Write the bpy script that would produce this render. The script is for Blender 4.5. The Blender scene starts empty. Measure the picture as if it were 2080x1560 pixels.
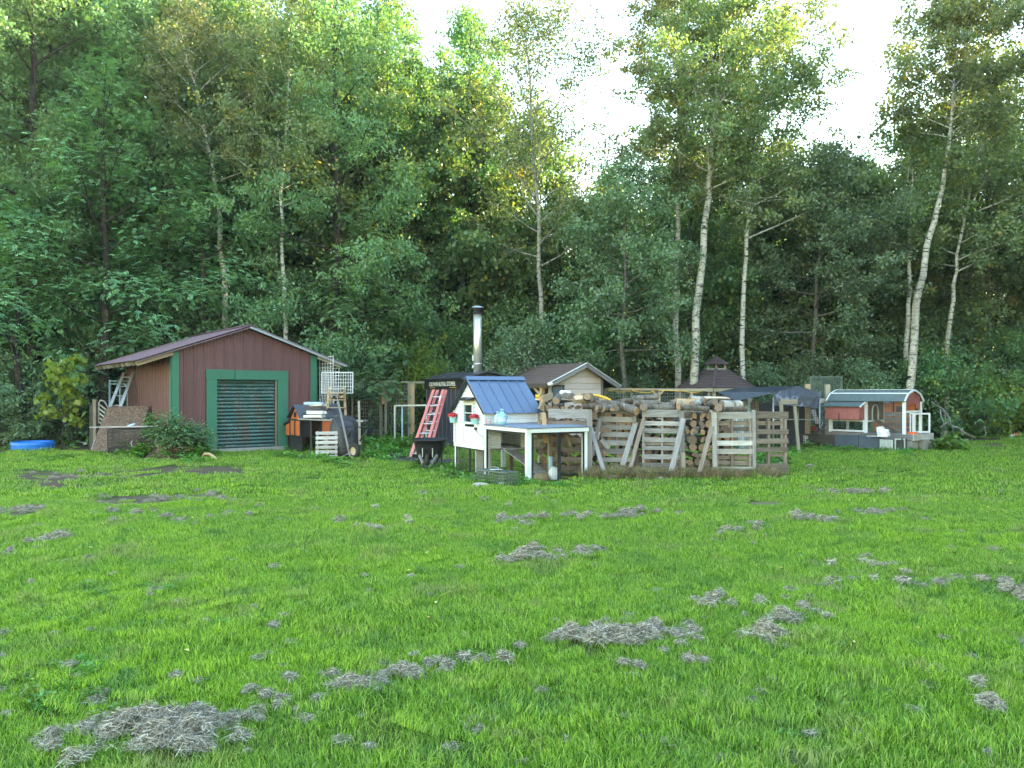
import bpy, math, random
import numpy as np
from mathutils import Vector, Matrix

# ------------------------------------------------------------------ camera, sky, sun, exposure
sc = bpy.context.scene
COL = sc.collection
R = math.radians
F = 1570.0; HZ = 797.0; EYE = 1.6
cam_d = bpy.data.cameras.new("camera"); cam = bpy.data.objects.new("camera", cam_d); COL.objects.link(cam)
cam_d.sensor_width = 36.0; cam_d.lens = 36.0 * F / 2080.0
cam_d.shift_y = 17.0 / 2080.0
cam_d.clip_end = 2000.0; cam_d.clip_start = 0.05
cam.location = (0, 0, EYE); cam.rotation_euler = (R(90), 0, 0)
sc.camera = cam

SUN_EL, SUN_AZ = 21.0, 76.0          # azimuth measured from the view direction towards the right
world = bpy.data.worlds.new("World"); sc.world = world; world.use_nodes = True
wn = world.node_tree; wn.nodes.clear()
wo = wn.nodes.new('ShaderNodeOutputWorld'); wb = wn.nodes.new('ShaderNodeBackground'); ws = wn.nodes.new('ShaderNodeTexSky')
ws.sky_type = 'NISHITA'; ws.sun_disc = False
ws.sun_elevation = R(SUN_EL); ws.sun_rotation = R(SUN_AZ)
ws.air_density = 1.9; ws.dust_density = 0.3; ws.ozone_density = 1.6
wb.inputs['Strength'].default_value = 0.15
wn.links.new(ws.outputs[0], wb.inputs[0]); wn.links.new(wb.outputs[0], wo.inputs[0])
sl = bpy.data.lights.new("sun", 'SUN'); so = bpy.data.objects.new("sun", sl); COL.objects.link(so)
sl.energy = 5.0; sl.angle = R(0.5); sl.color = (1.0, 0.86, 0.52)
sd = Vector((math.sin(R(SUN_AZ)) * math.cos(R(SUN_EL)), math.cos(R(SUN_AZ)) * math.cos(R(SUN_EL)), math.sin(R(SUN_EL))))
so.rotation_euler = (-sd).to_track_quat('-Z', 'Y').to_euler(); so.location = (10, 30, 30)
sc.view_settings.view_transform = 'Standard'; sc.view_settings.look = 'None'
sc.view_settings.exposure = 2.75; sc.view_settings.gamma = 1.0
sc.view_settings.use_curve_mapping = False
sc.cycles.volume_bounces = 0; sc.cycles.max_bounces = 6; sc.cycles.diffuse_bounces = 3; sc.cycles.glossy_bounces = 2
sc.cycles.transmission_bounces = 4; sc.cycles.transparent_max_bounces = 8
sc.cycles.caustics_reflective = False; sc.cycles.caustics_refractive = False
sc.cycles.use_denoising = True
sc.cycles.sample_clamp_indirect = 4.0

# ------------------------------------------------------------------ helpers
rng = np.random.default_rng(7); rnd = random.Random(11)
def P(px, py, d): return Vector(((px - 1040.0) * d / F, d, EYE - (py - HZ) * d / F))
def gz(x, y):
    return -0.13 * math.exp(-((x + .6) ** 2 + (y - 16.2) ** 2) / 6.5)
def G(px, d): 
    x = (px - 1040.0) * d / F
    return Vector((x, d, gz(x, d)))
def frame(origin, ang):
    return Matrix.Translation(Vector(origin)) @ Matrix.Rotation(ang, 4, 'Z')

def tag(o, label=None, cat=None, group=None, kind=None):
    if label: o['label'] = label
    if cat: o['category'] = cat
    if group: o['group'] = group
    if kind: o['kind'] = kind
    return o
def thing(name, label, cat, loc=(0, 0, 0), rz=0.0, group=None):
    o = bpy.data.objects.new(name, None); COL.objects.link(o)
    o.empty_display_size = .1
    o.location = loc; o.rotation_euler = (0, 0, rz)
    return tag(o, label, cat, group)
def link(name, me, parent=None, M=None):
    o = bpy.data.objects.new(name, me); COL.objects.link(o)
    if parent is not None: o.parent = parent
    if M is not None: o.matrix_local = M
    return o
def kids(o): return [c for c in bpy.data.objects if c.parent == o]
def copy_tree(o, loc=None, rz=None, scale=None, label=None, group=None, parent=None):
    c = o.copy(); COL.objects.link(c)
    if parent is not None: c.parent = parent
    if loc is not None: c.location = loc
    if rz is not None: c.rotation_euler = (0, 0, rz)
    if scale is not None: c.scale = scale if hasattr(scale, '__len__') else (scale,) * 3
    if label: c['label'] = label
    if group: c['group'] = group
    for ch in o.children: copy_tree(ch, parent=c)
    return c

class MB:
    """collects geometry; lc = piece-local coordinates (length along X) for the grain, rn = per-piece random"""
    def __init__(s, M=None):
        s.v = []; s.f = []; s.m = []; s.lc = []; s.rn = []; s.M = M; s.smooth = []
    def add(s, vs, fs, mi=0, lc=None, rn=None, smooth=False):
        b = len(s.v); r = rnd.random() if rn is None else rn
        off = Vector((r * 37.1, r * 11.7, r * 5.3))
        for i, p in enumerate(vs):
            p = Vector(p)
            s.lc.append((Vector(lc[i]) if lc else p) + off)
            s.v.append(s.M @ p if s.M else p); s.rn.append(r)
        for f in fs: s.f.append([b + i for i in f]); s.m.append(mi); s.smooth.append(smooth)
        return s
    def box(s, c, size, rot=None, mi=0, rn=None, axis=0):
        c = Vector(c); h = [x / 2 for x in size]
        vs = []; lc = []
        for x in (-1, 1):
            for y in (-1, 1):
                for z in (-1, 1):
                    p = Vector((x * h[0], y * h[1], z * h[2])); lc.append((p.x, p.y, p.z) if axis == 0 else ((p.y, p.x, p.z) if axis == 1 else (p.z, p.x, p.y)))
                    if rot is not None: p = rot @ p
                    vs.append(c + p)
        fs = [(0, 1, 3, 2), (4, 6, 7, 5), (0, 4, 5, 1), (2, 3, 7, 6), (0, 2, 6, 4), (1, 5, 7, 3)]
        return s.add(vs, fs, mi, lc, rn)
    def beam(s, p0, p1, w, t, up=(0, 0, 1), mi=0, rn=None, twist=0, jit=0.0, roll=0.0):
        """w measured across (perpendicular to up), t along up"""
        p0 = Vector(p0); p1 = Vector(p1); a = p1 - p0; L = a.length; a.normalize()
        u = Vector(up); sd_ = a.cross(u)
        if sd_.length < 1e-4: sd_ = a.cross(Vector((0, 1, 0)))
        sd_.normalize(); u = sd_.cross(a).normalized()
        if roll: q = Matrix.Rotation(roll, 3, a); sd_ = q @ sd_; u = q @ u
        vs = []; lc = []
        for k, e in enumerate((p0, p1)):
            for y in (-1, 1):
                for z in (-1, 1):
                    j = Vector((rnd.uniform(-jit, jit), rnd.uniform(-jit, jit), rnd.uniform(-jit, jit)))
                    vs.append(e + sd_ * (y * w / 2) + u * (z * t / 2) + j); lc.append((k * L, y * w / 2, z * t / 2))
        fs = [(0, 1, 3, 2), (4, 6, 7, 5), (0, 4, 5, 1), (2, 3, 7, 6), (0, 2, 6, 4), (1, 5, 7, 3)]
        return s.add(vs, fs, mi, lc, rn)
    def tube(s, pts, rad, n=8, mi=0, caps=True, smooth=True, rn=None, capmi=None):
        pts = [Vector(p) for p in pts]; k = len(pts)
        if not hasattr(rad, '__len__'): rad = [rad] * k
        vs = []; lc = []; L = 0.0
        ref = None
        for i, p in enumerate(pts):
            a = (pts[min(i + 1, k - 1)] - pts[max(i - 1, 0)]).normalized()
            if ref is None:
                ref = a.cross(Vector((0, 0, 1)))
                if ref.length < 1e-3: ref = a.cross(Vector((0, 1, 0)))
                ref.normalize()
            x = (ref - a * ref.dot(a)).normalized(); y = a.cross(x); ref = x
            if i: L += (p - pts[i - 1]).length
            for j in range(n):
                t = 2 * math.pi * j / n
                vs.append(p + x * (math.cos(t) * rad[i]) + y * (math.sin(t) * rad[i]))
                lc.append((L, math.cos(t) * rad[i], math.sin(t) * rad[i]))
        fs = []
        for i in range(k - 1):
            for j in range(n):
                fs.append((i * n + j, i * n + (j + 1) % n, (i + 1) * n + (j + 1) % n, (i + 1) * n + j))
        r = rnd.random() if rn is None else rn
        b = len(s.v); s.add(vs, fs, mi, lc, r, smooth)
        if caps:
            cm = mi if capmi is None else capmi
            s.f.append([b + j for j in range(n)][::-1]); s.m.append(cm); s.smooth.append(False)
            s.f.append([b + (k - 1) * n + j for j in range(n)]); s.m.append(cm); s.smooth.append(False)
        return s
    def lathe(s, prof, n=24, mi=0, c=(0, 0, 0), sx=1, sy=1, smooth=True, fn=None, close=False):
        vs = []
        for r, z in prof:
            for j in range(n):
                t = 2 * math.pi * j / n; rr = r * (fn(t, z) if fn else 1)
                vs.append((c[0] + math.cos(t) * rr * sx, c[1] + math.sin(t) * rr * sy, c[2] + z))
        fs = [(i * n + j, i * n + (j + 1) % n, (i + 1) * n + (j + 1) % n, (i + 1) * n + j) for i in range(len(prof) - 1) for j in range(n)]
        if close: fs.append(tuple(range(n))[::-1]); fs.append(tuple((len(prof) - 1) * n + j for j in range(n)))
        return s.add(vs, fs, mi, smooth=smooth)
    def ext(s, poly, vec, mi=0, rn=None):
        """extrude a planar polygon (3-D points) along vec"""
        n = len(poly); vec = Vector(vec)
        vs = [Vector(p) for p in poly] + [Vector(p) + vec for p in poly]
        fs = [tuple(range(n))[::-1], tuple(n + i for i in range(n))] + [(i, (i + 1) % n, n + (i + 1) % n, n + i) for i in range(n)]
        return s.add(vs, fs, mi, rn=rn)
    def quad(s, a, b, c, d, mi=0): return s.add([a, b, c, d], [(0, 1, 2, 3)], mi)
    def mesh(s, name, mats):
        me = bpy.data.meshes.new(name)
        me.from_pydata([tuple(p) for p in s.v], [], s.f)
        for m in (mats if isinstance(mats, (list, tuple)) else [mats]): me.materials.append(m)
        me.polygons.foreach_set('material_index', s.m)
        me.polygons.foreach_set('use_smooth', s.smooth)
        a = me.attributes.new('lc', 'FLOAT_VECTOR', 'POINT'); a.data.foreach_set('vector', [c for p in s.lc for c in p])
        a = me.attributes.new('rn', 'FLOAT', 'POINT'); a.data.foreach_set('value', s.rn)
        me.update()
        return me
    def build(s, name, mats, parent=None, kind=None, label=None):
        o = link(name, s.mesh(name, mats), parent)
        if kind: o['kind'] = kind
        if label: o['label'] = label
        return o

# ------------------------------------------------------------------ node material helpers
class NT:
    def __init__(s, name):
        s.mat = bpy.data.materials.new(name); s.mat.use_nodes = True
        s.t = s.mat.node_tree; s.t.nodes.clear(); s.out = s.t.nodes.new('ShaderNodeOutputMaterial')
    def n(s, typ, **kw):
        x = s.t.nodes.new('ShaderNode' + typ)
        for k, v in kw.items(): setattr(x, k, v)
        return x
    def l(s, a, b): s.t.links.new(a, b)
    def attr(s, name, fac=False):
        a = s.n('Attribute'); a.attribute_name = name
        return a.outputs['Fac'] if fac else a.outputs['Vector']
    def vmap(s, v, sc_):
        m = s.n('Mapping'); m.inputs['Scale'].default_value = sc_; s.l(v, m.inputs[0]); return m.outputs[0]
    def noise(s, v, scale, detail=3, rough=.55, dist=0):
        x = s.n('TexNoise'); s.l(v, x.inputs['Vector']); x.inputs['Scale'].default_value = scale
        x.inputs['Detail'].default_value = detail; x.inputs['Roughness'].default_value = rough; x.inputs['Distortion'].default_value = dist
        return x.outputs['Fac']
    def ramp(s, f, stops):
        x = s.n('ValToRGB'); s.l(f, x.inputs[0]); e = x.color_ramp.elements
        while len(e) < len(stops): e.new(0.5)
        for i, (p, c) in enumerate(stops):
            e[i].position = p; e[i].color = (c[0], c[1], c[2], 1) if hasattr(c, '__len__') else (c, c, c, 1)
        return x.outputs[0]
    def mix(s, f, a, b, mode='MIX'):
        x = s.n('Mix', data_type='RGBA', blend_type=mode)
        for i, v in ((0, f), (6, a), (7, b)):
            if isinstance(v, bpy.types.NodeSocket): s.l(v, x.inputs[i])
            else: x.inputs[i].default_value = v if i == 0 else (v[0], v[1], v[2], 1)
        return x.outputs[2]
    def math(s, op, a, b=0.0, clamp=False):
        x = s.n('Math', operation=op); x.use_clamp = clamp
        for i, v in ((0, a), (1, b)):
            if isinstance(v, bpy.types.NodeSocket): s.l(v, x.inputs[i])
            else: x.inputs[i].default_value = v
        return x.outputs[0]
    def bump(s, h, st=.3, dist=.01):
        x = s.n('Bump'); s.l(h, x.inputs['Height']); x.inputs['Strength'].default_value = st; x.inputs['Distance'].default_value = dist
        return x.outputs[0]
    def pbr(s, col, rough=.7, metal=0, normal=None, spec=.3, alpha=None, trans=0, coat=0):
        b = s.n('BsdfPrincipled')
        for k, v in (('Base Color', col), ('Roughness', rough), ('Metallic', metal), ('Specular IOR Level', spec), ('Transmission Weight', trans), ('Coat Weight', coat)):
            if isinstance(v, bpy.types.NodeSocket): s.l(v, b.inputs[k])
            else: b.inputs[k].default_value = (v[0], v[1], v[2], 1) if k == 'Base Color' else v
        if normal is not None: s.l(normal, b.inputs['Normal'])
        s.l(b.outputs[0], s.out.inputs[0])
        return s.mat

def m_plain(name, col, rough=.6, metal=0, var=.25, dirt=(.12, .10, .07), da=.35, spec=.3, scale=6):
    t = NT(name); lc = t.attr('lc'); n1 = t.noise(lc, scale, 5, .65); n2 = t.noise(lc, scale * 7, 3)
    rn = t.attr('rn', True)
    c = t.mix(n1, [x * (1 - var) for x in col], [min(1, x * (1 + var)) for x in col])
    c = t.mix(t.math('MULTIPLY', t.ramp(rn, [(.55, 0.), (1., 1.)]), .35), c, [x * .72 for x in col])
    z_ = t.n('SeparateXYZ'); t.l(t.n('NewGeometry').outputs['Position'], z_.inputs[0]); low = t.math('MULTIPLY', t.ramp(z_.outputs[2], [(.05, 1.), (.45, 0.)]), t.math('MULTIPLY', t.ramp(n1, [(.35, 0.), (.6, 1.)]), .55)); c = t.mix(low, c, dirt)
    c = t.mix(t.math('MULTIPLY', t.ramp(n2, [(.5, 0.), (.75, 1.)]), da), c, dirt)
    rr = t.math('ADD', t.math('MULTIPLY', n2, .25), rough - .12)
    return t.pbr(c, rr, metal, t.bump(n1, .15, .01), spec)
def m_wood(name, dark, light, tint=None, rough=.85, gscale=1.0):
    """weathered timber: grain along piece-local X"""
    t = NT(name); lc = t.attr('lc'); rn = t.attr('rn', True)
    g = t.noise(t.vmap(lc, (2.2 * gscale, 38 * gscale, 38 * gscale)), 1.6, 6, .7, .6)
    b = t.noise(t.vmap(lc, (1.2, 5, 5)), 1.5, 4, .6)
    c = t.mix(t.ramp(g, [(.3, 0.), (.68, 1.)]), dark, light)
    c = t.mix(t.ramp(b, [(.38, .0), (.7, .75)]), c, tint or [x * .6 for x in light])
    v = t.math('ADD', t.math('MULTIPLY', rn, .7), .62)
    x = t.n('Mix', data_type='RGBA', blend_type='MULTIPLY'); x.inputs[0].default_value = 1
    t.l(c, x.inputs[6]); cmb = t.n('CombineColor'); [t.l(v, cmb.inputs[i]) for i in range(3)]; t.l(cmb.outputs[0], x.inputs[7])
    return t.pbr(x.outputs[2], rough, 0, t.bump(g, .55, .006), .15)

def m_leaf(name, c1, c2, c3, trans=.35, yellow=None, ya=.0, rough=.42, spec=.5):
    t = NT(name); r = t.attr('rn', True); oi = t.n('ObjectInfo')
    pos = t.n('NewGeometry').outputs['Position']
    big = t.noise(pos, .55, 2)
    c = t.ramp(r, [(0, c1), (.55, c2), (1, c3)])
    c = t.mix(t.ramp(big, [(.35, 0.), (.7, .6)]), c, [x * 1.3 for x in c2])
    if yellow:
        yn = t.noise(pos, 1.3, 3, .6)
        f = t.math('MULTIPLY', t.ramp(yn, [(.56, 0.), (.72, 1.)]), t.math('MULTIPLY', t.ramp(r, [(.35, 0.), (.6, 1.)]), ya))
        c = t.mix(f, c, yellow)  # yellow leaf tone; on maple and aspen also painted sunlit glints
    hs = t.n('HueSaturation'); t.l(c, hs.inputs['Color'])
    t.l(t.math('ADD', t.math('MULTIPLY', oi.outputs['Random'], .065), .455), hs.inputs['Hue'])
    t.l(t.math('ADD', t.math('MULTIPLY', oi.outputs['Random'], .55), .72), hs.inputs['Value'])
    c = hs.outputs[0]
    b = t.n('BsdfPrincipled'); t.l(c, b.inputs['Base Color']); b.inputs['Roughness'].default_value = rough; b.inputs['Specular IOR Level'].default_value = spec
    tr = t.n('BsdfTranslucent'); t.l(t.mix(.65, c, t.mix(1., c, (1.9, 1.75, .25), 'MULTIPLY')), tr.inputs[0])
    ms = t.n('MixShader'); ms.inputs[0].default_value = trans
    t.l(b.outputs[0], ms.inputs[1]); t.l(tr.outputs[0], ms.inputs[2]); t.l(ms.outputs[0], t.out.inputs[0])
    return t.mat

# ------------------------------------------------------------------ numpy noise
_tab = rng.random((256, 256))
def vnoise(x, y, s=1.0):
    x = np.asarray(x, float) * s + 512.3; y = np.asarray(y, float) * s + 317.7
    xi = np.floor(x).astype(int); yi = np.floor(y).astype(int); fx = x - xi; fy = y - yi
    fx = fx * fx * (3 - 2 * fx); fy = fy * fy * (3 - 2 * fy)
    g = lambda a, b: _tab[a & 255, b & 255]
    return (g(xi, yi) * (1 - fx) + g(xi + 1, yi) * fx) * (1 - fy) + (g(xi, yi + 1) * (1 - fx) + g(xi + 1, yi + 1) * fx) * fy
def fbm(x, y, s=1.0, o=4):
    a = 0; w = .5; t = 0
    for i in range(o): a = a + w * vnoise(x, y, s * 2 ** i); t += w; w *= .5
    return a / t

def np_mesh(name, co, nper, mats, rn=None, lc=None, mi=None, smooth=False):
    """co (N*nper,3): N polygons of nper vertices each"""
    me = bpy.data.meshes.new(name); co = np.asarray(co, np.float32).reshape(-1, 3); nv = len(co); nf = nv // nper
    me.vertices.add(nv); me.vertices.foreach_set('co', co.ravel())
    me.loops.add(nv); me.loops.foreach_set('vertex_index', np.arange(nv, dtype=np.int32))
    me.polygons.add(nf); me.polygons.foreach_set('loop_start', np.arange(nf, dtype=np.int32) * nper)
    try: me.polygons.foreach_set('loop_total', np.full(nf, nper, np.int32))
    except Exception: pass
    for m in (mats if isinstance(mats, (list, tuple)) else [mats]): me.materials.append(m)
    if mi is not None: me.polygons.foreach_set('material_index', np.asarray(mi, np.int32))
    a = me.attributes.new('rn', 'FLOAT', 'POINT')
    a.data.foreach_set('value', np.repeat(rn if rn is not None else rng.random(nf), nper).astype(np.float32))
    a = me.attributes.new('lc', 'FLOAT_VECTOR', 'POINT'); a.data.foreach_set('vector', co.ravel())
    me.update(calc_edges=True)
    return me

def unit(a): return a / (np.linalg.norm(a, axis=-1, keepdims=True) + 1e-9)
def leaf_quads(c, axis, nrm, ln, wd, fold=.0):
    """rhombic leaves: centre-base c, axis direction, normal"""
    axis = unit(axis); s = unit(np.cross(axis, nrm)); n2 = np.cross(s, axis)
    ln = np.asarray(ln).reshape(-1, 1); wd = np.asarray(wd).reshape(-1, 1)
    a = c; b = c + axis * ln * .45 + s * wd * .5 + n2 * wd * fold; t = c + axis * ln; d = c + axis * ln * .45 - s * wd * .5 + n2 * wd * fold
    return np.stack([a, b, t, d], 1).reshape(-1, 3)
# ================================================================== GROUND
def px_of(x, y): return 1040 + F * x / y, HZ + EYE * F / y
# worn patches, given where they lie on the lawn: (px, py, half width px, half height px, kind)  kind 1 dark soil, 2 straw, 3 gravel
PATCH = [(150, 968, 150, 13, 1), (112, 982, 55, 16, 1), (395, 957, 110, 9, 1), (315, 1014, 90, 11, 1), (430, 1010, 110, 6, 2), (225, 1022, 60, 10, 2),
         (25, 1045, 60, 8, 2), (20, 1120, 40, 22, 2), (840, 926, 85, 14, 3), (905, 935, 55, 10, 3), (1290, 955, 130, 18, 2), (1480, 962, 140, 8, 1), (2075, 1200, 45, 36, 2),
         (1130, 966, 50, 12, 2), (1735, 1004, 60, 7, 2), (1560, 1022, 50, 5, 2), (1960, 893, 90, 7, 1), (330, 930, 80, 10, 1), (1600, 962, 50, 5, 2), (2010, 905, 70, 5, 2),
         (1290, 1047, 90, 6, 2), (700, 1180, 90, 12, 2), (1180, 1310, 60, 14, 2)]
def masks(x, y):
    """returns dirt, straw, gravel (0..1) for ground points"""
    x = np.asarray(x, float); y = np.asarray(y, float)
    yy = np.maximum(y, 1.0); px = 1040 + F * x / yy; py = HZ + EYE * F / yy
    nz = fbm(x, y, 1.7, 4) - .5; n2 = fbm(x + 40, y, 6.0, 3) - .5
    d = np.zeros_like(x); s = np.zeros_like(x); g = np.zeros_like(x)
    for (cx, cy, rx, ry, k) in PATCH:
        r = np.sqrt(((px - cx) / rx) ** 2 + ((py - cy) / ry) ** 2)
        v = np.clip((1.15 - r + nz * 1.3 + n2 * .9) * 2.2, 0, 1)
        if rx > 85 and cy > 1150: v = v * .35
        if k == 1: d = np.maximum(d, v)
        elif k == 2: s = np.maximum(s, v * .85)
        else: g = np.maximum(g, v)
    # edge of the lawn towards the woods
    edge = np.interp(px, [-400, 150, 215, 300, 700, 1240, 1500, 1700, 1880, 2080, 2600], [20.2, 20.4, 20.6, 20.2, 23.5, 25.5, 25.5, 24.5, 27.3, 28.6, 29])
    d = np.maximum(d, np.clip((y - edge + nz * 2.0) * 1.3, 0, 1))
    return d, s, g
def axis_pts(lo, hi, step, far):
    a = list(np.arange(lo, hi + 1e-6, step)); s = step
    L = [lo]; R_ = [hi]
    while R_[-1] < far: s *= 1.35; R_.append(R_[-1] + s); L.append(L[-1] - s)
    return np.array(sorted(set([round(v, 4) for v in L + a + R_])))
gx = axis_pts(-21, 21, .16, 150); gy = axis_pts(1.5, 31, .16, 150)
X, Y = np.meshgrid(gx, gy)
Z = -0.13 * np.exp(-((X + .6) ** 2 + (Y - 16.2) ** 2) / 6.5) + (fbm(X, Y, .8, 4) - .5) * .05 * np.clip((Y - 1) / 4, 0, 1) - .01
D_, S_, G_ = masks(X, Y)
me = bpy.data.meshes.new('lawn')
nx, ny = len(gx), len(gy)
co = np.stack([X, Y, Z], -1).reshape(-1, 3)
ii = np.arange(nx * ny).reshape(ny, nx)
q = np.stack([ii[:-1, :-1], ii[:-1, 1:], ii[1:, 1:], ii[1:, :-1]], -1).reshape(-1, 4)
me.vertices.add(len(co)); me.vertices.foreach_set('co', co.ravel().astype(np.float32))
me.loops.add(q.size); me.loops.foreach_set('vertex_index', q.ravel().astype(np.int32))
me.polygons.add(len(q)); me.polygons.foreach_set('loop_start', np.arange(len(q), dtype=np.int32) * 4)
for nm, arr in (('dirt', D_), ('straw', S_), ('gravel', G_)):
    a = me.attributes.new(nm, 'FLOAT', 'POINT'); a.data.foreach_set('value', arr.ravel().astype(np.float32))
me.update(calc_edges=True)
t = NT('ground'); pos = t.n('NewGeometry').outputs['Position']
n1 = t.noise(pos, 3, 5, .6); n2 = t.noise(pos, 28, 4, .7); n3 = t.noise(pos, 110, 2, .7)
turf = t.mix(n2, (.035, .06, .012), (.10, .14, .035))
soil = t.mix(n2, (.022, .017, .012), (.13, .10, .07)); soil = t.mix(t.ramp(n3, [(.48, 0.), (.62, .85)]), soil, (.24, .20, .14))
straw = t.mix(n3, (.10, .08, .045), (.36, .30, .20)); straw = t.mix(t.ramp(n1, [(.4, 0.), (.6, .5)]), straw, (.12, .16, .05))
vo = t.n('TexVoronoi'); t.l(pos, vo.inputs['Vector']); vo.inputs['Scale'].default_value = 45
gravel = t.mix(t.ramp(vo.outputs['Distance'], [(0, 1.), (.5, 0.)]), (.06, .055, .05), t.mix(n3, (.16, .15, .14), (.33, .31, .29)))
c = t.mix(t.attr('straw', True), turf, straw); c = t.mix(t.attr('dirt', True), c, soil); c = t.mix(t.attr('gravel', True), c, gravel)
lawn_mat = t.pbr(c, .95, 0, t.bump(n2, .8, .04), .1)
me.materials.append(lawn_mat)
lawn = link('lawn', me); tag(lawn, 'mown green lawn with worn soil patches in front of the sheds', kind='structure')

# ------------------------------------------------------------------ scattering (ground cover only)
def scatter(name, label, cat, meshes, pos, rot, scl, var):
    src = bpy.data.collections.new(name + '_source')
    for i, m in enumerate(meshes):
        o = bpy.data.objects.new('%s_patch.%03d' % (name, i), m); src.objects.link(o)
    me = bpy.data.meshes.new(name); n = len(pos)
    me.vertices.add(n); me.vertices.foreach_set('co', np.asarray(pos, np.float32).ravel())
    a = me.attributes.new('rot', 'FLOAT_VECTOR', 'POINT'); a.data.foreach_set('vector', np.asarray(rot, np.float32).ravel())
    a = me.attributes.new('scl', 'FLOAT', 'POINT'); a.data.foreach_set('value', np.asarray(scl, np.float32))
    a = me.attributes.new('idx', 'INT', 'POINT'); a.data.foreach_set('value', np.asarray(var, np.int32))
    me.update()
    o = link(name, me); tag(o, label, cat, kind='stuff')
    ng = bpy.data.node_groups.new(name, 'GeometryNodeTree')
    ng.interface.new_socket('Geometry', in_out='INPUT', socket_type='NodeSocketGeometry')
    ng.interface.new_socket('Geometry', in_out='OUTPUT', socket_type='NodeSocketGeometry')
    N = ng.nodes; gi = N.new('NodeGroupInput'); go = N.new('NodeGroupOutput')
    ip = N.new('GeometryNodeInstanceOnPoints'); ci = N.new('GeometryNodeCollectionInfo')
    ci.inputs['Collection'].default_value = src; ci.inputs['Separate Children'].default_value = True; ci.inputs['Reset Children'].default_value = True
    ip.inputs['Pick Instance'].default_value = True
    def na(nm, ty):
        x = N.new('GeometryNodeInputNamedAttribute'); x.data_type = ty; x.inputs[0].default_value = nm; return x.outputs[0]
    L = ng.links
    L.new(gi.outputs[0], ip.inputs['Points']); L.new(ci.outputs[0], ip.inputs['Instance'])
    L.new(na('idx', 'INT'), ip.inputs['Instance Index']); L.new(na('rot', 'FLOAT_VECTOR'), ip.inputs['Rotation'])
    L.new(na('scl', 'FLOAT'), ip.inputs['Scale']); L.new(ip.outputs[0], go.inputs[0])
    md = o.modifiers.new('scatter', 'NODES'); md.node_group = ng
    return o
def gzv(p): return -0.13 * np.exp(-((p[:, 0] + .6) ** 2 + (p[:, 1] - 16.2) ** 2) / 6.5)

def m_grass(name):
    t = NT(name); r = t.attr('rn', True); pos = t.n('NewGeometry').outputs['Position']
    big = t.noise(pos, .55, 4, .65); mid = t.noise(pos, 2.0, 4, .7)
    lc = t.n('SeparateXYZ'); t.l(t.attr('lc'), lc.inputs[0])
    c = t.ramp(r, [(0, (.035, .085, .016)), (.4, (.16, .33, .04)), (.86, (.34, .56, .09)), (.9, (.46, .44, .22)), (1., (.56, .52, .34))])
    c2 = t.ramp(r, [(0, (.02, .06, .02)), (.5, (.09, .24, .07)), (1., (.26, .44, .16))])
    c3 = t.ramp(r, [(0, (.045, .11, .015)), (.45, (.24, .43, .04)), (1., (.50, .70, .11))])
    c = t.mix(t.ramp(big, [(.34, 0.), (.54, 1.)]), c, c3); c = t.mix(t.ramp(mid, [(.54, 0.), (.66, .8)]), c, c2)
    streak = t.noise(t.vmap(pos, (.22, 1.5, 1)), 1.3, 4, .6); c = t.mix(t.ramp(streak, [(.44, 0.), (.60, .55)]), c, t.mix(.5, c2, c3))
    dry = t.noise(pos, 1.1, 4, .75); c = t.mix(t.math('MULTIPLY', t.ramp(dry, [(.52, 0.), (.66, .8)]), t.ramp(r, [(.3, 0.), (.5, 1.)])), c, (.40, .40, .22))
    b = t.n('BsdfPrincipled'); t.l(c, b.inputs['Base Color']); b.inputs['Roughness'].default_value = .45; b.inputs['Specular IOR Level'].default_value = .35
    tr = t.n('BsdfTranslucent'); t.l(t.mix(1., c, (1.35, 1.3, .6), 'MULTIPLY'), tr.inputs[0])
    ms = t.n('MixShader'); ms.inputs[0].default_value = .45
    t.l(b.outputs[0], ms.inputs[1]); t.l(tr.outputs[0], ms.inputs[2]); t.l(ms.outputs[0], t.out.inputs[0])
    return t.mat
M_GRASS = m_grass('grass')
def blades(n, rad, h, w, lean=.45, seg=True):
    p = np.zeros((n, 3)); rr = rad * np.sqrt(rng.random(n)); th = rng.random(n) * 6.283
    p[:, 0] = rr * np.cos(th); p[:, 1] = rr * np.sin(th)
    hh = h * (.55 + .6 * rng.random(n)) * (1 + .15 * np.sin(p[:, 0] * 9)); a = rng.random(n) * 6.283
    d = np.stack([np.cos(a), np.sin(a)], -1); ln = lean * (.2 + rng.random(n)) * hh
    s = np.stack([-d[:, 1], d[:, 0], np.zeros(n)], -1) * (w * (.6 + .7 * rng.random(n)) / 2)[:, None]
    b = rng.random(n) * 6.283; s = np.stack([np.cos(b), np.sin(b), np.zeros(n)], -1) * np.linalg.norm(s, axis=1, keepdims=True)
    m = p.copy(); m[:, :2] += d * (ln * .35)[:, None]; m[:, 2] = hh * .6
    t_ = p.copy(); t_[:, :2] += d * ln[:, None]; t_[:, 2] = hh * (1 - .25 * ln / hh)
    q1 = np.stack([p - s, p + s, m + s * .8, m - s * .8], 1)
    q2 = np.stack([m - s * .8, m + s * .8, t_ + s * .12, t_ - s * .12], 1)
    r = rng.random(n)
    return np.concatenate([q1, q2], 0).reshape(-1, 3), np.concatenate([r, r])
near = []
for i in range(4):
    co, r = blades(760, .24, .058, .0046, .7); near.append(np_mesh('grass_blades', co, 4, M_GRASS, rn=r))
far = []
for i in range(4):
    co, r = blades(480, .42, .055, .010, .7); far.append(np_mesh('grass_blades_far', co, 4, M_GRASS, rn=r))
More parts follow.
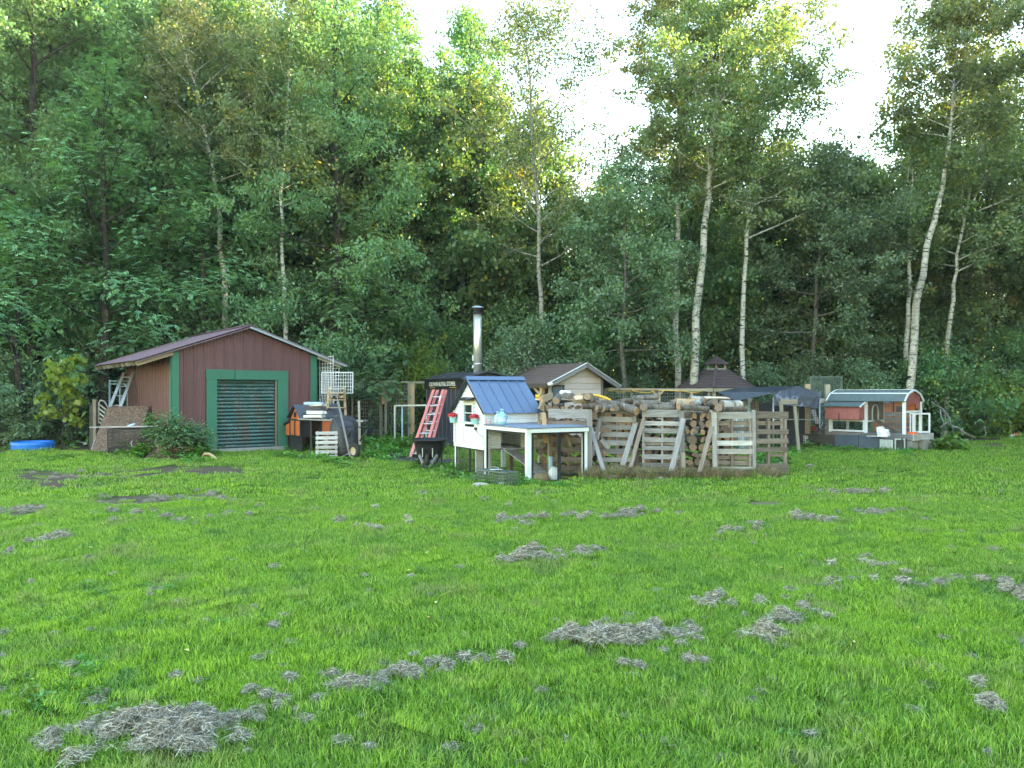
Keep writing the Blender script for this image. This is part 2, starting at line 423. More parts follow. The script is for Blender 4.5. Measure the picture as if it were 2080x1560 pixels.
# grass placement
def jgrid(y0, y1, st):
    out = []
    y = y0
    while y < y1:
        hw = .70 * y + .8; n = int(2 * hw / st)
        xs = -hw + (np.arange(n) + rng.random(n)) * st
        out.append(np.stack([xs, y + (rng.random(n)) * st, np.zeros(n)], -1)); y += st
    return np.concatenate(out)
pn = jgrid(2.3, 11.5, .20); pf = jgrid(11.2, 29.5, .36)
pts = np.concatenate([pn, pf]); va = np.concatenate([rng.integers(0, 4, len(pn)), 4 + rng.integers(0, 4, len(pf))])
D, S, Gv = masks(pts[:, 0], pts[:, 1]); bare = np.maximum(np.maximum(D, S * .9), Gv)
keep = rng.random(len(pts)) > np.clip(bare * 1.5 - .1, 0, .93)
# no turf under the buildings and the wood stacks
def inrect(p, o, ang, w, dpt):
    dx = p[:, 0] - o[0]; dy = p[:, 1] - o[1]; a = dx * math.cos(ang) + dy * math.sin(ang); b = -dx * math.sin(ang) + dy * math.cos(ang)
    return (a > 0) & (a < w) & (b > 0) & (b < dpt)
for (o_, a_, w_, d_) in (((-8.66, 19.7), R(38.3), 3.87, 5.0), ((1.3, 15.1), R(0), 4.2, 2.6), ((-2.7, 21.6), R(25), 2.2, 3.6)):
    keep &= ~inrect(pts, o_, a_, w_, d_)
pts = pts[keep]; va = va[keep]; bare = bare[keep]
n = len(pts); tall = fbm(pts[:, 0] + 9, pts[:, 1], .9, 3)
sc_ = (.62 + .60 * tall ** 1.3 + .22 * rng.random(n)) * (1 - .45 * bare)
pts[:, 2] = gzv(pts) - .012 + (fbm(pts[:, 0], pts[:, 1], .8, 4) - .5) * .05
# trampled and mown strips
rot = np.zeros((n, 3)); rot[:, 2] = rng.random(n) * 6.283; rot[:, 0] = rng.normal(0, .10, n); rot[:, 1] = rng.normal(0, .10, n)
scatter('grass', 'mown green lawn grass covering the whole yard', 'grass', near + far, pts, rot, sc_, va)

# dead thatch: raked up clumps of dry grass lying on the lawn
M_THATCH = NT('thatch'); _r = M_THATCH.attr('rn', True)
M_THATCH = M_THATCH.pbr(M_THATCH.ramp(_r, [(0, (.05, .04, .028)), (.3, (.20, .18, .14)), (.65, (.44, .41, .33)), (1, (.74, .71, .60))]), .9, spec=.1)
def strands(n, rx, ry, h, L=.05, w=.0017, noise=0):
    n = int(n * 2.0)
    a = rng.random(n) * 6.283; r_ = rng.random(n) ** .62 * (1 + .45 * rng.random(n) ** 3)
    p = np.stack([np.cos(a) * r_ * rx, np.sin(a) * r_ * ry, np.zeros(n)], -1)
    hole = fbm(p[:, 0] + noise * 3 + 5, p[:, 1] + 2, 13 if rx < .2 else 9, 2) > .40 + .10 * r_; p = p[hole]; r_ = r_[hole]; n = len(p)
    lump = .35 + 1.3 * fbm(p[:, 0] + noise, p[:, 1], 7, 2)
    p[:, 2] = h * np.clip(1 - r_ ** 2, 0, 1) * lump * (.2 + .8 * rng.random(n)) + .025 + .03 * rng.random(n)
    d = rng.normal(size=(n, 3)); d[:, 2] *= .38; d = unit(d); L_ = L * (.5 + .9 * rng.random(n))[:, None]
    k = rng.normal(size=(n, 3)); k[:, 2] = abs(k[:, 2]) * .6; s = unit(np.cross(d, k)) * w / 2 * (.6 + .8 * rng.random(n))[:, None]
    b = unit(k) * L_ * .16
    p0 = p - d * L_ / 2 - b; p1 = p + b; p2 = p + d * L_ / 2 - b
    q = np.concatenate([np.stack([p0 - s, p0 + s, p1 + s, p1 - s], 1), np.stack([p1 - s, p1 + s, p2 + s * .5, p2 - s * .5], 1)], 0).reshape(-1, 3)
    r = rng.random(n); return q, np.concatenate([r, r])
tmesh = []
for i, (n_, a_, b_, h_, L_) in enumerate(((420, .10, .065, .050, .055), (300, .075, .055, .045, .05), (190, .055, .04, .03, .05), (80, .075, .055, .008, .055), (60, .035, .03, .018, .045))):
    q, r = strands(n_, a_, b_, h_, L_, noise=i * 9); tmesh.append(np_mesh('thatch_strands', q, 4, M_THATCH, rn=r))
def line(pa, pb, n, spread, v, s=1.0):
    out = []; n = int(n * .62 + .5)
    for k in range(n):
        t = rnd.random(); px = pa[0] + (pb[0] - pa[0]) * t + rnd.gauss(0, spread[0]); py = pa[1] + (pb[1] - pa[1]) * t + rnd.gauss(0, spread[1])
        out.append((px, py, rnd.choice(v), s * rnd.uniform(.7, 1.3)))
    return out
TH = []
TH += [(250, 1492, 0, 1.5), (300, 1485, 0, 1.6), (345, 1490, 0, 1.6), (385, 1503, 0, 1.5), (325, 1515, 0, 1.5), (370, 1530, 1, 1.3), (275, 1508, 1, 1.3), (410, 1525, 1, 1.1),
       (285, 1468, 1, .9), (400, 1465, 0, 1.1), (425, 1478, 0, 1.1), (395, 1450, 2, 1), (470, 1475, 2, 1.1), (492, 1505, 1, .9), (460, 1490, 3, 1), (420, 1538, 2, 1.1), (145, 1555, 1, 1.3), (190, 1540, 3, 1.2), (110, 1500, 1, .8)]
TH += line((60, 1530), (240, 1480), 16, (20, 12), (2, 3, 4, 3)) + line((430, 1470), (720, 1400), 22, (20, 14), (1, 2, 4, 3, 3))
TH += [(715, 1405, 0, 1.2), (740, 1412, 0, 1.1), (700, 1395, 1, 1), (770, 1395, 1, .9), (815, 1380, 0, 1.1), (850, 1385, 1, 1), (835, 1378, 0, 1), (583, 1388, 1, .8), (510, 1415, 1, .9), (670, 1385, 1, 1), (355, 1385, 2, 1), (745, 1392, 2, .9)]
TH += line((760, 1385), (1000, 1345), 22, (12, 9), (1, 2, 3, 4))
TH += [(1165, 1300, 0, 1.3), (1200, 1310, 0, 1.2), (1240, 1300, 0, 1.2), (1270, 1306, 0, 1.2), (1300, 1298, 0, 1.2), (1330, 1283, 0, 1.1), (1215, 1280, 2, 1), (1285, 1318, 1, 1), (1255, 1315, 1, 1.1), (1400, 1290, 1, 1), (1380, 1300, 2, .9), (1055, 1320, 2, .9),
       (1550, 1303, 0, 1.35), (1570, 1312, 1, .9), (1585, 1265, 0, 1.1), (1430, 1232, 1, 1), (1415, 1228, 2, 1), (1495, 1237, 1, 1), (1640, 1250, 2, 1), (1290, 1362, 1, .9), (1270, 1358, 2, 1), (1400, 1348, 2, 1.1), (1425, 1350, 2, .9), (1345, 1330, 2, .8)]
TH += line((1130, 1300), (1440, 1290), 22, (20, 18), (2, 3, 4, 3)) + line((1400, 1225), (1660, 1250), 20, (16, 12), (2, 3, 4))
TH += [(1060, 1145, 0, 1.3), (1085, 1128, 0, 1.3), (1100, 1138, 1, 1.1), (1060, 1128, 1, 1), (1180, 1130, 0, 1.1), (1200, 1136, 2, 1), (1145, 1138, 2, 1), (1040, 1148, 2, 1), (1120, 1140, 1, .9)] + line((1030, 1145), (1210, 1130), 14, (8, 7), (1, 2, 3))
TH += line((985, 1065), (1380, 1045), 46, (16, 5), (1, 2, 3, 1), 1.0) + line((1440, 1090), (1560, 1078), 18, (10, 4), (1, 2, 3)) + line((1600, 1062), (1720, 1060), 22, (16, 4), (1, 2, 3)) + line((1700, 1045), (1840, 1045), 14, (16, 3), (2, 3))
TH += line((1720, 1140), (1900, 1195), 26, (26, 14), (1, 2, 4, 3)) + line((1520, 1120), (1760, 1200), 12, (30, 20), (3, 4))
TH += [(1997, 1405, 1, 1.0), (2010, 1440, 0, .9), (2035, 1446, 1, .8), (1905, 1362, 2, .7), (1925, 1375, 2, .8), (1740, 1500, 2, .9), (1230, 1270, 4, 1)]
TH += line((0, 1130), (130, 1100), 20, (14, 10), (1, 2, 3)) + line((150, 1050), (520, 1060), 26, (24, 8), (2, 1, 3)) + line((0, 1045), (90, 1040), 16, (12, 4), (2, 3, 3)) + line((380, 1290), (620, 1240), 6, (30, 20), (2, 4))
TH += line((1500, 1250), (1700, 1290), 8, (30, 20), (3, 4)) + line((620, 1050), (900, 1090), 14, (40, 12), (3, 4)) + line((1690, 1005), (1790, 1002), 16, (14, 3), (2, 3)) + line((2030, 1185), (2080, 1215), 16, (12, 8), (2, 3, 1))
TH += line((180, 1024), (520, 1008), 40, (20, 5), (3, 3, 2), .8) + line((60, 975), (260, 963), 30, (20, 6), (3, 3, 2), .7) + line((1190, 958), (1400, 960), 60, (16, 10), (3, 2, 3), 1.0) + line((1500, 962), (1620, 963), 14, (14, 4), (3, 2))
BIG = {(1550, 1303): 'round mound of dry grey thatch alone on the lawn, right of the long row', (1997, 1405): 'small pale tan clump of dry grass near the right edge of the lawn',
       (583, 1388): 'upright grey tuft of dead grass left of the raked row at the bottom', (1585, 1265): 'loose grey thatch clump just above the round mound', (492, 1505): 'round grey thatch ball right of the largest heap in the foreground',
       (2010, 1440): 'flat grey thatch clump below the pale tan one at the right edge'}
thp, thv, ths = [], [], []
TH += [(rnd.uniform(-20, 2100), rnd.uniform(1000, 1555) , rnd.choice((3, 3, 4)), rnd.uniform(.5, 1.0)) for _ in range(150)]
for (px, py, v, s) in TH:
    y = EYE * F / (py - HZ); p = G(px, y)
    if (px, py) in BIG:
        o = link('thatch_clump', tmesh[v]); o.location = (p.x, p.y, p.z); o.rotation_euler = (0, 0, rnd.uniform(0, 6)); o.scale = (s * (.7 + .065 * y),) * 3
        tag(o, BIG[(px, py)], 'grass clump', 'clumps of dead grass on the lawn'); continue
    thp.append((p.x, p.y, p.z)); thv.append(v); ths.append(s * (.58 + .060 * y))
q, r = strands(3600, .20, .12, .055, .06, .0016, noise=3); heap = link('thatch_heap', np_mesh('thatch_heap', q, 4, M_THATCH, rn=r)); heap.location = G(322, EYE * F / (1506 - HZ)); heap.rotation_euler = (0, 0, -.2)
tag(heap, 'largest heap of dry grey thatch in the lower left of the lawn', 'grass heap')
q, r = strands(2400, .38, .10, .042, .06, .0018, noise=5); heap = link('thatch_heap', np_mesh('thatch_row', q, 4, M_THATCH, rn=r)); heap.location = G(1262, EYE * F / (1300 - HZ)); heap.rotation_euler = (0, 0, .05)
tag(heap, 'long low row of raked grey thatch right of the middle of the lawn', 'grass heap')
n = len(thp); rot = np.zeros((n, 3)); rot[:, 2] = rng.random(n) * 6.283
scatter('dead_grass', 'scattered grey wisps of raked dead grass across the lawn', 'dead grass', tmesh, thp, rot, ths, thv)

# broad-leaved weeds
M_WEED = m_leaf('weed_leaf', (.04, .12, .02), (.08, .22, .03), (.16, .32, .05), .3)
def weeds(n, rad, h, L, yup=.5):
    p = np.zeros((n, 3)); a = rng.random(n) * 6.283; rr = rad * np.sqrt(rng.random(n)); p[:, 0] = rr * np.cos(a); p[:, 1] = rr * np.sin(a)
    p[:, 2] = h * (rng.random(n) ** .8) * (1 - .5 * (rr / rad) ** 2) + .01
    ax = rng.normal(size=(n, 3)); ax[:, 2] = ax[:, 2] * .35; nm = rng.normal(size=(n, 3)) * .5; nm[:, 2] += 1
    l = L * (.5 + rng.random(n)); return leaf_quads(p, ax, nm, l, l * .62, .12)
wm = []
for (n_, r_, h_, L_) in ((110, .22, .16, .075), (90, .2, .10, .06), (200, .3, .34, .10), (260, .3, .55, .09)):
    wm.append(np_mesh('weed_leaves', weeds(n_, r_, h_, L_), 4, M_WEED))
wp = []; wv = []; wsz = []
def wline(pa, pb, n, sp, v, s=1.0, d=None):
    for k in range(n):
        t = rnd.random(); px = pa[0] + (pb[0] - pa[0]) * t + rnd.gauss(0, sp[0]); py = pa[1] + (pb[1] - pa[1]) * t + rnd.gauss(0, sp[1])
        y = EYE * F / (max(py, 876) - HZ); p = G(px, y); wp.append(tuple(p)); wv.append(rnd.choice(v)); wsz.append(s * rnd.uniform(.6, 1.3))
wline((570, 925), (680, 940), 26, (14, 4), (0, 1, 1)); wline((730, 925), (860, 908), 60, (20, 10), (0, 1, 1)); wline((740, 905), (860, 898), 70, (20, 5), (2, 0), .8)
wline((860, 948), (930, 958), 26, (12, 6), (0, 1)); wline((930, 962), (990, 975), 18, (12, 4), (0, 1, 0), .8); wline((1055, 972), (1075, 980), 12, (8, 4), (0,), .6); wline((1040, 975), (1066, 982), 8, (6, 3), (2,), .5)
wline((1080, 982), (1190, 980), 26, (12, 3), (1, 1), .5); wline((1540, 950), (1570, 955), 16, (8, 8), (2, 0), .8); wline((1200, 968), (1400, 962), 40, (16, 5), (1, 0, 1), .5)
wline((1610, 905), (1860, 918), 95, (14, 4), (0, 1, 1), .7); wline((1690, 905), (1725, 908), 16, (8, 4), (2, 2), 1.1); wline((1200, 970), (1600, 968), 70, (16, 3), (1, 1), .38)
wline((300, 920), (420, 930), 36, (20, 5), (0, 1, 2)); wline((230, 922), (330, 925), 26, (20, 3), (0, 1)); wline((30, 1370), (280, 1420), 34, (60, 30), (1, 1), .34); wline((0, 1270), (260, 1230), 26, (60, 30), (1, 1), .34)
wline((900, 1540), (2080, 1440), 26, (60, 40), (1, 1), .25); wline((200, 1200), (600, 1290), 30, (60, 30), (1, 1), .32); wline((0, 930), (200, 935), 30, (30, 5), (1,), .6); wline((1500, 915), (1620, 925), 36, (30, 10), (1, 0), .7)
wline((0, 905), (200, 893), 14, (30, 5), (0,), .8); wline((1880, 884), (2080, 884), 40, (20, 2), (2, 0, 3), .9)
# low green cover in the worn yard between the sheds
for k in range(520):
    x = rnd.uniform(-6, 12.5); y = rnd.uniform(21, 28)
    if abs((x - 1.3) * 1.0) < 1.8 and 22 < y < 26: continue
    wp.append((x, y, 0)); wv.append(rnd.choice((0, 1, 2, 1))); wsz.append(rnd.uniform(.6, 1.3))
n = len(wp); rot = np.zeros((n, 3)); rot[:, 2] = rng.random(n) * 6.283
scatter('weeds', 'low broad-leaved weeds along the sheds, stacks and lawn edge', 'weeds', wm, wp, rot, wsz, wv)

# dry brown growth at the foot of the pallets, a few fallen leaves on the lawn
M_DRY = NT('dry_weeds'); _r = M_DRY.attr('rn', True)
M_DRY = M_DRY.pbr(M_DRY.ramp(_r, [(0, (.09, .06, .04)), (.45, (.27, .19, .12)), (.8, (.46, .36, .24)), (.86, (.12, .22, .05)), (1, (.2, .34, .08))]), .9, spec=.1)
dm = []
for i in range(3):
    co, r = blades(260, .22, .24, .007, 1.3); dm.append(np_mesh('dry_stems', co, 4, M_DRY, rn=r))
dp = []; 
for k in range(260):
    px = rnd.uniform(1196, 1400) if k < 190 else rnd.uniform(1400, 1580); py = rnd.uniform(938, 966) if px < 1400 else rnd.uniform(956, 966)
    y = EYE * F / (py - HZ); y = 14.35 + (15.3 - 14.35) * rnd.random() ** 1.2 if px < 1400 else rnd.uniform(14.35, 14.8)
    p = G(px, y); dp.append((p.x, p.y, 0))
n = len(dp); rot = np.zeros((n, 3)); rot[:, 2] = rng.random(n) * 6.283
scatter('dry_weeds', 'dry brown weeds and stems along the foot of the pallets', 'dry weeds', dm, dp, rot, rng.uniform(.3, 1.0, n), rng.integers(0, 3, n))
M_FALL = m_leaf('fallen_leaf', (.45, .30, .04), (.55, .45, .08), (.62, .58, .35), .2)
lq = leaf_quads(np.zeros((3, 3)) + np.array([[0, 0, .03], [.02, .01, .035], [0, .02, .04]]), np.array([[1., .2, .2], [.3, 1, .1], [-1., .3, .2]]), np.tile([0, 0, 1.], (3, 1)), .05, .035 * np.ones(3), .2)
fm = [np_mesh('fallen_leaf', lq[:4], 4, M_FALL), np_mesh('fallen_leaf', lq[4:8], 4, M_FALL)]
fp = []
for k in range(70):
    px = rnd.uniform(0, 2080); y = rnd.choice((rnd.uniform(4, 12), rnd.uniform(10, 26))); p = G(px, y); fp.append((p.x, p.y, p.z + .03))
rot = np.zeros((70, 3)); rot[:, 2] = rng.random(70) * 6.283
scatter('fallen_leaves', 'tiny yellow and pale fallen leaves dotted over the lawn', 'fallen leaves', fm, fp, rot, rng.uniform(.6, 1.1, 70), rng.integers(0, 2, 70))
# ================================================================== TREES
def m_bark(name, base, dark, scale=1.0, white=False):
    t = NT(name); lc = t.attr('lc')
    n1 = t.noise(t.vmap(lc, (9, 2.5, 2.5)), 1.6, 5, .7, .8); n2 = t.noise(t.vmap(lc, (1.0, 4, 4)), 1.0, 4, .6)
    if white:
        n3 = t.noise(t.vmap(lc, (5, 1.2, 1.2)), 6, 3, .7)
        c = t.mix(t.ramp(n3, [(.40, 0.), (.62, .55)]), base, (.34, .33, .29))
        c = t.mix(t.ramp(n1, [(.53, 0.), (.59, 1.)]), c, dark)
        c = t.mix(t.ramp(n2, [(.45, 0.), (.7, .8)]), c, (.20, .19, .15))
        return t.pbr(c, .75, 0, t.bump(n1, .3, .01), .2)
    c = t.mix(t.ramp(n1, [(.35, 0.), (.7, 1.)]), dark, base); c = t.mix(t.ramp(n2, [(.55, 0.), (.8, .5)]), c, (.10, .12, .06))
    return t.pbr(c, .9, 0, t.bump(n1, .6, .02), .1)
M_BIRCH = m_bark('pale_bark', (.60, .59, .54), (.035, .032, .03), white=True)
M_BARKP = m_bark('pale_grey_bark', (.34, .33, .30), (.06, .055, .05), white=True)
M_BARKG = m_bark('grey_bark', (.20, .19, .17), (.05, .045, .04))
M_BARKD = m_bark('dark_bark', (.085, .075, .065), (.025, .022, .02))
L_ASH = m_leaf('ash_leaf', (.055, .14, .075), (.13, .26, .13), (.27, .43, .21), .36, (.34, .32, .02), .3)
L_ASP = m_leaf('aspen_leaf', (.07, .13, .065), (.16, .235, .115), (.31, .40, .20), .40, (.55, .42, .02), .8)  # strong yellow share, sunlit foliage put into the colour
L_MAP = m_leaf('maple_leaf', (.05, .12, .055), (.12, .23, .10), (.24, .37, .16), .36, (.55, .46, .02), .8)  # yellow patches paint sunlit glints into the leaf colour
L_GREY = m_leaf('grey_green_leaf', (.08, .15, .095), (.16, .27, .17), (.29, .41, .26), .35)
L_YEL = m_leaf('lime_leaf', (.08, .20, .03), (.16, .34, .045), (.30, .40, .05), .35, (.5, .40, .05), .25)

class TreeB:
    def __init__(s): s.mb = MB(); s.c = []; s.d = []
    def limb(s, p0, d, L, r0, gravity=.0, n=5, seg=5):
        pts = [Vector(p0)]; d = Vector(d).normalized(); rad = [r0]
        for i in range(n):
            d = (d + Vector((rnd.gauss(0, .12), rnd.gauss(0, .12), rnd.gauss(0, .06) + gravity))).normalized()
            pts.append(pts[-1] + d * (L / n)); rad.append(max(.004, r0 * (1 - (i + 1) / n * .85)))
        s.mb.tube(pts, rad, seg, caps=False)
        return pts
def build_tree(path, r0, crown_lo, Rc, n_limb, leaf, n_leaf, lsize=.085, elev=(15, 65), sub=6, spread=.24, limb_fill=(.3, 1.05), rise=.02, aspect=.75, kind='round', low_dense=1.0, top_bare=0, twigs=True, lean=None):
    """path: list of trunk points from the ground up.  returns (wood MB, leaf quads, rn)"""
    tb = TreeB(); H = path[-1].z - path[0].z
    # resample trunk
    pts = []; k = len(path)
    for i in range(k - 1):
        for j in range(4):
            t = j / 4; pts.append(path[i].lerp(path[i + 1], t) + Vector((rnd.gauss(0, .025), rnd.gauss(0, .025), 0)))
    pts.append(path[-1]); n = len(pts)
    rad = [r0 * (1.25 if i == 0 else 1) * max(.06, (1 - (i / (n - 1)) ** 1.15 * .93)) for i in range(n)]
    tb.mb.tube(pts, rad, 10, caps=False)
    def at(t):
        f = t * (n - 1); i = min(int(f), n - 2); return pts[i].lerp(pts[i + 1], f - i), rad[i]
    starts = []; ends = []; w = []
    for li in range(n_limb):
        t = crown_lo + (1 - crown_lo) * ((li + rnd.random()) / n_limb) * .97
        u = (t - crown_lo) / (1 - crown_lo)
        p, r = at(t); az = li * 2.399 + rnd.uniform(-.4, .4)
        e = R(elev[0] + (elev[1] - elev[0]) * u + rnd.uniform(-10, 10))
        prof = (math.sin(math.pi * min(1, (u * .80 + .22))) ** .8) * (low_dense if u < .3 else 1)
        L = max(.5, Rc * prof * rnd.uniform(.7, 1.15))
        d = Vector((math.cos(az) * math.cos(e), math.sin(az) * math.cos(e), math.sin(e)))
        lp = tb.limb(p, d, L, min(r * .55, .012 + L * .011), rise, 5, 5)
        for sb in range(sub):
            f = rnd.uniform(limb_fill[0], 1.0) ** .8 * 5; i = min(int(f), 4); q = lp[i].lerp(lp[i + 1], f - i)
            dd = (lp[i + 1] - lp[i]).normalized()
            d2 = (dd * .6 + Vector((rnd.gauss(0, 1), rnd.gauss(0, 1), rnd.gauss(.1, .6))).normalized()).normalized()
            L2 = L * rnd.uniform(.22, .42)
            sp = tb.limb(q, d2, L2, .010, 0, 2, 3) if twigs else [q, q + d2 * L2 / 2, q + d2 * L2]
            starts.append(sp[0]); ends.append(sp[-1]); w.append(L2)
        starts.append(lp[2]); ends.append(lp[5]); w.append(L * .4)
    st = np.array([tuple(v) for v in starts]); en = np.array([tuple(v) for v in ends]); w = np.array(w); w /= w.sum()
    if kind == 'round':
        idx = rng.choice(len(st), n_leaf, p=w); t = rng.random((n_leaf, 1)) ** .7 * 1.1
        # leaves gather in sprays along the twig
        tq = np.round(t * 4) / 4; off = rng.normal(size=(len(st) * 6, 3)) * spread * .8
        key = (idx * 6 + (tq[:, 0] * 4).astype(int)) % len(off)
        c = st[idx] + (en[idx] - st[idx]) * tq + off[key] + rng.normal(size=(n_leaf, 3)) * spread * np.array([.55, .55, .38])
        ax = rng.normal(size=(n_leaf, 3)); ax[:, 2] -= .5; nm = rng.normal(size=(n_leaf, 3)); nm[:, 2] += 1.1
        l = lsize * (.65 + .7 * rng.random(n_leaf)); q = leaf_quads(c, ax, nm, l, l * aspect, .10)
        r = np.clip(rng.random(n_leaf) * .55 + .45 * rng.random(len(off))[key], 0, 1)
        return tb.mb, q, r
    # compound leaves: seven drooping leaflets along a stalk
    m = n_leaf // 7; idx = rng.choice(len(st), m, p=w); t = rng.random((m, 1)) ** .7 * 1.1
    off = rng.normal(size=(len(st) * 6, 3)) * spread * .8; key = (idx * 6 + (t[:, 0] * 4).astype(int)) % len(off)
    c = st[idx] + (en[idx] - st[idx]) * t + off[key] + rng.normal(size=(m, 3)) * spread * .6
    out = unit((en[idx] - st[idx]) + rng.normal(size=(m, 3)) * .15) + rng.normal(size=(m, 3)) * .45; out[:, 2] = out[:, 2] * .5 - .2; out = unit(out)
    side = unit(np.cross(out, np.array([0, 0, 1.]))); Ls = lsize * 2.6 * (.7 + .6 * rng.random((m, 1)))
    Q = []; RR = []; base_r = rng.random(m) * .5 + .4 * rng.random(len(off))[key]
    for k in range(7):
        f = (.3, .3, .55, .55, .8, .8, 1.0)[k]; sg = (-1, 1, -1, 1, -1, 1, 0)[k]
        pc = c + out * Ls * f + np.array([0, 0, -.02]) * f
        ax = out * .75 + side * sg * .8 + np.array([0, 0, -.45]); nm = np.tile(np.array([0, 0, 1.]), (m, 1)) + rng.normal(size=(m, 3)) * .25 + out * .35
        l = lsize * (.9 + .4 * rng.random(m)); Q.append(leaf_quads(pc, ax, nm, l, l * .42, .05)); RR.append(np.clip(base_r + rng.random(m) * .15, 0, 1))
    return tb.mb, np.concatenate(Q), np.concatenate(RR)

def place_tree(name, label, spec, bark, leafm, group=None, cat='tree', **kw):
    mb, q, r = build_tree(**spec, leaf=None, **kw)
    base = spec['path'][0]
    root = thing(name, label, cat, tuple(base), group=group)
    inv = np.array(tuple(base))
    for i in range(len(mb.v)): mb.v[i] = mb.v[i] - Vector(base)
    mb.build('trunk', bark, root); link('crown', np_mesh('crown', q - inv, 4, leafm, rn=r), root)
    return root
def tp(pts, d, dd=0.0):
    """trunk path through photograph points at distance d"""
    out = []
    for i, (px, py) in enumerate(pts):
        out.append(P(px, py, d + dd * i / max(1, len(pts) - 1)))
    out[0].z = -.05
    return out
def up(x, y, H, lean=0.0, n=5):
    return [Vector((x + lean * (i / n) ** 1.3 * H + (rnd.gauss(0, .08) if i else 0), y + (rnd.gauss(0, .08) if i else 0), -.05 + H * i / n)) for i in range(n + 1)]

# --- front trees whose trunks one can follow
place_tree('aspen_tree', 'tall pale-trunked aspen leaning slightly right behind the firewood, left of the gazebo roof', dict(path=tp([(1408, 800), (1414, 640), (1437, 400), (1446, 300), (1462, 130), (1470, -60)], 25.2), r0=.145, crown_lo=.42, Rc=3.2, n_limb=34), M_BIRCH, L_ASP, n_leaf=27000, lsize=.10, elev=(20, 62), spread=.24)
place_tree('aspen_tree', 'straight mottled white aspen just left of the tall leaning one', dict(path=tp([(1375, 800), (1375, 600), (1378, 420), (1382, 250), (1384, 60), (1384, -80)], 26.5), r0=.115, crown_lo=.36, Rc=3.0, n_limb=34), M_BIRCH, L_ASP, n_leaf=27000, lsize=.10, elev=(20, 62), spread=.24)
place_tree('aspen_tree', 'white aspen rising right of the gazebo cupola', dict(path=tp([(1507, 800), (1508, 640), (1516, 480), (1530, 330), (1560, 180), (1600, 30)], 26.3), r0=.095, crown_lo=.38, Rc=3.6, n_limb=32), M_BIRCH, L_ASP, n_leaf=26000, lsize=.105, elev=(15, 55), spread=.28)
place_tree('aspen_tree', 'slender aspen with a bare-looking open crown behind the stove shed and tan shed', dict(path=tp([(1098, 800), (1097, 600), (1092, 420), (1080, 260), (1072, 120), (1068, 30)], 26.8), r0=.095, crown_lo=.26, Rc=3.1, n_limb=40), M_BARKP, L_ASP, n_leaf=15000, lsize=.09, elev=(25, 65), spread=.3)
place_tree('aspen_tree', 'thin scarred white aspen directly behind the brown shed ridge', dict(path=tp([(584, 800), (580, 660), (572, 500), (574, 400), (585, 200), (590, -40)], 25.4), r0=.085, crown_lo=.55, Rc=2.3, n_limb=26), M_BIRCH, L_ASP, n_leaf=15000, lsize=.09, elev=(20, 60))
place_tree('aspen_tree', 'big leaning white aspen with a broken limb at the far right', dict(path=tp([(1838, 800), (1862, 620), (1885, 500), (1910, 400), (1928, 290), (1940, 150), (1945, 20)], 26.4), r0=.14, crown_lo=.66, Rc=3.0, n_limb=32), M_BIRCH, L_ASP, n_leaf=24000, lsize=.11, elev=(20, 60), spread=.26)
place_tree('aspen_tree', 'mottled aspen trunk standing just left of the big leaning one', dict(path=tp([(1835, 800), (1843, 650), (1848, 520), (1850, 400), (1858, 250)], 28), r0=.10, crown_lo=.52, Rc=2.4, n_limb=22), M_BIRCH, L_ASP, n_leaf=12000, lsize=.105)
place_tree('aspen_tree', 'pale aspen trunk right of the big leaning one near the right edge', dict(path=tp([(1918, 800), (1930, 640), (1945, 520), (1985, 320), (2020, 80)], 27.8), r0=.095, crown_lo=.42, Rc=3.0, n_limb=28), M_BIRCH, L_ASP, n_leaf=20000, lsize=.11)
place_tree('poplar_tree', 'grey-barked young poplar rising left of the mottled aspens over the tan shed', dict(path=tp([(1266, 800), (1268, 640), (1270, 500), (1275, 330)], 25), r0=.09, crown_lo=.22, Rc=2.1, n_limb=32), M_BARKG, L_GREY, n_leaf=20000, lsize=.095, elev=(0, 50))
place_tree('poplar_tree', 'grey double-stemmed poplar right of the gazebo with dense grey-green foliage', dict(path=tp([(1648, 800), (1655, 640), (1665, 470), (1680, 300)], 27.2), r0=.09, crown_lo=.20, Rc=2.9, n_limb=36), M_BARKG, L_GREY, n_leaf=26000, lsize=.10, elev=(0, 50))
place_tree('poplar_tree', 'two-toned white and grey trunk leaning left above the left half of the brown shed', dict(path=tp([(470, 800), (455, 560), (430, 330), (395, 170), (350, 20)], 26), r0=.11, crown_lo=.45, Rc=2.6, n_limb=26), M_BIRCH, L_ASP, n_leaf=14000, lsize=.09)
place_tree('maple_tree', 'dark-trunked maple with sunlit tips left of the chimney, standing far back', dict(path=tp([(800, 800), (800, 600), (795, 400), (780, 200), (790, -20)], 29), r0=.17, crown_lo=.25, Rc=3.4, n_limb=40), M_BARKD, L_MAP, n_leaf=30000, lsize=.12, elev=(5, 65))
place_tree('maple_tree', 'maple with a yellow lit crown top directly above the chimney', dict(path=tp([(950, 800), (948, 600), (955, 400), (950, 200), (958, 20)], 31), r0=.14, crown_lo=.25, Rc=3.0, n_limb=36), M_BARKD, L_MAP, n_leaf=24000, lsize=.12, elev=(5, 65))
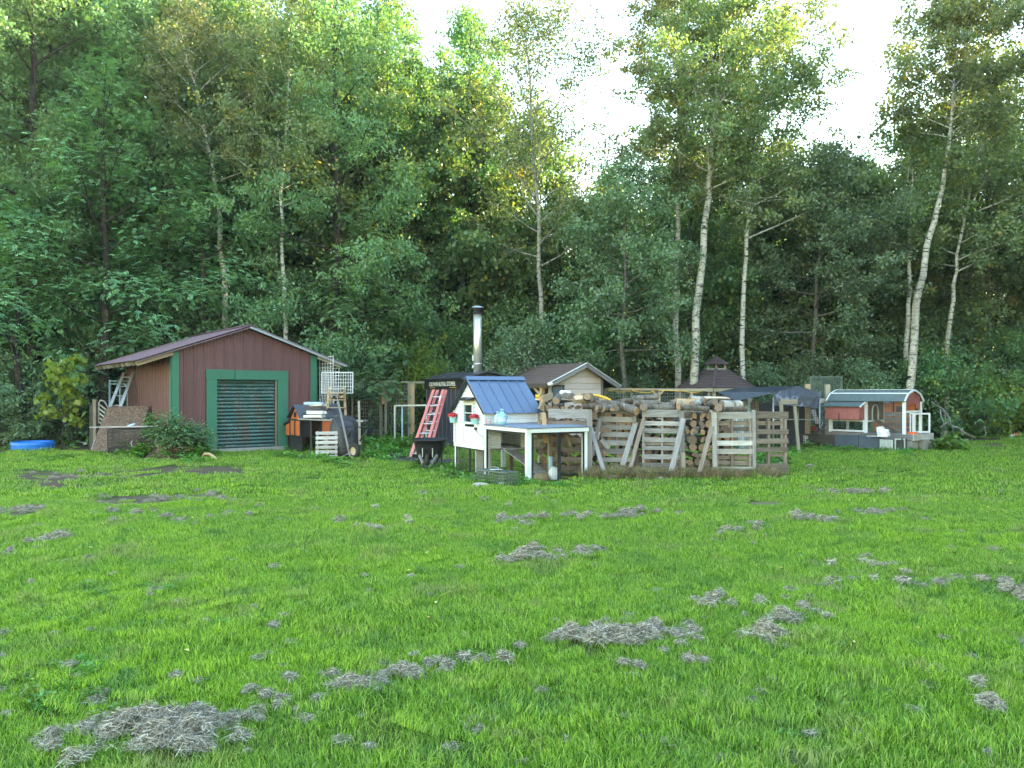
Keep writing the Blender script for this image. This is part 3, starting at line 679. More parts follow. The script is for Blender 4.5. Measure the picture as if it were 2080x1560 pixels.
# the leafy wall on the left: ash trees with drooping compound leaves
ASH = [(40, 23.4, 7.6, 'low ash tree left of the shed, drooping over the blue pool', 2.7), (70, 25.5, 19, 'ash tree filling the upper left corner, crown down to the blue pool', 3.6), (215, 24.6, 12.5, 'ash tree with bright drooping sprays just left of the brown shed roof', 3.0), (-90, 24.5, 17, 'ash tree cut off by the left edge of the picture', 3.6),
       (335, 27.5, 19, 'ash tree behind the ridge of the brown shed, left half', 3.4), (505, 28, 17, 'ash tree behind the thin white aspen over the shed', 3.2), (680, 26.2, 16.5, 'ash tree above the wire panels right of the brown shed', 3.3), (738, 25.6, 7.5, 'low ash sapling with drooping sprays between the shed and the stove building', 1.9), (420, 25.8, 9.5, 'low bright green ash right behind the shed roof peak', 2.3)]
for (px, d, H, lab, rc) in ASH:
    x = (px - 1040) * d / F
    place_tree('ash_tree', lab, dict(path=up(x, d, H), r0=.09 + H * .006, crown_lo=.10 if H < 13 else .14, Rc=rc, n_limb=int(H * 2.5)), M_BARKD, L_ASH, n_leaf=int((2600 if H > 14 else 2500) * H), lsize=.105 if H < 13 else .12, elev=(-5, 62), kind='pinnate' if H < 13 else 'round', aspect=.5, spread=.3, low_dense=1.15, rise=-.01)
# smaller plants in front of the woods
place_tree('round_bush', 'rounded grey-green bushy tree between the chimney and the tan shed', dict(path=up((1075 - 1040) * 24.5 / F, 24.8, 3.6), r0=.06, crown_lo=.30, Rc=1.35, n_limb=30), M_BARKG, L_GREY, n_leaf=9500, lsize=.085, elev=(5, 60), spread=.2)
place_tree('lime_sapling', 'lime green sapling beside the left wall of the stove building', dict(path=up(-3.1, 26.2, 3.0), r0=.03, crown_lo=.1, Rc=1.1, n_limb=20), M_BARKG, L_YEL, n_leaf=4200, lsize=.09, elev=(0, 50))
place_tree('basswood_sapling', 'sapling with large yellow-green leaves standing above the blue pool', dict(path=up((128 - 1040) * 21.8 / F, 21.8, 2.35, .0), r0=.022, crown_lo=.45, Rc=.55, n_limb=12), M_BARKD, L_YEL, n_leaf=420, lsize=.17, elev=(-35, 40), spread=.1, aspect=.85)
place_tree('lime_shrub', 'yellow-green shrub at the wood edge right of the fallen dead branch', dict(path=up((2000 - 1040) * 28 / F, 28.3, 1.9), r0=.03, crown_lo=.08, Rc=1.5, n_limb=22), M_BARKG, L_YEL, n_leaf=6000, lsize=.09, elev=(5, 50), low_dense=1.4)
place_tree('green_shrub', 'green shrub right behind the red coop', dict(path=up((1900 - 1040) * 27.5 / F, 28, 2.9), r0=.03, crown_lo=.08, Rc=1.9, n_limb=26), M_BARKG, L_MAP, n_leaf=10000, lsize=.10, elev=(5, 50), low_dense=1.4)

# --- repeated woods trees: four variants shared between many individuals
def variant(name, leafm, bark, H, Rc, lo, nl, n_leaf, ls, **kw):
    mb, q, r = build_tree(path=up(0, 0, H), r0=.13, crown_lo=lo, Rc=Rc, n_limb=nl, leaf=None, n_leaf=n_leaf, lsize=ls, twigs=False, **kw)
    return (mb.mesh('trunk', bark), np_mesh('crown', q, 4, leafm, rn=r), H)
VA = [variant('a', L_MAP, M_BARKD, 13.5, 3.0, .12, 40, 26000, .15, elev=(0, 60), spread=.32), variant('b', L_MAP, M_BARKG, 12, 2.8, .10, 36, 24000, .15, elev=(0, 60), spread=.32),
      variant('c', L_ASP, M_BARKG, 14, 2.8, .30, 36, 22000, .13, elev=(10, 60), spread=.3), variant('u', L_MAP, M_BARKD, 5.2, 2.2, .05, 30, 15000, .12, elev=(-5, 50), spread=.26, low_dense=1.3),
      variant('s', L_GREY, M_BARKG, 3.0, 1.6, .04, 24, 9000, .10, elev=(0, 50), spread=.2, low_dense=1.4)]
def wood(k, x, y, s, name, label, group, rz=None):
    tr, cr, H = VA[k]
    root = thing(name, label, 'tree' if k < 4 else 'shrub', (x, y, 0), rz if rz is not None else rnd.uniform(0, 6.28), group)
    root.scale = (s, s, s * rnd.uniform(.93, 1.07))
    link('trunk', tr, root); link('crown', cr, root)
LB = 'leafy tree standing in the mass of the woods behind the front row'
def treetop(px): return np.interp(px, [-800, 100, 600, 850, 900, 1020, 1100, 1190, 1230, 1260, 1640, 1700, 1760, 1800, 1900, 2080, 2800], [21, 21, 20, 17, 14.5, 15, 12.5, 10.8, 10.6, 13, 13.5, 12.0, 12.2, 14, 15, 14.5, 16])
ZN = ((-1e4, 190, 'left of the brown shed'), (190, 345, 'behind the left half of the brown shed'), (345, 520, 'behind the brown shed peak'), (520, 700, 'behind the right half of the brown shed'), (700, 860, 'behind the wire fence'), (860, 1000, 'behind the stove building'), (1000, 1120, 'behind the blue-roofed coop'), (1120, 1250, 'behind the tan shed'), (1250, 1380, 'behind the firewood'), (1380, 1530, 'behind the gazebo'), (1530, 1690, 'behind the tarp run'), (1690, 1870, 'behind the red coop'), (1870, 2080, 'behind the fallen branch'), (2080, 1e5, 'beyond the right edge of the picture'))
RWN = ('front row', 'second row', 'third row', 'fourth row', 'farthest row')
def wlabel(px, row):
    z = [c for a, b, c in ZN if a <= px < b][0]
    return 'woods tree %s, %s' % (z, RWN[row]), 'woods trees %s, %s' % (z, RWN[row])
for row_, (yy, st, off) in enumerate(((30.5, 3.1, 0), (34, 3.3, 1.5), (38.5, 3.8, .6), (44, 4.4, 2), (51, 5.2, 0))):
    x = -yy * .78 + off
    while x < yy * .80 + 6:
        xx = x + rnd.uniform(-.6, .6); yv = yy + rnd.uniform(-1.0, 1.0); k = rnd.choice((0, 0, 1, 1, 2)); px = 1040 + xx * F / yv
        H = treetop(px) * (1.0 if yy < 36 else 1.04) * rnd.uniform(.82, 1.0)
        if yy > 36: H = min(H, 12.5 * rnd.uniform(.85, 1.0) + (1.5 if px < 900 else 0))
        lb, gr = wlabel(px, row_); wood(k, xx, yv, H / VA[k][2], 'woods_tree', lb, gr); x += st
# unseen tall trees added right of the yard to keep sun off the lawn
for k in range(64):
    yv = -14 + 44 * (k + rnd.random()) / 64; xx = max(27, .72 * yv + 8) + rnd.uniform(0, 9)
    H = rnd.uniform(17, 20.5); v = rnd.choice((0, 1))
    wood(v, xx, yv, H / VA[v][2], 'woods_tree', 'unseen tall tree right of the yard, added to shade the lawn', 'added shade trees right of the yard')
# understorey at the edge of the woods
x = -23
while x < 24:
    yv = np.interp(x, [-23, -12, -6, 0, 8, 14, 24], [26.3, 26.6, 27.5, 28.5, 29.2, 29.8, 30.5]) + rnd.uniform(-.5, .5)
    wood(3, x, yv, rnd.uniform(.7, 1.1), 'understorey_tree', 'low bushy tree at the wood edge %s' % [c for a, b, c in ZN if a <= 1040 + x * F / yv < b][0], 'bushy trees along the wood edge'); x += rnd.uniform(1.9, 2.7)
for (px, d, s) in ((-20, 23.5, .9), (60, 24.2, .8), (150, 24.6, .8), (850, 27.2, .6), (770, 27.5, .7), (1300, 27.6, .7), (1560, 27.4, .8), (1625, 27.2, .9), (1760, 27.0, .8), (1940, 28.6, .7), (2060, 29.2, .8), (1180, 27.8, .6)):
    wood(4, (px - 1040) * d / F, d, s, 'edge_shrub', 'grey-green shrub at the wood edge %s' % [c for a, b, c in ZN if a <= px < b][0], 'shrubs at the wood edge')
# ================================================================== MATERIALS FOR BUILT THINGS
W_GREY = m_wood('weathered_grey_wood', (.13, .125, .125), (.46, .445, .445), (.28, .27, .265))
W_PALE = m_wood('whitened_wood', (.28, .27, .26), (.70, .69, .68), (.35, .32, .28))
W_BROWN = m_wood('brown_weathered_wood', (.11, .085, .07), (.36, .31, .27), (.15, .12, .10))
W_RED = m_wood('reddish_wood', (.12, .07, .05), (.33, .21, .16), (.2, .13, .1))
W_NEW = m_wood('tan_lumber', (.30, .20, .11), (.58, .44, .28), (.42, .33, .23))
W_OLD = m_wood('old_lumber', (.20, .17, .13), (.46, .42, .34), (.3, .27, .22))
W_DARK = m_wood('dark_wood', (.035, .03, .027), (.13, .11, .095), (.07, .06, .05))
M_BROWNMET = m_plain('brown_sheet_metal', (.135, .062, .066), .42, 0, .22, (.19, .13, .13), .25, .4, 3)
M_ROOFMET = m_plain('mauve_roof_metal', (.17, .105, .125), .38, 0, .18, (.22, .17, .17), .3, .5, 3)
M_GREEN = m_plain('green_trim', (.045, .165, .11), .42, 0, .15, (.10, .2, .16), .2, .4, 3)
M_WHITE = m_plain('white_paint', (.78, .82, .84), .5, 0, .06, (.45, .46, .42), .25, .3, 5)
M_BLUEROOF = m_plain('blue_roof_metal', (.085, .14, .255), .36, 0, .12, (.2, .27, .42), .2, .5, 3)
M_GREYROOF = m_plain('grey_blue_roof_metal', (.16, .21, .30), .33, 0, .12, (.3, .32, .36), .3, .5, 3)
M_BLACK = m_plain('black_paint', (.022, .023, .026), .45, 0, .2, (.08, .08, .08), .2, .4)
M_CHAR = m_plain('charcoal_sheet_metal', (.055, .055, .075), .38, 0, .15, (.12, .12, .13), .2, .5, 3)
M_STEEL = m_plain('stainless_steel', (.80, .79, .76), .36, .7, .1, (.45, .38, .28), .25, .5, 2)
M_GALV = m_plain('galvanised_steel', (.42, .48, .52), .42, .6, .15, (.30, .30, .30), .2, .5)
M_WIREW = m_plain('white_wire', (.72, .74, .76), .5, 0, .1)
M_WIREG = m_plain('grey_wire', (.30, .32, .31), .5, .3, .1)
M_WIRED = m_plain('dark_wire', (.03, .035, .04), .5, .2, .1)
M_WIREGR = m_plain('green_grey_wire', (.16, .23, .21), .5, .3, .1)
M_LBLUE = m_plain('pale_blue_paint', (.36, .55, .68), .45, 0, .2)
M_ORANGE = m_plain('orange_stain', (.62, .17, .055), .6, 0, .18, (.35, .1, .04), .3)
M_RUBBER = m_plain('black_rubber', (.02, .02, .021), .7, 0, .3, (.07, .06, .05), .4)
M_TRAYBL = m_plain('black_plastic', (.018, .019, .023), .42, 0, .3, (.09, .08, .08), .35)
M_TRAYOLD = m_plain('scuffed_black_plastic', (.035, .037, .045), .42, 0, .4, (.13, .11, .10), .55, .3, 3)
M_FIBER = m_plain('red_fibreglass', (.62, .19, .17), .5, 0, .15, (.72, .38, .36), .4)
M_ALU = m_plain('aluminium', (.50, .51, .53), .4, .6, .15, (.35, .35, .35), .3)
M_CONC = m_plain('concrete', (.38, .37, .35), .9, 0, .25, (.20, .19, .16), .5)
M_STONE = m_plain('pale_stone', (.50, .44, .38), .85, 0, .2, (.30, .27, .24), .5)
M_REDP = m_plain('faded_red_boards', (.36, .115, .105), .7, 0, .25, (.55, .36, .33), .45)
M_BROWNP = m_plain('brown_paint', (.17, .09, .07), .7, 0, .2)
M_SHGREEN = m_plain('green_felt_roof', (.11, .145, .15), .85, 0, .3, (.05, .07, .07), .5)
M_SHBROWN = m_plain('brown_shingle', (.13, .095, .085), .92, 0, .35, (.26, .22, .2), .4, .2, 9)
M_SHGAZ = m_plain('gazebo_shingle', (.085, .064, .068), .92, 0, .3, (.2, .16, .16), .4, .2, 9)
M_TAN = m_plain('tan_siding', (.60, .51, .48), .7, 0, .12, (.33, .26, .22), .4)
M_TARP = m_plain('dark_blue_tarp', (.045, .055, .075), .38, 0, .25, (.12, .13, .14), .3, .4, 3)
M_TARPS = m_plain('silver_grey_tarp', (.10, .105, .135), .3, 0, .4, (.26, .27, .32), .45, .6, 4)
M_POOL = m_plain('blue_pool_plastic', (.015, .15, .62), .35, 0, .2, (.03, .25, .75), .3, .5)
M_RED = m_plain('red_plastic', (.65, .05, .05), .45, 0, .15)
M_YEL = m_plain('yellow_plastic', (.85, .52, .04), .45, 0, .12, (.6, .4, .1), .2)
M_WPL = m_plain('white_plastic', (.78, .80, .82), .35, 0, .06, (.6, .6, .58), .2, .5)
M_BUCKET = m_plain('pale_teal_bucket', (.35, .60, .66), .4, 0, .1, (.5, .7, .72), .2)
M_PETAL = m_plain('red_petals', (.72, .07, .10), .6, 0, .35, (.85, .45, .45), .5, .2, 30)
M_DARKBOX = m_plain('dark_blue_grey_boards', (.065, .085, .12), .6, 0, .25, (.12, .14, .16), .4)
M_PLAST_B = m_plain('pale_blue_bag', (.45, .58, .80), .4, 0, .2, (.7, .75, .85), .4)
M_STRAW = m_plain('straw', (.42, .31, .16), .9, 0, .4, (.2, .14, .08), .5, .1, 20)
M_SOIL = m_plain('dark_soil', (.07, .05, .035), .95, 0, .4, (.14, .10, .07), .5, .1, 12)
t = NT('osb_board'); lc = t.attr('lc'); vo = t.n('TexVoronoi'); t.l(t.vmap(lc, (1, 1, 2.2)), vo.inputs['Vector']); vo.inputs['Scale'].default_value = 22
sc_n = t.n('SeparateColor'); t.l(vo.outputs['Color'], sc_n.inputs[0])
M_OSB = t.pbr(t.mix(t.noise(lc, 2.5, 4), t.ramp(sc_n.outputs[0], [(0, (.07, .045, .033)), (.6, (.17, .11, .08)), (1, (.34, .24, .18))]), (.13, .10, .085)), .9, 0, t.bump(sc_n.outputs[1], .4, .006), .1)
t = NT('painted_shutter'); lc = t.n('TexCoord').outputs['Object']
st1 = t.noise(t.vmap(lc, (10, 1, .35)), 2.0, 4, .6); st2 = t.noise(t.vmap(lc, (1, 1, 1.3)), 26, 3, .7); blob = t.noise(lc, 2.2, 3)
c = t.mix(t.noise(lc, 5, 4), (.020, .085, .085), (.055, .16, .15))
c = t.mix(t.math('MULTIPLY', t.ramp(st1, [(.50, 0.), (.60, 1.)]), .85), c, (.15, .07, .03))
c = t.mix(t.math('MULTIPLY', t.ramp(st2, [(.58, 0.), (.62, 1.)]), t.ramp(blob, [(.42, 0.), (.6, 1.)])), c, (.45, .55, .56))
M_DOOR = t.pbr(c, .38, 0, None, .5)
def m_end():
    t = NT('cut_wood_end'); lc = t.attr('lc'); s = t.n('SeparateXYZ'); rn = t.attr('rn', True)
    n = t.noise(lc, 20, 4, .6)
    c = t.mix(t.ramp(n, [(.35, 0.), (.7, 1.)]), (.33, .21, .12), (.55, .40, .26))
    c = t.mix(t.ramp(rn, [(.15, 0.), (.9, .9)]), c, (.21, .17, .145))
    ck = t.noise(lc, 55, 3, .7, 1.5); c = t.mix(t.math('MULTIPLY', t.ramp(ck, [(.55, 0.), (.62, 1.)]), .75), c, (.07, .05, .04))
    return t.pbr(c, .85, 0, t.bump(n, .4, .005), .1)
M_END = m_end()
M_SPLIT = m_wood('split_face', (.42, .30, .17), (.72, .58, .40), (.55, .42, .28))
M_LBARK = m_bark('log_bark', (.26, .235, .21), (.075, .065, .06))
M_LBIRCH = m_bark('log_birch_bark', (.60, .58, .55), (.12, .10, .09), white=True)

def single(name, label, cat, mb, mats, group=None, loc=None):
    """one thing that is one mesh; its origin goes to its base"""
    xs = [p.x for p in mb.v]; ys = [p.y for p in mb.v]; zs = [p.z for p in mb.v]
    b = Vector(loc) if loc is not None else Vector(((min(xs) + max(xs)) / 2, (min(ys) + max(ys)) / 2, min(zs)))
    for i in range(len(mb.v)): mb.v[i] = mb.v[i] - b
    o = link(name, mb.mesh(name, mats)); o.location = b
    return tag(o, label, cat, group)
def grid(mb, o, a, b, na, nb, r=.003, ends=True):
    """wire grid: na wires across vector a, nb wires across vector b"""
    o = Vector(o); a = Vector(a); b = Vector(b); nrm = a.cross(b).normalized()
    for i in range(na + 1): mb.beam(o + a * (i / na), o + a * (i / na) + b, r * 2, r * 2, nrm)
    for j in range(nb + 1): mb.beam(o + b * (j / nb) - nrm * r * 2, o + b * (j / nb) + a - nrm * r * 2, r * 2, r * 2, nrm)
    return mb
def rect_frame(mb, o, a, b, w, t_=None, mi=0):
    """picture frame of four beams butted end to end, in the plane of a,b"""
    o = Vector(o); a = Vector(a); b = Vector(b); n = a.cross(b).normalized(); t_ = t_ or w; ua = a.normalized(); ub = b.normalized()
    mb.beam(o + ub * w / 2, o + a + ub * w / 2, w, t_, n, mi); mb.beam(o + b - ub * w / 2, o + a + b - ub * w / 2, w, t_, n, mi)
    mb.beam(o + ua * w / 2 + ub * w, o + ua * w / 2 + b - ub * w, w, t_, n, mi); mb.beam(o + a - ua * w / 2 + ub * w, o + a - ua * w / 2 + b - ub * w, w, t_, n, mi)
    return mb
def ribbed(mb, o, a, ts, b0, b1=None, rib=((0, 0), (.012, .022), (.035, .022), (.047, 0)), n=None, mid=True, th=.004):
    """one sheet-metal panel: profile along a (width), extruded from b0 line to b1 line. o: origin, a: width vector"""
    o = Vector(o); a = Vector(a); W = a.length; ua = a.normalized(); n = Vector(n)
    prof = list(rib) + ([(W * .36, 0), (W * .38, .006), (W * .44, .006), (W * .46, 0), (W * .70, 0), (W * .72, .006), (W * .78, .006), (W * .80, 0)] if mid else []) + [(W + .004, 0)]
    vs = []
    for side in (0, 1):
        for (x, h) in prof:
            f = x / W; lo = b0(f) if callable(b0) else Vector(b0); hi = b1(f) if callable(b1) else Vector(b1)
            vs.append(o + ua * x + lo + n * (h - side * th)); vs.append(o + ua * x + hi + n * (h - side * th))
    k = len(prof); fs = []
    for i in range(k - 1):
        fs.append((2 * i, 2 * i + 2, 2 * i + 3, 2 * i + 1)); j = 2 * k
        fs.append((j + 2 * i, j + 2 * i + 1, j + 2 * i + 3, j + 2 * i + 2)); fs.append((2 * i, j + 2 * i, j + 2 * i + 2, 2 * i + 2)); fs.append((2 * i + 1, 2 * i + 3, j + 2 * i + 3, j + 2 * i + 1))
    return mb.add(vs, fs)
def text_mesh(name, body, size, mat, parent, loc, rot, ext=.004, xs=1.0, bold=0.0):
    cu = bpy.data.curves.new(name, 'FONT'); cu.body = body; cu.size = size; cu.extrude = ext; cu.offset = bold; cu.resolution_u = 3
    tmp = bpy.data.objects.new(name, cu); COL.objects.link(tmp)
    dg = bpy.context.evaluated_depsgraph_get(); me = bpy.data.meshes.new_from_object(tmp.evaluated_get(dg))
    bpy.data.objects.remove(tmp); me.name = name; me.materials.clear(); me.materials.append(mat)
    o = link(name, me, parent); o.location = loc; o.rotation_euler = rot; o.scale = (xs, 1, 1)
    return o

# ================================================================== BROWN METAL SHED
SA = R(38.3); SO = Vector((-8.66, 19.7, 0))
shed = thing('metal_shed', 'brown ribbed metal shed with green trim and rusty green roll-up door', 'shed', SO, SA)
W_, DP = 3.87, 5.0; PKX, PKZ, EVZ = 1.93, 3.34, 2.66
def gab(x): return EVZ + (PKZ - EVZ) * (1 - abs(x - PKX) / PKX) - .02
MB().box((W_ / 2, DP / 2, .035), (W_ + .06, DP + .06, .13)).box((1.92, -.12, .045), (2.2, .22, .13)).build('concrete_slab', M_CONC, shed)
dx0, dx1, dzt = 1.107, 2.735, 1.94
npan = 15; pw = W_ / npan
for i in range(npan):
    x0 = i * pw
    inside = x0 + pw > 1.12 and x0 < 2.72
    z0 = .11 if not inside else 2.05
    mb = MB(); ribbed(mb, (x0, -.002, 0), (pw, 0, 0), None, lambda f, z0=z0: Vector((0, 0, z0)), lambda f, x0=x0: Vector((0, 0, gab(x0 + f * pw))), n=(0, -1, 0)); mb.build('wall_panel', M_BROWNMET, shed)
for i in range(18):
    y0 = i * DP / 18; mb = MB(); ribbed(mb, (0, y0 + DP / 18, 0), (0, -DP / 18, 0), None, (0, 0, .11), (0, 0, EVZ), n=(-1, 0, 0)); mb.build('wall_panel', M_BROWNMET, shed)
mb = MB(); mb.box((W_ + .01, DP / 2, 1.4), (.02, DP, 2.56)); mb.ext([(0, DP, .1), (W_, DP, .1), (W_, DP, EVZ), (PKX, DP, PKZ - .03), (0, DP, EVZ)], (0, .02, 0)); mb.build('rear_wall', M_BROWNMET, shed)
MB().box((.07, -.03, 1.38), (.17, .02, 2.55), axis=2).box((-.03, .06, 1.38), (.02, .15, 2.55), axis=2).build('corner_trim', M_GREEN, shed)
MB().box((W_ - .07, -.03, 1.38), (.17, .02, 2.55), axis=2).box((W_ + .04, .06, 1.38), (.02, .15, 2.55), axis=2).build('corner_trim', M_GREEN, shed)
MB().box((.97, -.04, 1.02), (.27, .035, 1.84), axis=2).build('door_trim', M_GREEN, shed)
MB().box((2.89, -.04, 1.02), (.29, .035, 1.84), axis=2).build('door_trim', M_GREEN, shed)
MB().box((1.19, -.045, 2.075), (.74, .04, .26)).build('door_trim', M_GREEN, shed)
MB().box((2.305, -.042, 2.07), (1.46, .04, .25)).build('door_trim', M_GREEN, shed)
MB().box((dx1 - .02, .01, 1.02), (.04, .06, 1.86), axis=2).build('door_track', W_OLD, shed)
mb = MB().box((1.92, .16, 1.1), (2.1, .02, 2.2)); mb.build('door_backing', M_BLACK, shed)
nsl = 19; sh = (dzt - .10) / nsl
for i in range(nsl):
    z = .10 + i * sh; mb = MB(); poly = [(dx0, .09, z), (dx0, .072, z + sh * .12), (dx0, .035, z + sh * .3), (dx0, .03, z + sh * .55), (dx0, .05, z + sh * .8), (dx0, .09, z + sh * .97)]
    mb.ext(poly, (dx1 - dx0 - .05, 0, 0)); mb.build('door_slat', M_DOOR, shed)
MB().box((dx0 + (dx1 - dx0) * .90, .0, 1.05), (.17, .05, .03)).build('door_handle', M_GALV, shed)
# roof
def slope(z, side):
    return None
for sd_, xe, name in ((-1, -.90, 'roof_panel'), (1, W_ + .90, 'roof_panel')):
    xr = PKX; k = (EVZ - PKZ) / PKX; ze = PKZ + .05 + k * abs(xe - xr); N = 7; y0 = -.20; L = DP + .40
    for i in range(N):
        ya = y0 + L * i / N; mb = MB(); nn = Vector((sd_ * .33, 0, 1)).normalized()
        for q in range(3):
            yy = ya + L / N * q / 3; ribbed(mb, (0, yy, 0), (0, L / N / 3, 0), None, (xe, 0, ze), (xr, 0, PKZ + .05), n=nn, mid=False)
        mb.build(name, M_ROOFMET, shed)
mb = MB(); mb.beam((PKX - .09, -.21, PKZ + .06), (PKX - .09, DP + .2, PKZ + .06), .2, .015, (-.33, 0, 1)); mb.beam((PKX + .09, -.21, PKZ + .06), (PKX + .09, DP + .2, PKZ + .06), .2, .015, (.33, 0, 1)); mb.build('ridge_cap', M_ROOFMET, shed)
k = (EVZ - PKZ) / PKX
MB().beam((-.87, -.12, PKZ - .05 + k * 2.80), (-.02, -.12, PKZ - .05 + k * 1.95), .05, .11, (0, 0, 1)).build('rake_board', W_NEW, shed)
MB().beam((W_ + .02, -.12, PKZ - .05 + k * 1.96), (W_ + .72, -.12, PKZ - .05 + k * 2.66), .05, .10, (0, 0, 1)).build('rake_board', W_OLD, shed)
MB().beam((PKX, -.19, PKZ + .01), (W_ + .88, -.19, PKZ + .01 + k * 2.82), .03, .05).build('rake_trim', M_GALV, shed)
MB().beam((PKX, -.19, PKZ + .0), (-.86, -.19, PKZ + .0 + k * 2.79), .02, .03).build('rake_trim', M_ROOFMET, shed)
for i in range(9):
    y = .3 + i * (DP - .3) / 8; MB().beam((-.88, y, PKZ - .04 + k * 2.81), (0, y, PKZ - .04 + k * 1.93), .045, .10).build('rafter_tail', W_OLD, shed)

# ================================================================== STOVE BUILDING
VA_ = R(-60.8)
stv = thing('stove_building', 'charcoal metal stove building with a black lettered band under its low roof', 'stove building', (-2.70, 24.4, 0), VA_)
LX, WY = 2.75, 1.45
for i in range(9):
    x0 = i * LX / 9; mb = MB(); ribbed(mb, (x0, -.002, 0), (LX / 9, 0, 0), None, (0, 0, .08), (0, 0, 1.72), n=(0, -1, 0), mid=False); mb.build('wall_panel', M_CHAR, stv)
for i in range(5):
    y0 = i * WY / 5; mb = MB(); ribbed(mb, (LX + .002, y0, 0), (0, WY / 5, 0), None, (0, 0, .08), (0, 0, 1.98), n=(1, 0, 0), mid=False); mb.build('wall_panel', M_CHAR, stv)
MB().box((LX / 2, WY / 2 + .03, 1.0), (LX - .06, WY - .1, 1.9)).build('inner_casing', M_BLACK, stv)
MB().box((LX / 2, -.03, 1.86), (LX + .06, .05, .29)).build('sign_band', M_BLACK, stv)
MB().box((LX / 2, WY / 2, .03), (LX + .1, WY + .1, .1)).build('base_slab', M_CONC, stv)
M_LET = m_plain('lettering_grey', (.78, .78, .76), .5, 0, .05)
tx = text_mesh('lettering', 'CROWN ROYAL STOVES', .185, M_LET, stv, (.34, -.058, 1.79), (R(90), 0, 0), xs=.93, bold=.003)
MB().box((.62, -.058, 1.745), (.42, .006, .012)).box((2.1, -.058, 1.745), (.5, .006, .012)).build('sign_stripe', M_YEL, stv)
mb = MB()
pr = [(-.14, 1.99), (.12, 2.07), (.5, 2.17), (.72, 2.22), (.94, 2.18), (1.3, 2.08), (WY + .14, 1.99)]
mb.ext([(-.12, y, z) for y, z in pr] + [(-.12, y, z - .035) for y, z in pr[::-1]], (LX + .24, 0, 0)); mb.build('roof', M_CHAR, stv)
MB().box((LX / 2, -.145, 1.985), (LX + .26, .02, .06)).build('gutter', M_BLACK, stv)
mb = MB(); mb.ext([(LX + .01, y, z - .05) for y, z in pr[1:-1]] + [(LX + .01, 1.3, 1.96), (LX + .01, .12, 1.96)], (.04, 0, 0)); mb.build('roof_gable', M_BLACK, stv)
for x in (.35, .9, 1.5): MB().box((x, .35, 2.155), (.012, .75, .02), Matrix.Rotation(.25, 3, 'X')).build('roof_seam', M_CHAR, stv)
MB().tube([(1.35, .75, 2.18), (1.35, .75, 2.36)], .055, 12).build('roof_vent', M_BLACK, stv)
ch = MB(); ch.tube([(2.15, .72, 2.15), (2.15, .72, 3.95)], .125, 20, caps=True); chim = ch.build('chimney', M_STEEL, stv)
MB().tube([(2.15, .72, 2.42), (2.15, .72, 2.45)], .132, 20).build('chimney_band', M_STEEL, chim)
MB().tube([(2.15, .72, 2.12), (2.15, .72, 2.2)], [.21, .13], 20).build('chimney_flashing', M_GALV, chim)
cp = MB(); cp.tube([(2.15, .72, 3.92), (2.15, .72, 3.95)], .175, 20); cp.tube([(2.15, .72, 3.95), (2.15, .72, 4.03)], .13, 16); cp.tube([(2.15, .72, 4.03), (2.15, .72, 4.05)], .17, 20); cp.tube([(2.15, .72, 4.05), (2.15, .72, 4.1)], .14, 16); cp.build('chimney_cap', M_BLACK, chim)
MB().lathe([(.175, 4.10), (.165, 4.13), (.10, 4.155), (.0, 4.16)], 20, c=(2.15, .72, 0)).build('cap_lid', M_GALV, chim)
MB().box((2.12, .585, 2.62), (.08, .012, .16)).build('rating_label', M_WHITE, chim)
MB().box((2.12, .583, 2.36), (.07, .012, .09)).build('rating_label', M_WHITE, chim)

# ================================================================== TAN SHED
TS = thing('tan_shed', 'small tan clapboard shed with a brown shingled roof behind the firewood', 'shed', (1.04, 22.1, 0), R(37.9))
TW, TD, px_, pz_ = 2.13, 2.6, 1.29, 2.42
def tg(x): return (1.86 + (pz_ - 1.86) * x / px_) if x < px_ else (pz_ - (pz_ - 2.02) * (x - px_) / (TW - px_))
z = .12
while z < pz_ - .06:
    z1 = min(z + .172, pz_ - .03)
    xa = 0 if z1 < 1.86 else (z1 - 1.86) / (pz_ - 1.86) * px_; xb = TW if z1 < 2.02 else px_ + (pz_ - z1) / (pz_ - 2.02) * (TW - px_)
    xa2 = 0 if z < 1.86 else (z - 1.86) / (pz_ - 1.86) * px_; xb2 = TW if z < 2.02 else px_ + (pz_ - z) / (pz_ - 2.02) * (TW - px_)
    segs = [(xa2, xb2, xa, xb)] if z1 > 1.80 or z < .9 else [(.58, xb2, .58, xb)]
    for (a0, a1, b0, b1) in segs:
        mb = MB(); mb.add([(a0, -.028, z), (a1, -.028, z), (b1, -.008, z1), (b0, -.008, z1), (a0, .0, z), (a1, .0, z), (b1, .0, z1), (b0, .0, z1)], [(0, 1, 2, 3), (4, 7, 6, 5), (0, 4, 5, 1), (3, 2, 6, 7), (0, 3, 7, 4), (1, 5, 6, 2)]); mb.build('siding_board', M_TAN, TS)
    z += .176
MB().box((TW - .03, -.035, 1.07), (.07, .03, 1.9), axis=2).build('corner_board', W_GREY, TS)
MB().box((.03, -.035, .98), (.09, .04, 1.74), axis=2).build('corner_board', W_GREY, TS)
mb = MB(); mb.box((TW / 2, .2, .95), (TW - .06, .02, 1.8)); mb.build('inner_wall', W_DARK, TS)
MB().box((TW, TD / 2, 1.0), (.03, TD, 1.9)).box((TW / 2, TD, 1.0), (TW, .03, 1.9)).build('rear_wall', M_TAN, TS)
t = NT('blue_worn_shutter'); lc = t.attr('lc'); nz_ = t.noise(t.vmap(lc, (1.5, 6, 6)), 4, 5, .7)
M_SHUT = t.pbr(t.ramp(nz_, [(.3, (.05, .09, .14)), (.5, (.12, .18, .24)), (.62, (.20, .14, .10))]), .8)
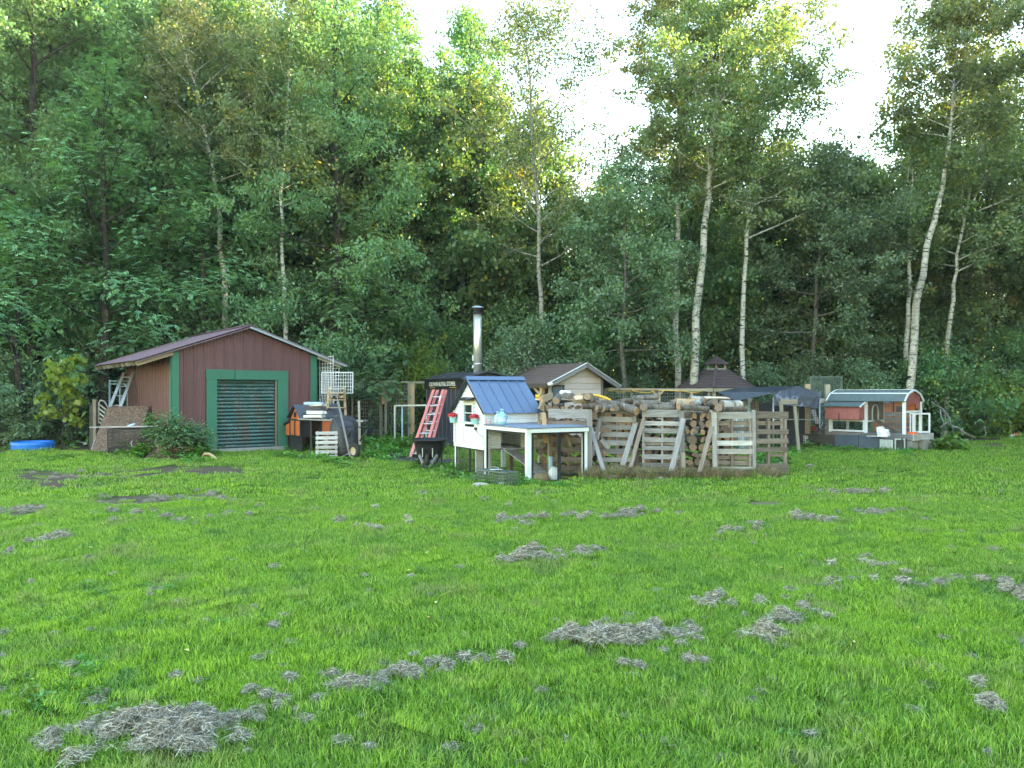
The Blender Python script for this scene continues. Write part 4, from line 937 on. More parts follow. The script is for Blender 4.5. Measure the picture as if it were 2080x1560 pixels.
for i in range(4): MB().box((.16 + i * .105, -.02, 1.5), (.098, .02, .52), axis=2).build('shutter_board', M_SHUT, TS)
mb = MB(); rect_frame(mb, (.08, -.03, 1.2), (.49, 0, 0), (0, 0, .62), .05, .05); mb.build('window_frame', W_DARK, TS)
for (x, y) in ((-.02, .25), (-.02, TD - .1)): MB().beam((x, y, .05), (x, y, 1.8), .12, .1, (0, 1, 0)).build('side_post', W_NEW, TS)
MB().beam((-.02, .0, 1.78), (-.02, TD, 1.78), .06, .12).build('side_beam', W_OLD, TS)
MB().beam((-.02, .30, 1.52), (-.02, .62, 1.74), .05, .07).build('side_brace', W_OLD, TS)
mb = MB(); grid(mb, (-.03, .3, .7), (0, TD - .4, 0), (0, 0, 1.0), 24, 10, .0035); mb.build('wire_mesh', M_WIRED, TS, kind='stuff')
# roof: deck + courses of shingles on the slope that shows
ovf = .22
def plane(x0, z0, x1, z1, nm, t_=.03):
    mb = MB(); n = Vector((-(z1 - z0), 0, x1 - x0)).normalized()
    mb.ext([(x0, -ovf, z0), (x1, -ovf, z1), (x1, TD + .15, z1), (x0, TD + .15, z0)], -n * t_); return mb.build(nm, W_DARK, TS)
plane(-.16, 1.84, px_, pz_ + .03, 'roof_deck'); plane(px_, pz_ + .03, TW + .56, 1.78, 'roof_deck')
Lr = math.hypot(px_ + .16, pz_ + .03 - 1.84); ur = Vector((px_ + .16, 0, pz_ + .03 - 1.84)).normalized(); nr = Vector((-ur.z, 0, ur.x))
sh_me = {}
nc = 12; ns = 10; sw = (TD + .15 + ovf) / ns
for v in range(4):
    mb = MB(); mb.box((0, 0, 0), (Lr / nc * 1.15, sw * .985, .012)); sh_me[v] = mb.mesh('shingle', M_SHBROWN)
rotm = Matrix(((ur.x, 0, nr.x, 0), (0, 1, 0, 0), (ur.z, 0, nr.z, 0), (0, 0, 0, 1)))
for i in range(nc):
    for j in range(ns):
        c = Vector((-.16, 0, 1.84)) + ur * (Lr * (i + .5) / nc) + nr * (.012 + rnd.uniform(0, .004)); c.y = -ovf + sw * (j + .5 + (.25 if i % 2 else -.0)) - (.12 if i % 2 else 0)
        tilt = Matrix.Rotation(.07, 4, 'Y')
        link('shingle', sh_me[rnd.randrange(4)], TS, Matrix.Translation(c) @ rotm @ tilt)
MB().beam((-.18, -ovf - .012, 1.80), (px_, -ovf - .012, pz_ - .02), .02, .13).build('rake_board', W_GREY, TS)
MB().beam((px_, -ovf - .014, pz_ - .02), (TW + .58, -ovf - .014, 1.735), .02, .13).build('rake_board', W_GREY, TS)
MB().beam((-.18, -ovf - .02, 1.868), (px_, -ovf - .02, pz_ + .048), .05, .014).build('drip_edge', M_WHITE, TS)
MB().beam((px_, -ovf - .02, pz_ + .048), (TW + .58, -ovf - .02, 1.80), .05, .014).build('drip_edge', M_WHITE, TS)
MB().box((-.19, TD / 2, 1.80), (.03, TD + .3, .09)).build('eave_board', W_DARK, TS)
MB().tube([(-.2, -.2, 1.83), (-.08, -.28, 1.84)], .045, 8).build('gutter_end', M_WPL, TS)

# ================================================================== GAZEBO
GC = Vector(((1456 - 1040) * 25.6 / F, 25.6, EYE * (1 - 25.6 / 30)))
gaz = thing('gazebo', 'many-sided gazebo with dark shingled roof and small louvred cupola', 'gazebo', GC); gaz.scale = (25.6 / 30,) * 3
def ngon(r, z, a0=R(11)): return [(r * math.cos(a0 + math.pi / 3 * i), r * math.sin(a0 + math.pi / 3 * i), z) for i in range(6)]
def roofring(r0, z0, r1, z1, th=.04):
    out = []
    lo = ngon(r0, z0); hi = ngon(r1, z1)
    for i in range(6):
        j = (i + 1) % 6; out.append([Vector(lo[i]), Vector(lo[j]), Vector(hi[j]), Vector(hi[i])])
    return out
for q in roofring(1.62, 1.76, .44, 2.47):
    n = (q[1] - q[0]).cross(q[3] - q[0]).normalized()
    for cidx in range(7):
        t0 = cidx / 7; t1 = (cidx + 1.12) / 7; a = q[0].lerp(q[3], t0); b = q[1].lerp(q[2], t0); c_ = q[1].lerp(q[2], min(1, t1)); d_ = q[0].lerp(q[3], min(1, t1))
        mb = MB(); mb.add([a + n * .03, b + n * .03, c_ + n * .012, d_ + n * .012, a, b, c_, d_], [(0, 1, 2, 3), (4, 5, 1, 0), (5, 6, 2, 1), (7, 4, 0, 3), (6, 7, 3, 2), (7, 6, 5, 4)]); mb.build('shingle_course', M_SHGAZ, gaz)
lo = ngon(1.64, 1.79); hi = ngon(.43, 2.51)
for i in range(6): MB().beam(lo[i], hi[i], .12, .025).build('hip_cap', M_SHGAZ, gaz)
mb = MB()
for i in range(6): mb.beam(ngon(1.58, 1.69)[i], ngon(1.58, 1.69)[(i + 1) % 6], .05, .13)
mb.build('eave_beam', W_OLD, gaz)
mb = MB()
for i in range(6): mb.beam(ngon(.42, 2.5)[i], ngon(.42, 2.5)[(i + 1) % 6], .08, .06)
mb.build('cupola_base', W_GREY, gaz)
for i in range(6): p = ngon(.36, 2.5)[i]; MB().beam(p, (p[0], p[1], 2.72), .06, .05, (0, 1, 0)).build('cupola_post', W_GREY, gaz)
lo = ngon(.56, 2.70)
mb = MB(); mb.add([Vector(p) for p in lo] + [Vector((0, 0, 3.02))] + [Vector((p[0], p[1], p[2] - .03)) for p in lo], [(i, (i + 1) % 6, 6) for i in range(6)] + [(7 + i, 7 + (i + 1) % 6, (i + 1) % 6, i) for i in range(6)] + [tuple(range(12, 6, -1))]); mb.build('cupola_roof', M_SHGAZ, gaz)
MB().box((0, 0, 3.01), (.08, .08, .05)).build('finial', M_SHGAZ, gaz)
for i in range(6):
    p, q = Vector(ngon(1.42, 0)[i]), Vector(ngon(1.42, 0)[(i + 1) % 6]); MB().beam(p, p + Vector((0, 0, 1.64)), .11, .11, (0, 1, 0)).build('post', W_OLD, gaz)
    for kz in range(8): MB().beam(p + Vector((0, 0, .1 + kz * .15)), q + Vector((0, 0, .1 + kz * .15)), .03, .14).build('wall_board', M_TAN, gaz)
    mb = MB(); grid(mb, p + Vector((0, 0, 1.22)), q - p, (0, 0, .42), 30, 8, .002); mb.build('screen', M_WIREG, gaz, kind='stuff')
# ================================================================== WHITE COOP WITH BLUE ROOF
CA = R(28.4)
cp = thing('chicken_coop', 'white clapboard chicken coop with steep blue metal roof and wire run', 'chicken coop', (.28, 14.0, 0), CA)
HY0, HY1, HX = 1.69, 3.20, 1.20; FZ, EZ, RZ, RY = .47, 1.21, 1.85, 2.445; GB = -.16
def ce(y): return EZ + (RZ - EZ) * (1 - abs(y - RY) / (RY - HY0)) - .015
def clap(x_or_y, a0, a1, z0, z1, plane_, b0=None, b1=None, out=.012):
    """one clapboard; plane_ 'x' = in plane x=const spanning y ; 'y' = plane y=const spanning x"""
    b0 = a0 if b0 is None else b0; b1 = a1 if b1 is None else b1; mb = MB()
    c = x_or_y
    def pt(s, off, z): return (c - off, s, z) if plane_ == 'x' else (s, c - off, z)
    mb.add([pt(a0, out, z0), pt(a1, out, z0), pt(b1, .003, z1), pt(b0, .003, z1), pt(a0, 0, z0), pt(a1, 0, z0), pt(b1, 0, z1), pt(b0, 0, z1)],
           [(0, 3, 2, 1), (4, 5, 6, 7), (0, 1, 5, 4), (3, 7, 6, 2), (0, 4, 7, 3), (1, 2, 6, 5)] if plane_ == 'x' else [(0, 1, 2, 3), (4, 7, 6, 5), (0, 4, 5, 1), (3, 2, 6, 7), (0, 3, 7, 4), (1, 5, 6, 2)])
    mb.build('siding_board', M_WHITE, cp)
z = FZ; bh = .083
wy0, wy1, wz0, wz1 = 2.22, 2.66, .94, 1.38
while z < RZ - .06:
    z1 = min(z + bh - .004, RZ - .02)
    def hw(zz): return (HY0, HY1) if zz <= EZ else (RY - (RY - HY0) * (RZ - zz) / (RZ - EZ), RY + (HY1 - RY) * (RZ - zz) / (RZ - EZ))
    a = hw(z); b = hw(z1)
    if z1 > wz0 and z < wz1:
        clap(-.0, a[0], wy0 - .01, z, z1, 'x', b[0], wy0 - .01); clap(-.0, wy1 + .01, a[1], z, z1, 'x', wy1 + .01, b[1])
    else: clap(-.0, a[0], a[1], z, z1, 'x', b[0], b[1])
    z += bh
z = .90
while z < EZ - .02: clap(HY0, -.01, HX, z, min(z + bh - .004, EZ), 'y'); z += bh
z = FZ
while z < .88: 
    clap(HY0, 0, .34, z, z + bh - .004, 'y', out=.01); clap(HY0, .80, HX, z, z + bh - .004, 'y', out=.01); z += bh
MB().box((HX, (HY0 + HY1) / 2, .86), (.02, HY1 - HY0, .74)).box((HX / 2, HY1, .86), (HX, .02, .74)).ext([(HX, HY0, EZ), (HX, HY1, EZ), (HX, RY, RZ - .02)], (-.02, 0, 0)).build('rear_wall', M_WHITE, cp)
MB().box((HX / 2, (HY0 + HY1) / 2, FZ - .02), (HX, HY1 - HY0, .03)).build('floor_board', W_OLD, cp)
MB().box((-.025, HY0 + .02, .86), (.02, .045, .70), axis=2).box((-.025, HY1 - .02, .86), (.02, .045, .70), axis=2).build('corner_board', M_WHITE, cp)
MB().box((HX - .02, HY0 - .025, 1.05), (.045, .02, .30), axis=2).build('corner_board', M_WHITE, cp)
mb = MB(); rect_frame(mb, (-.025, wy0, wz0), (0, wy1 - wy0, 0), (0, 0, wz1 - wz0), .045, .03); wf = mb.build('window_frame', M_WHITE, cp)
MB().beam((-.022, wy0 + .045, wz0 + .23), (-.022, wy1 - .045, wz0 + .23), .02, .015).build('window_bar', M_WHITE, wf)
t = NT('dark_window_glass'); M_GLASS = t.pbr((.025, .03, .032), .12, 0, None, .6)
MB().box((-.008, (wy0 + wy1) / 2, (wz0 + wz1) / 2), (.008, wy1 - wy0 - .06, wz1 - wz0 - .06)).build('window_pane', M_GLASS, wf)
MB().box((-.045, wy1 - .035, (wz0 + wz1) / 2), (.012, .05, .38)).build('window_side_trim', M_BUCKET, wf)
MB().box((-.10, (wy0 + wy1) / 2, wz1 + .085), (.20, .58, .018), Matrix.Rotation(-.28, 3, 'Y')).build('awning', M_BLACK, cp)
mb = MB(); mb.beam((-.026, HY0 + .1, .56), (-.026, HY0 + .1, .90), .018, .012, (1, 0, 0)); mb.beam((-.026, 2.72, .56), (-.026, 2.72, .90), .018, .012, (1, 0, 0)); mb.beam((-.026, HY0 + .1, .55), (-.026, 2.72, .55), .012, .018); mb.build('clean_out_door', M_WHITE, cp)
MB().box((-.035, 2.10, .855), (.03, .07, .05)).build('latch', M_BLACK, cp)
MB().tube([(-.03, 2.12, .82), (-.06, 1.9, .76), (-.05, 1.72, .70)], .006, 5).build('wire_hook', M_WIREG, cp)
# roof panels
for (yl, sg) in ((HY0 - .10, -1), (HY1 + .10, 1)):
    ze = EZ - .05; nn = Vector((0, sg * (RZ - EZ) / (RY - HY0), 1)).normalized()
    for i in range(6):
        mb = MB(); w6 = (HX + .17) / 6; ribbed(mb, (-.09 + i * w6, 0, 0), (w6, 0, 0), None, (0, yl, ze + .02), (0, RY, RZ + .045), n=nn, rib=((0, 0), (.008, .022), (.026, .022), (.034, 0)), mid=False); mb.build('roof_panel', M_BLUEROOF, cp)
mb = MB(); mb.beam((-.10, RY - .045, RZ + .048), (HX + .09, RY - .045, RZ + .048), .012, .12, (0, 1, .85)); mb.build('ridge_cap', M_BLUEROOF, cp)
MB().beam((-.10, RY + .05, RZ + .04), (HX + .09, RY + .05, RZ + .04), .012, .12, (0, -1, .85)).build('ridge_cap', M_BLUEROOF, cp)
MB().beam((-.095, RY, RZ + .02), (-.095, HY1 + .10, EZ - .05), .02, .035, (0, 0, 1)).build('rake_edge', M_BLACK, cp)
MB().beam((-.095, RY, RZ + .02), (-.095, HY0 - .09, EZ - .045), .02, .025, (0, 0, 1)).build('rake_edge', M_BLACK, cp)
# run
RW = 1.30; PT = .87
for (x, y, w) in ((.035, .035, .09), (RW - .04, .035, .085), (.03, HY0 - .0, .09), (RW - .04, HY0, .08)):
    MB().beam((x, y, GB), (x, y, PT), w, w * .85, (0, 1, 0)).build('run_post', M_WHITE, cp)
MB().beam((.025, HY1 - .03, GB), (.025, HY1 - .03, FZ), .06, .06, (0, 1, 0)).build('house_leg', M_WHITE, cp)
MB().beam((HX - .03, HY1 - .03, GB), (HX - .03, HY1 - .03, FZ), .08, .08, (0, 1, 0)).build('house_leg', M_WHITE, cp)
MB().beam((.0, -.02, PT + .035), (.0, HY0, PT + .035), .05, .07).build('run_beam', M_WHITE, cp)
MB().beam((.03, -.03, PT + .034), (RW, -.03, PT + .034), .05, .075).build('run_beam', M_WHITE, cp)
MB().beam((RW, .02, PT + .035), (RW, HY0, PT + .035), .05, .07).build('run_beam', W_OLD, cp)
MB().beam((-.01, HY0 + .04, FZ - .0), (-.01, HY1, FZ - .0), .03, .06).build('sill_board', M_WHITE, cp)
for i in range(8):
    mb = MB(); w8 = (HY0 + .06) / 8; ribbed(mb, (0, -.07 + (i + 1) * w8, 0), (0, -w8, 0), None, (-.06, 0, PT + .078), (RW + .05, 0, PT + .088), n=(0, 0, 1), rib=((0, 0), (.008, .018), (.026, .018), (.034, 0)), mid=False); mb.build('run_roof_panel', M_GREYROOF, cp)
def meshpanel(o, a, b, na, nb, fw=.028):
    mb = MB(); rect_frame(mb, o, a, b, fw, .02); f = mb.build('mesh_frame', M_BLACK, cp)
    mb = MB(); grid(mb, o, a, b, na, nb, .0012); mb.build('wire_mesh', M_WIRED, f, kind='stuff')
meshpanel((.09, .0, GB + .05), (.58, 0, 0), (0, 0, PT - GB - .06), 16, 26); meshpanel((.68, .0, GB + .05), (.55, 0, 0), (0, 0, PT - GB - .06), 16, 26)
meshpanel((0, HY0 + .07, GB + .04), (0, .66, 0), (0, 0, FZ - GB - .07), 16, 14); meshpanel((0, HY0 + .75, GB + .04), (0, .68, 0), (0, 0, FZ - GB - .07), 16, 14)
mb = MB(); mb.beam((.0, HY0 - .06, GB + .05), (.0, HY0 - .06, PT), .03, .02, (0, 1, 0)); mb.beam((.0, .1, PT - .02), (.0, HY0 - .08, PT - .02), .02, .03); f = mb.build('mesh_frame', M_BLACK, cp)
mb = MB(); grid(mb, (0.012, .1, GB + .05), (0, HY0 - .18, 0), (0, 0, PT - GB - .08), 30, 20, .0010); mb.build('wire_mesh', M_WIRED, f, kind='stuff')
MB().beam((.45, HY0 - .02, .50), (.70, .42, -.03), .30, .02, (0, 0, 1)).build('ramp', W_GREY, cp)
mb = MB()
for k in range(7): p = Vector((.45, HY0 - .02, .515)).lerp(Vector((.70, .42, -.015)), .1 + k * .12); mb.beam(p - Vector((.14, .03, 0)), p + Vector((.14, .03, 0)), .02, .012)
mb.build('ramp_cleats', W_OLD, cp)
MB().beam((.60, HY0 + .05, GB), (.60, HY0 + .05, FZ), .07, .06, (0, 1, 0)).build('inner_post', W_RED, cp)
MB().beam((.95, .8, GB), (.95, .8, PT), .06, .06, (0, 1, 0)).build('inner_post', W_OLD, cp)
MB().box((.25, 2.3, .18), (.36, .03, .5)).build('hanging_panel', M_WHITE, cp)
MB().box((.55, 1.1, .50), (.9, .05, .03)).build('perch', W_GREY, cp)
# waterer, straw, jugs
b = Vector((.80, 14.82, -.06))
w = thing('poultry_waterer', 'white bell-shaped poultry waterer with pale tube inside the wire run', 'waterer', b)
MB().lathe([(.115, 0), (.115, .08), (.105, .15), (.08, .20), (.035, .235), (0, .24)], 24).build('drinker_bell', M_WPL, w)
MB().tube([(-.06, .02, .19), (-.06, .02, .43)], .042, 14).build('supply_tube', M_BUCKET, w)
mb = MB(); mb.lathe([(.19, 0), (.17, .05), (.11, .10), (0, .13)], 20, fn=lambda t, z: 1 + .18 * math.sin(3 * t) + .1 * math.sin(7 * t))
single('straw_pile', 'low mound of straw inside the wire run beside the waterer', 'straw', mb, M_STRAW, loc=None).location = (.58, 14.75, -.06)
def jug(x, y, z, s, mat, label, lab):
    j = thing('water_jug', label, 'jug', (x, y, z)); MB().lathe([(.06 * s, 0), (.068 * s, .02), (.068 * s, .13 * s), (.05 * s, .17 * s), (.022 * s, .20 * s), (.022 * s, .225 * s)], 14, close=True, sy=.8).build('jug_body', mat, j)
    MB().tube([(0, 0, .222 * s), (0, 0, .245 * s)], .026 * s, 12).build('cap', M_BUCKET, j)
    MB().tube([(.05 * s, -.02, .16 * s), (.085 * s, -.02, .13 * s), (.068 * s, -.02, .07 * s)], .009, 6).build('jug_handle', mat, j)
    if lab: MB().tube([(0, 0, .045 * s), (0, 0, .12 * s)], .0695 * s, 14, caps=False).build('paper_label', M_PLAST_B, j)
t = NT('clear_jug'); M_JUG = t.pbr((.62, .74, .80), .25, 0, None, .5, trans=.35)
t = NT('clear_jug_blue'); M_JUGB = t.pbr((.35, .66, .76), .25, 0, None, .5, trans=.25)
q = Matrix.Translation((.28, 14, 0)) @ Matrix.Rotation(CA, 4, 'Z')
p = q @ Vector((.13, 1.42, .965)); jug(p.x, p.y, p.z, 1.05, M_JUG, 'clear plastic jug on the low run roof, left of the bluish one', False)
p = q @ Vector((.13, 1.24, .965)); jug(p.x, p.y, p.z, 1.28, M_JUGB, 'bluish plastic jug with a printed label on the low run roof', True)
mb = MB(); p = q @ Vector((-.02, 1.62, .955))
mb.tube([p + Vector(v) for v in ((0, 0, 0), (0, 0, .11), (.08, 0, .12), (.08, 0, .02))], .004, 5); mb.tube([p + Vector((-.02, 0, .07)), p + Vector((.11, 0, .06))], .004, 5)
single('wire_rack', 'small bent red wire rack on the run roof left of the jugs', 'wire rack', mb, M_RED)
# flower buckets
for (ly, lab) in ((3.10, 'pale teal bucket of red flowers hung left of the coop window'), (2.03, 'pale teal bucket of red flowers hung right of the coop window')):
    p = q @ Vector((-.10, ly, .95)); fl = thing('flower_bucket', lab, 'flower bucket', p, group='flower buckets on the coop')
    MB().lathe([(.055, 0), (.075, .125), (.078, .13), (.07, .128), (.06, .10)], 16, close=False).tube([(0, 0, .0), (0, 0, .004)], .055, 16).build('bucket', M_BUCKET, fl)
    n = 260; dirs = unit(rng.normal(size=(n, 3))); dirs[:, 2] = abs(dirs[:, 2]); c = dirs * np.array([.085, .085, .07]) * (.75 + .3 * rng.random((n, 1))) + np.array([0, 0, .13])
    link('flowers', np_mesh('flowers', leaf_quads(c, rng.normal(size=(n, 3)), dirs + rng.normal(size=(n, 3)) * .5, .035, .035 * np.ones(n), .3), 4, M_PETAL), fl)
    n = 40; dirs = unit(rng.normal(size=(n, 3))); dirs[:, 2] = abs(dirs[:, 2]) * .3; c = dirs * .06 + np.array([0, 0, .13])
    link('leaves', np_mesh('leaves', leaf_quads(c, dirs, np.tile([0, 0, 1.], (n, 1)), .04, .025 * np.ones(n)), 4, M_WEED), fl)
# trap cage in front
tr = thing('wire_trap_cage', 'long low grey-green wire cage on the grass against the white coop', 'cage', (-.10, 13.30, -.06), R(131))
CL, CW, CH = .86, .30, .27
for k, (o, a, b_, na, nb) in enumerate((((0, 0, 0), (CL, 0, 0), (0, 0, CH), 34, 11), ((0, -CW, 0), (CL, 0, 0), (0, 0, CH), 34, 11), ((0, -CW, CH), (CL, 0, 0), (0, CW, 0), 34, 12), ((0, -CW, 0), (0, CW, 0), (0, 0, CH), 12, 11), ((CL, -CW, 0), (0, CW, 0), (0, 0, CH), 12, 11))):
    mb = MB(); grid(mb, o, a, b_, na // 2, nb // 2, .0034); mb.build('wire_side', M_WIREGR, tr, kind='stuff')
mb = MB(); rect_frame(mb, (0, -CW, CH), (CL, 0, 0), (0, CW, 0), .012, .012); mb.build('top_frame', M_WIREGR, tr)
MB().tube([(.35, -.15, CH + .02), (.40, -.15, CH + .06), (.55, -.15, CH + .06), (.60, -.15, CH + .02)], .008, 6).build('carry_handle', M_WIREG, tr)
mb = MB(); a = tr.matrix_basis @ Vector((.48, -.17, CH + .004)); mb.box((a.x, a.y, a.z + .012), (.20, .13, .006), Matrix.Rotation(.5, 3, 'Z')); single('paper_sheet', 'white paper sheet lying on top of the wire cage', 'paper', mb, M_WPL)
mb = MB(); mb.lathe([(.13, 0), (.14, .035), (.10, .065), (0, .075)], 7, sx=1.0, sy=.6, smooth=False, fn=lambda t, z: 1 + .18 * math.sin(2 * t + 1)); o = single('flat_stone', 'pale flat stone lying in the grass in front of the wire cage', 'stone', mb, M_STONE); o.location = G(976, 13.45)
mb = MB(); mb.lathe([(.05, 0), (.055, .03), (.03, .05), (0, .055)], 8, smooth=False); o = single('small_stone', 'small whitish stone in the weeds right of the flat stone', 'stone', mb, M_WPL); o.location = G(1018, 13.75)

# ================================================================== PALLETS AND PROPS
def pallet(label, pl, pr, dl, dr, slats, strs, mat, lean=0.0, zb=0.0, group='pallets holding the firewood', smat=None, back=True):
    """slats: (y centre px, height px[, 'b' for one on the far face]); strs: stringer positions 0..1"""
    a = Vector(((pl - 1040) * dl / F, dl, 0)); b = Vector(((pr - 1040) * dr / F, dr, 0)); L = (b - a).length; ang = math.atan2(b.y - a.y, b.x - a.x); dm = (dl + dr) / 2
    root = thing('pallet', label, 'pallet', a, ang, group); root.rotation_euler = (lean, 0, ang)
    zs = []
    for sl in slats:
        zc = EYE - (sl[0] - HZ) * dm / F; h = sl[1] * dm / F; zs += [zc - h / 2, zc + h / 2]; bk = len(sl) > 2 and 'b' in sl[2]
        x0, x1 = -.01, L + .01
        if len(sl) > 3: x0, x1 = L * sl[3][0], L * sl[3][1]
        tw = rnd.uniform(-.006, .006)
        MB().beam((x0, .10 if bk else 0, zc + tw), (x1, .10 if bk else 0, zc - tw), .018, h, (0, 0, 1), jit=.004).build('board', mat if not (len(sl) > 2 and 'd' in sl[2]) else W_BROWN, root)
    z0, z1 = max(zb - .02, -.03), max(zs) - .01
    for s in strs: MB().beam((L * s, .05, z0), (L * s, .05, z1), .085, .04, (1, 0, 0), jit=.004).build('stringer', smat or mat, root)
    if back:
        for k in range(3): zc = z0 + .1 + (z1 - z0 - .2) * k / 2; MB().beam((0, .102, zc), (L, .102, zc), .016, .09, jit=.004).build('board', mat, root)
    return root
pallet('weathered pallet standing right behind the white coop run, wide grey top board', 1115, 1194, 15.35, 15.2, ((840, 18), (859, 8, 'd'), (868, 7, 'd'), (893, 9, 'd'), (913, 9, 'd'), (933, 9, 'd'), (951, 9, 'd')), (.12, .5, .97), W_GREY, smat=W_RED)
pallet('grey pallet in the second bay of the stack, between the two leaning props', 1221, 1292, 15.5, 15.3, ((833, 14), (852, 11), (868, 10), (883, 10), (900, 10), (917, 11), (934, 9), (950, 8)), (.02, .46, .97), W_GREY)
pallet('grey pallet in the middle of the stack with grass growing through its gaps', 1305, 1386, 15.05, 14.9, ((840, 15), (860, 9), (875, 10), (893, 9), (910, 9), (928, 10), (945, 9)), (.02, .50, .97), W_GREY)
pallet('whitewashed pallet at the right end of the firewood', 1456, 1530, 14.75, 14.7, ((844, 14), (860, 9, 'bd'), (872, 8, 'bd'), (884, 9), (900, 10), (917, 10), (930, 8, 'bd'), (941, 8, 'bd'), (956, 15)), (.03, .43, .93), W_PALE, smat=W_BROWN, back=False)
pallet('open brown pallet standing past the right end of the firewood, lawn showing through', 1533, 1600, 14.75, 14.85, ((843, 14), (860, 8, 'b', (0, .9)), (877, 10), (896, 10), (913, 9), (925, 6, 'b', (.5, 1.0)), (950, 17)), (.02, .44, .95), W_BROWN, back=False)
def stick(name, label, cat, a, b, w, t_, mat, group=None, up=(0, 0, 1), n=1):
    mb = MB(); mb.beam(a, b, w, t_, up, jit=.004); return single(name, label, cat, mb, mat, group)
GP = 'posts and props of the firewood stack'
def gp(px, py, d, z=0): 
    v = P(px, py, d); return v
fy = (0, 1, 0)
stick('post', 'upright grey post at the right back corner of the coop run', 'post', G(1197, 14.75) - Vector((0, 0, .1)), P(1197, 832, 14.75), .10, .05, W_GREY, GP, fy)
stick('post', 'split pale post leaning just right of the blue coop roof', 'post', P(1108, 900, 15.0), P(1104, 838, 15.1), .09, .05, W_NEW, GP, fy)
stick('prop', 'long thin board leaning away to the right from the post behind the coop run', 'prop board', P(1231, 972, 14.3), P(1194, 850, 15.15), .03, .075, W_GREY, GP, (1, 0, 0))
stick('prop', 'short bluish prop crossing behind the long thin leaning board', 'prop board', P(1201, 930, 15.0), P(1220, 849, 15.3), .03, .06, W_GREY, GP, (1, 0, 0))
stick('prop', 'wide grey prop leaning on the right side of the second pallet', 'prop board', P(1264, 946, 14.95), P(1292, 856, 15.25), .035, .095, W_GREY, GP, (1, 0, 0))
stick('post', 'dark post standing between the second and the middle pallet', 'post', P(1292, 952, 15.25), P(1291, 829, 15.25), .10, .06, W_DARK, GP, fy)
stick('post', 'short pale post end on top between the second and the middle pallet', 'post', P(1289, 858, 15.2), P(1289, 828, 15.2), .06, .05, W_GREY, GP, fy)
stick('prop', 'brown-grey prop leaning on the left side of the middle pallet', 'prop board', P(1280, 950, 14.7), P(1307, 852, 14.95), .035, .075, W_BROWN, GP, (1, 0, 0))
stick('post', 'tall grey post on the left side of the open log bay', 'post', P(1386, 955, 14.85), P(1385, 834, 14.85), .085, .06, W_GREY, GP, fy)
stick('post', 'short cracked post stump at the foot of the open log bay', 'post', P(1388, 967, 14.7), P(1387, 919, 14.7), .08, .07, W_OLD, GP, fy)
stick('prop', 'long pale prop leaning in front of the open log bay, left side', 'prop board', P(1361, 968, 14.4), P(1388, 850, 14.78), .035, .10, W_GREY, GP, (1, 0, 0))
stick('prop', 'dark brown prop leaning across the cut log ends beside the whitewashed pallet', 'prop board', P(1420, 960, 14.4), P(1449, 856, 14.68), .035, .085, W_BROWN, GP, (1, 0, 0))
stick('post', 'weathered post at the left edge of the whitewashed pallet', 'post', P(1452, 964, 14.66), P(1450, 837, 14.66), .08, .06, W_GREY, GP, fy)
stick('post', 'pale post between the whitewashed and the open brown pallet', 'post', P(1532, 960, 14.7), P(1530, 833, 14.7), .055, .07, W_GREY, GP, fy)
stick('board', 'broken short board hanging slanted across the second pallet', 'board', P(1221, 893, 15.2), P(1237, 911, 15.2), .02, .07, W_GREY, None)
stick('board', 'pale old pallet board leaning vertically behind the run mesh', 'board', P(1158, 905, 15.0), P(1148, 868, 15.0), .02, .05, W_NEW, None)

# ================================================================== FIREWOOD
def log_mesh(kind, r, L, seed):
    rs = random.Random(seed); mb = MB(); n = 11
    if kind == 'round' or kind == 'birch':
        an = [2 * math.pi * i / n for i in range(n)]; rr = [r * rs.uniform(.90, 1.08) for _ in an]; prof = [(math.cos(a) * q_, math.sin(a) * q_) for a, q_ in zip(an, rr)]; sm = [0] * n
    elif kind == 'half':
        an = [math.pi * i / 8 for i in range(9)]; prof = [(math.cos(a) * r * rs.uniform(.93, 1.05), math.sin(a) * r - r * .42) for a in an]; sm = [0] * 8 + [2]
    else:
        an = [R(20) + R(95) * i / 5 for i in range(6)]; prof = [(math.cos(a) * r * 1.25 - r * .2, math.sin(a) * r * 1.25 - r * .5) for a in an] + [(-r * .55, -r * .55)]; sm = [0] * 5 + [2, 2]
    k = len(prof); vs = []; lc = []
    for s_ in range(3):
        x = -L / 2 + L * s_ / 2; ox = rs.uniform(-.006, .006); oz = rs.uniform(-.006, .006)
        for (y, z) in prof: vs.append((x, y + ox, z + oz)); lc.append((x, y, z))
    fs = []; rv = rs.random()
    b = len(mb.v)
    mb.add(vs, [], 0, lc, rv)
    for s_ in range(2):
        for j in range(k): mb.f.append([s_ * k + j, s_ * k + (j + 1) % k, (s_ + 1) * k + (j + 1) % k, (s_ + 1) * k + j]); mb.m.append(sm[j]); mb.smooth.append(sm[j] == 0)
    # ends as own vertices so that the shading stays crisp
    for e in (0, 2):
        b = len(mb.v); mb.add(vs[e * k:(e + 1) * k], [], 1, lc[e * k:(e + 1) * k], rv)
        f = [b + j for j in range(k)]; mb.f.append(f[::-1] if e == 0 else f); mb.m.append(1); mb.smooth.append(False)
    return mb.mesh('log', [M_LBIRCH if kind == 'birch' else M_LBARK, M_END, M_SPLIT])
LOGS = {}
for kd, cnt in (('round', 7), ('birch', 3), ('half', 5), ('wedge', 5)):
    LOGS[kd] = [log_mesh(kd, .080, .44, 31 * i + len(kd)) for i in range(cnt)]
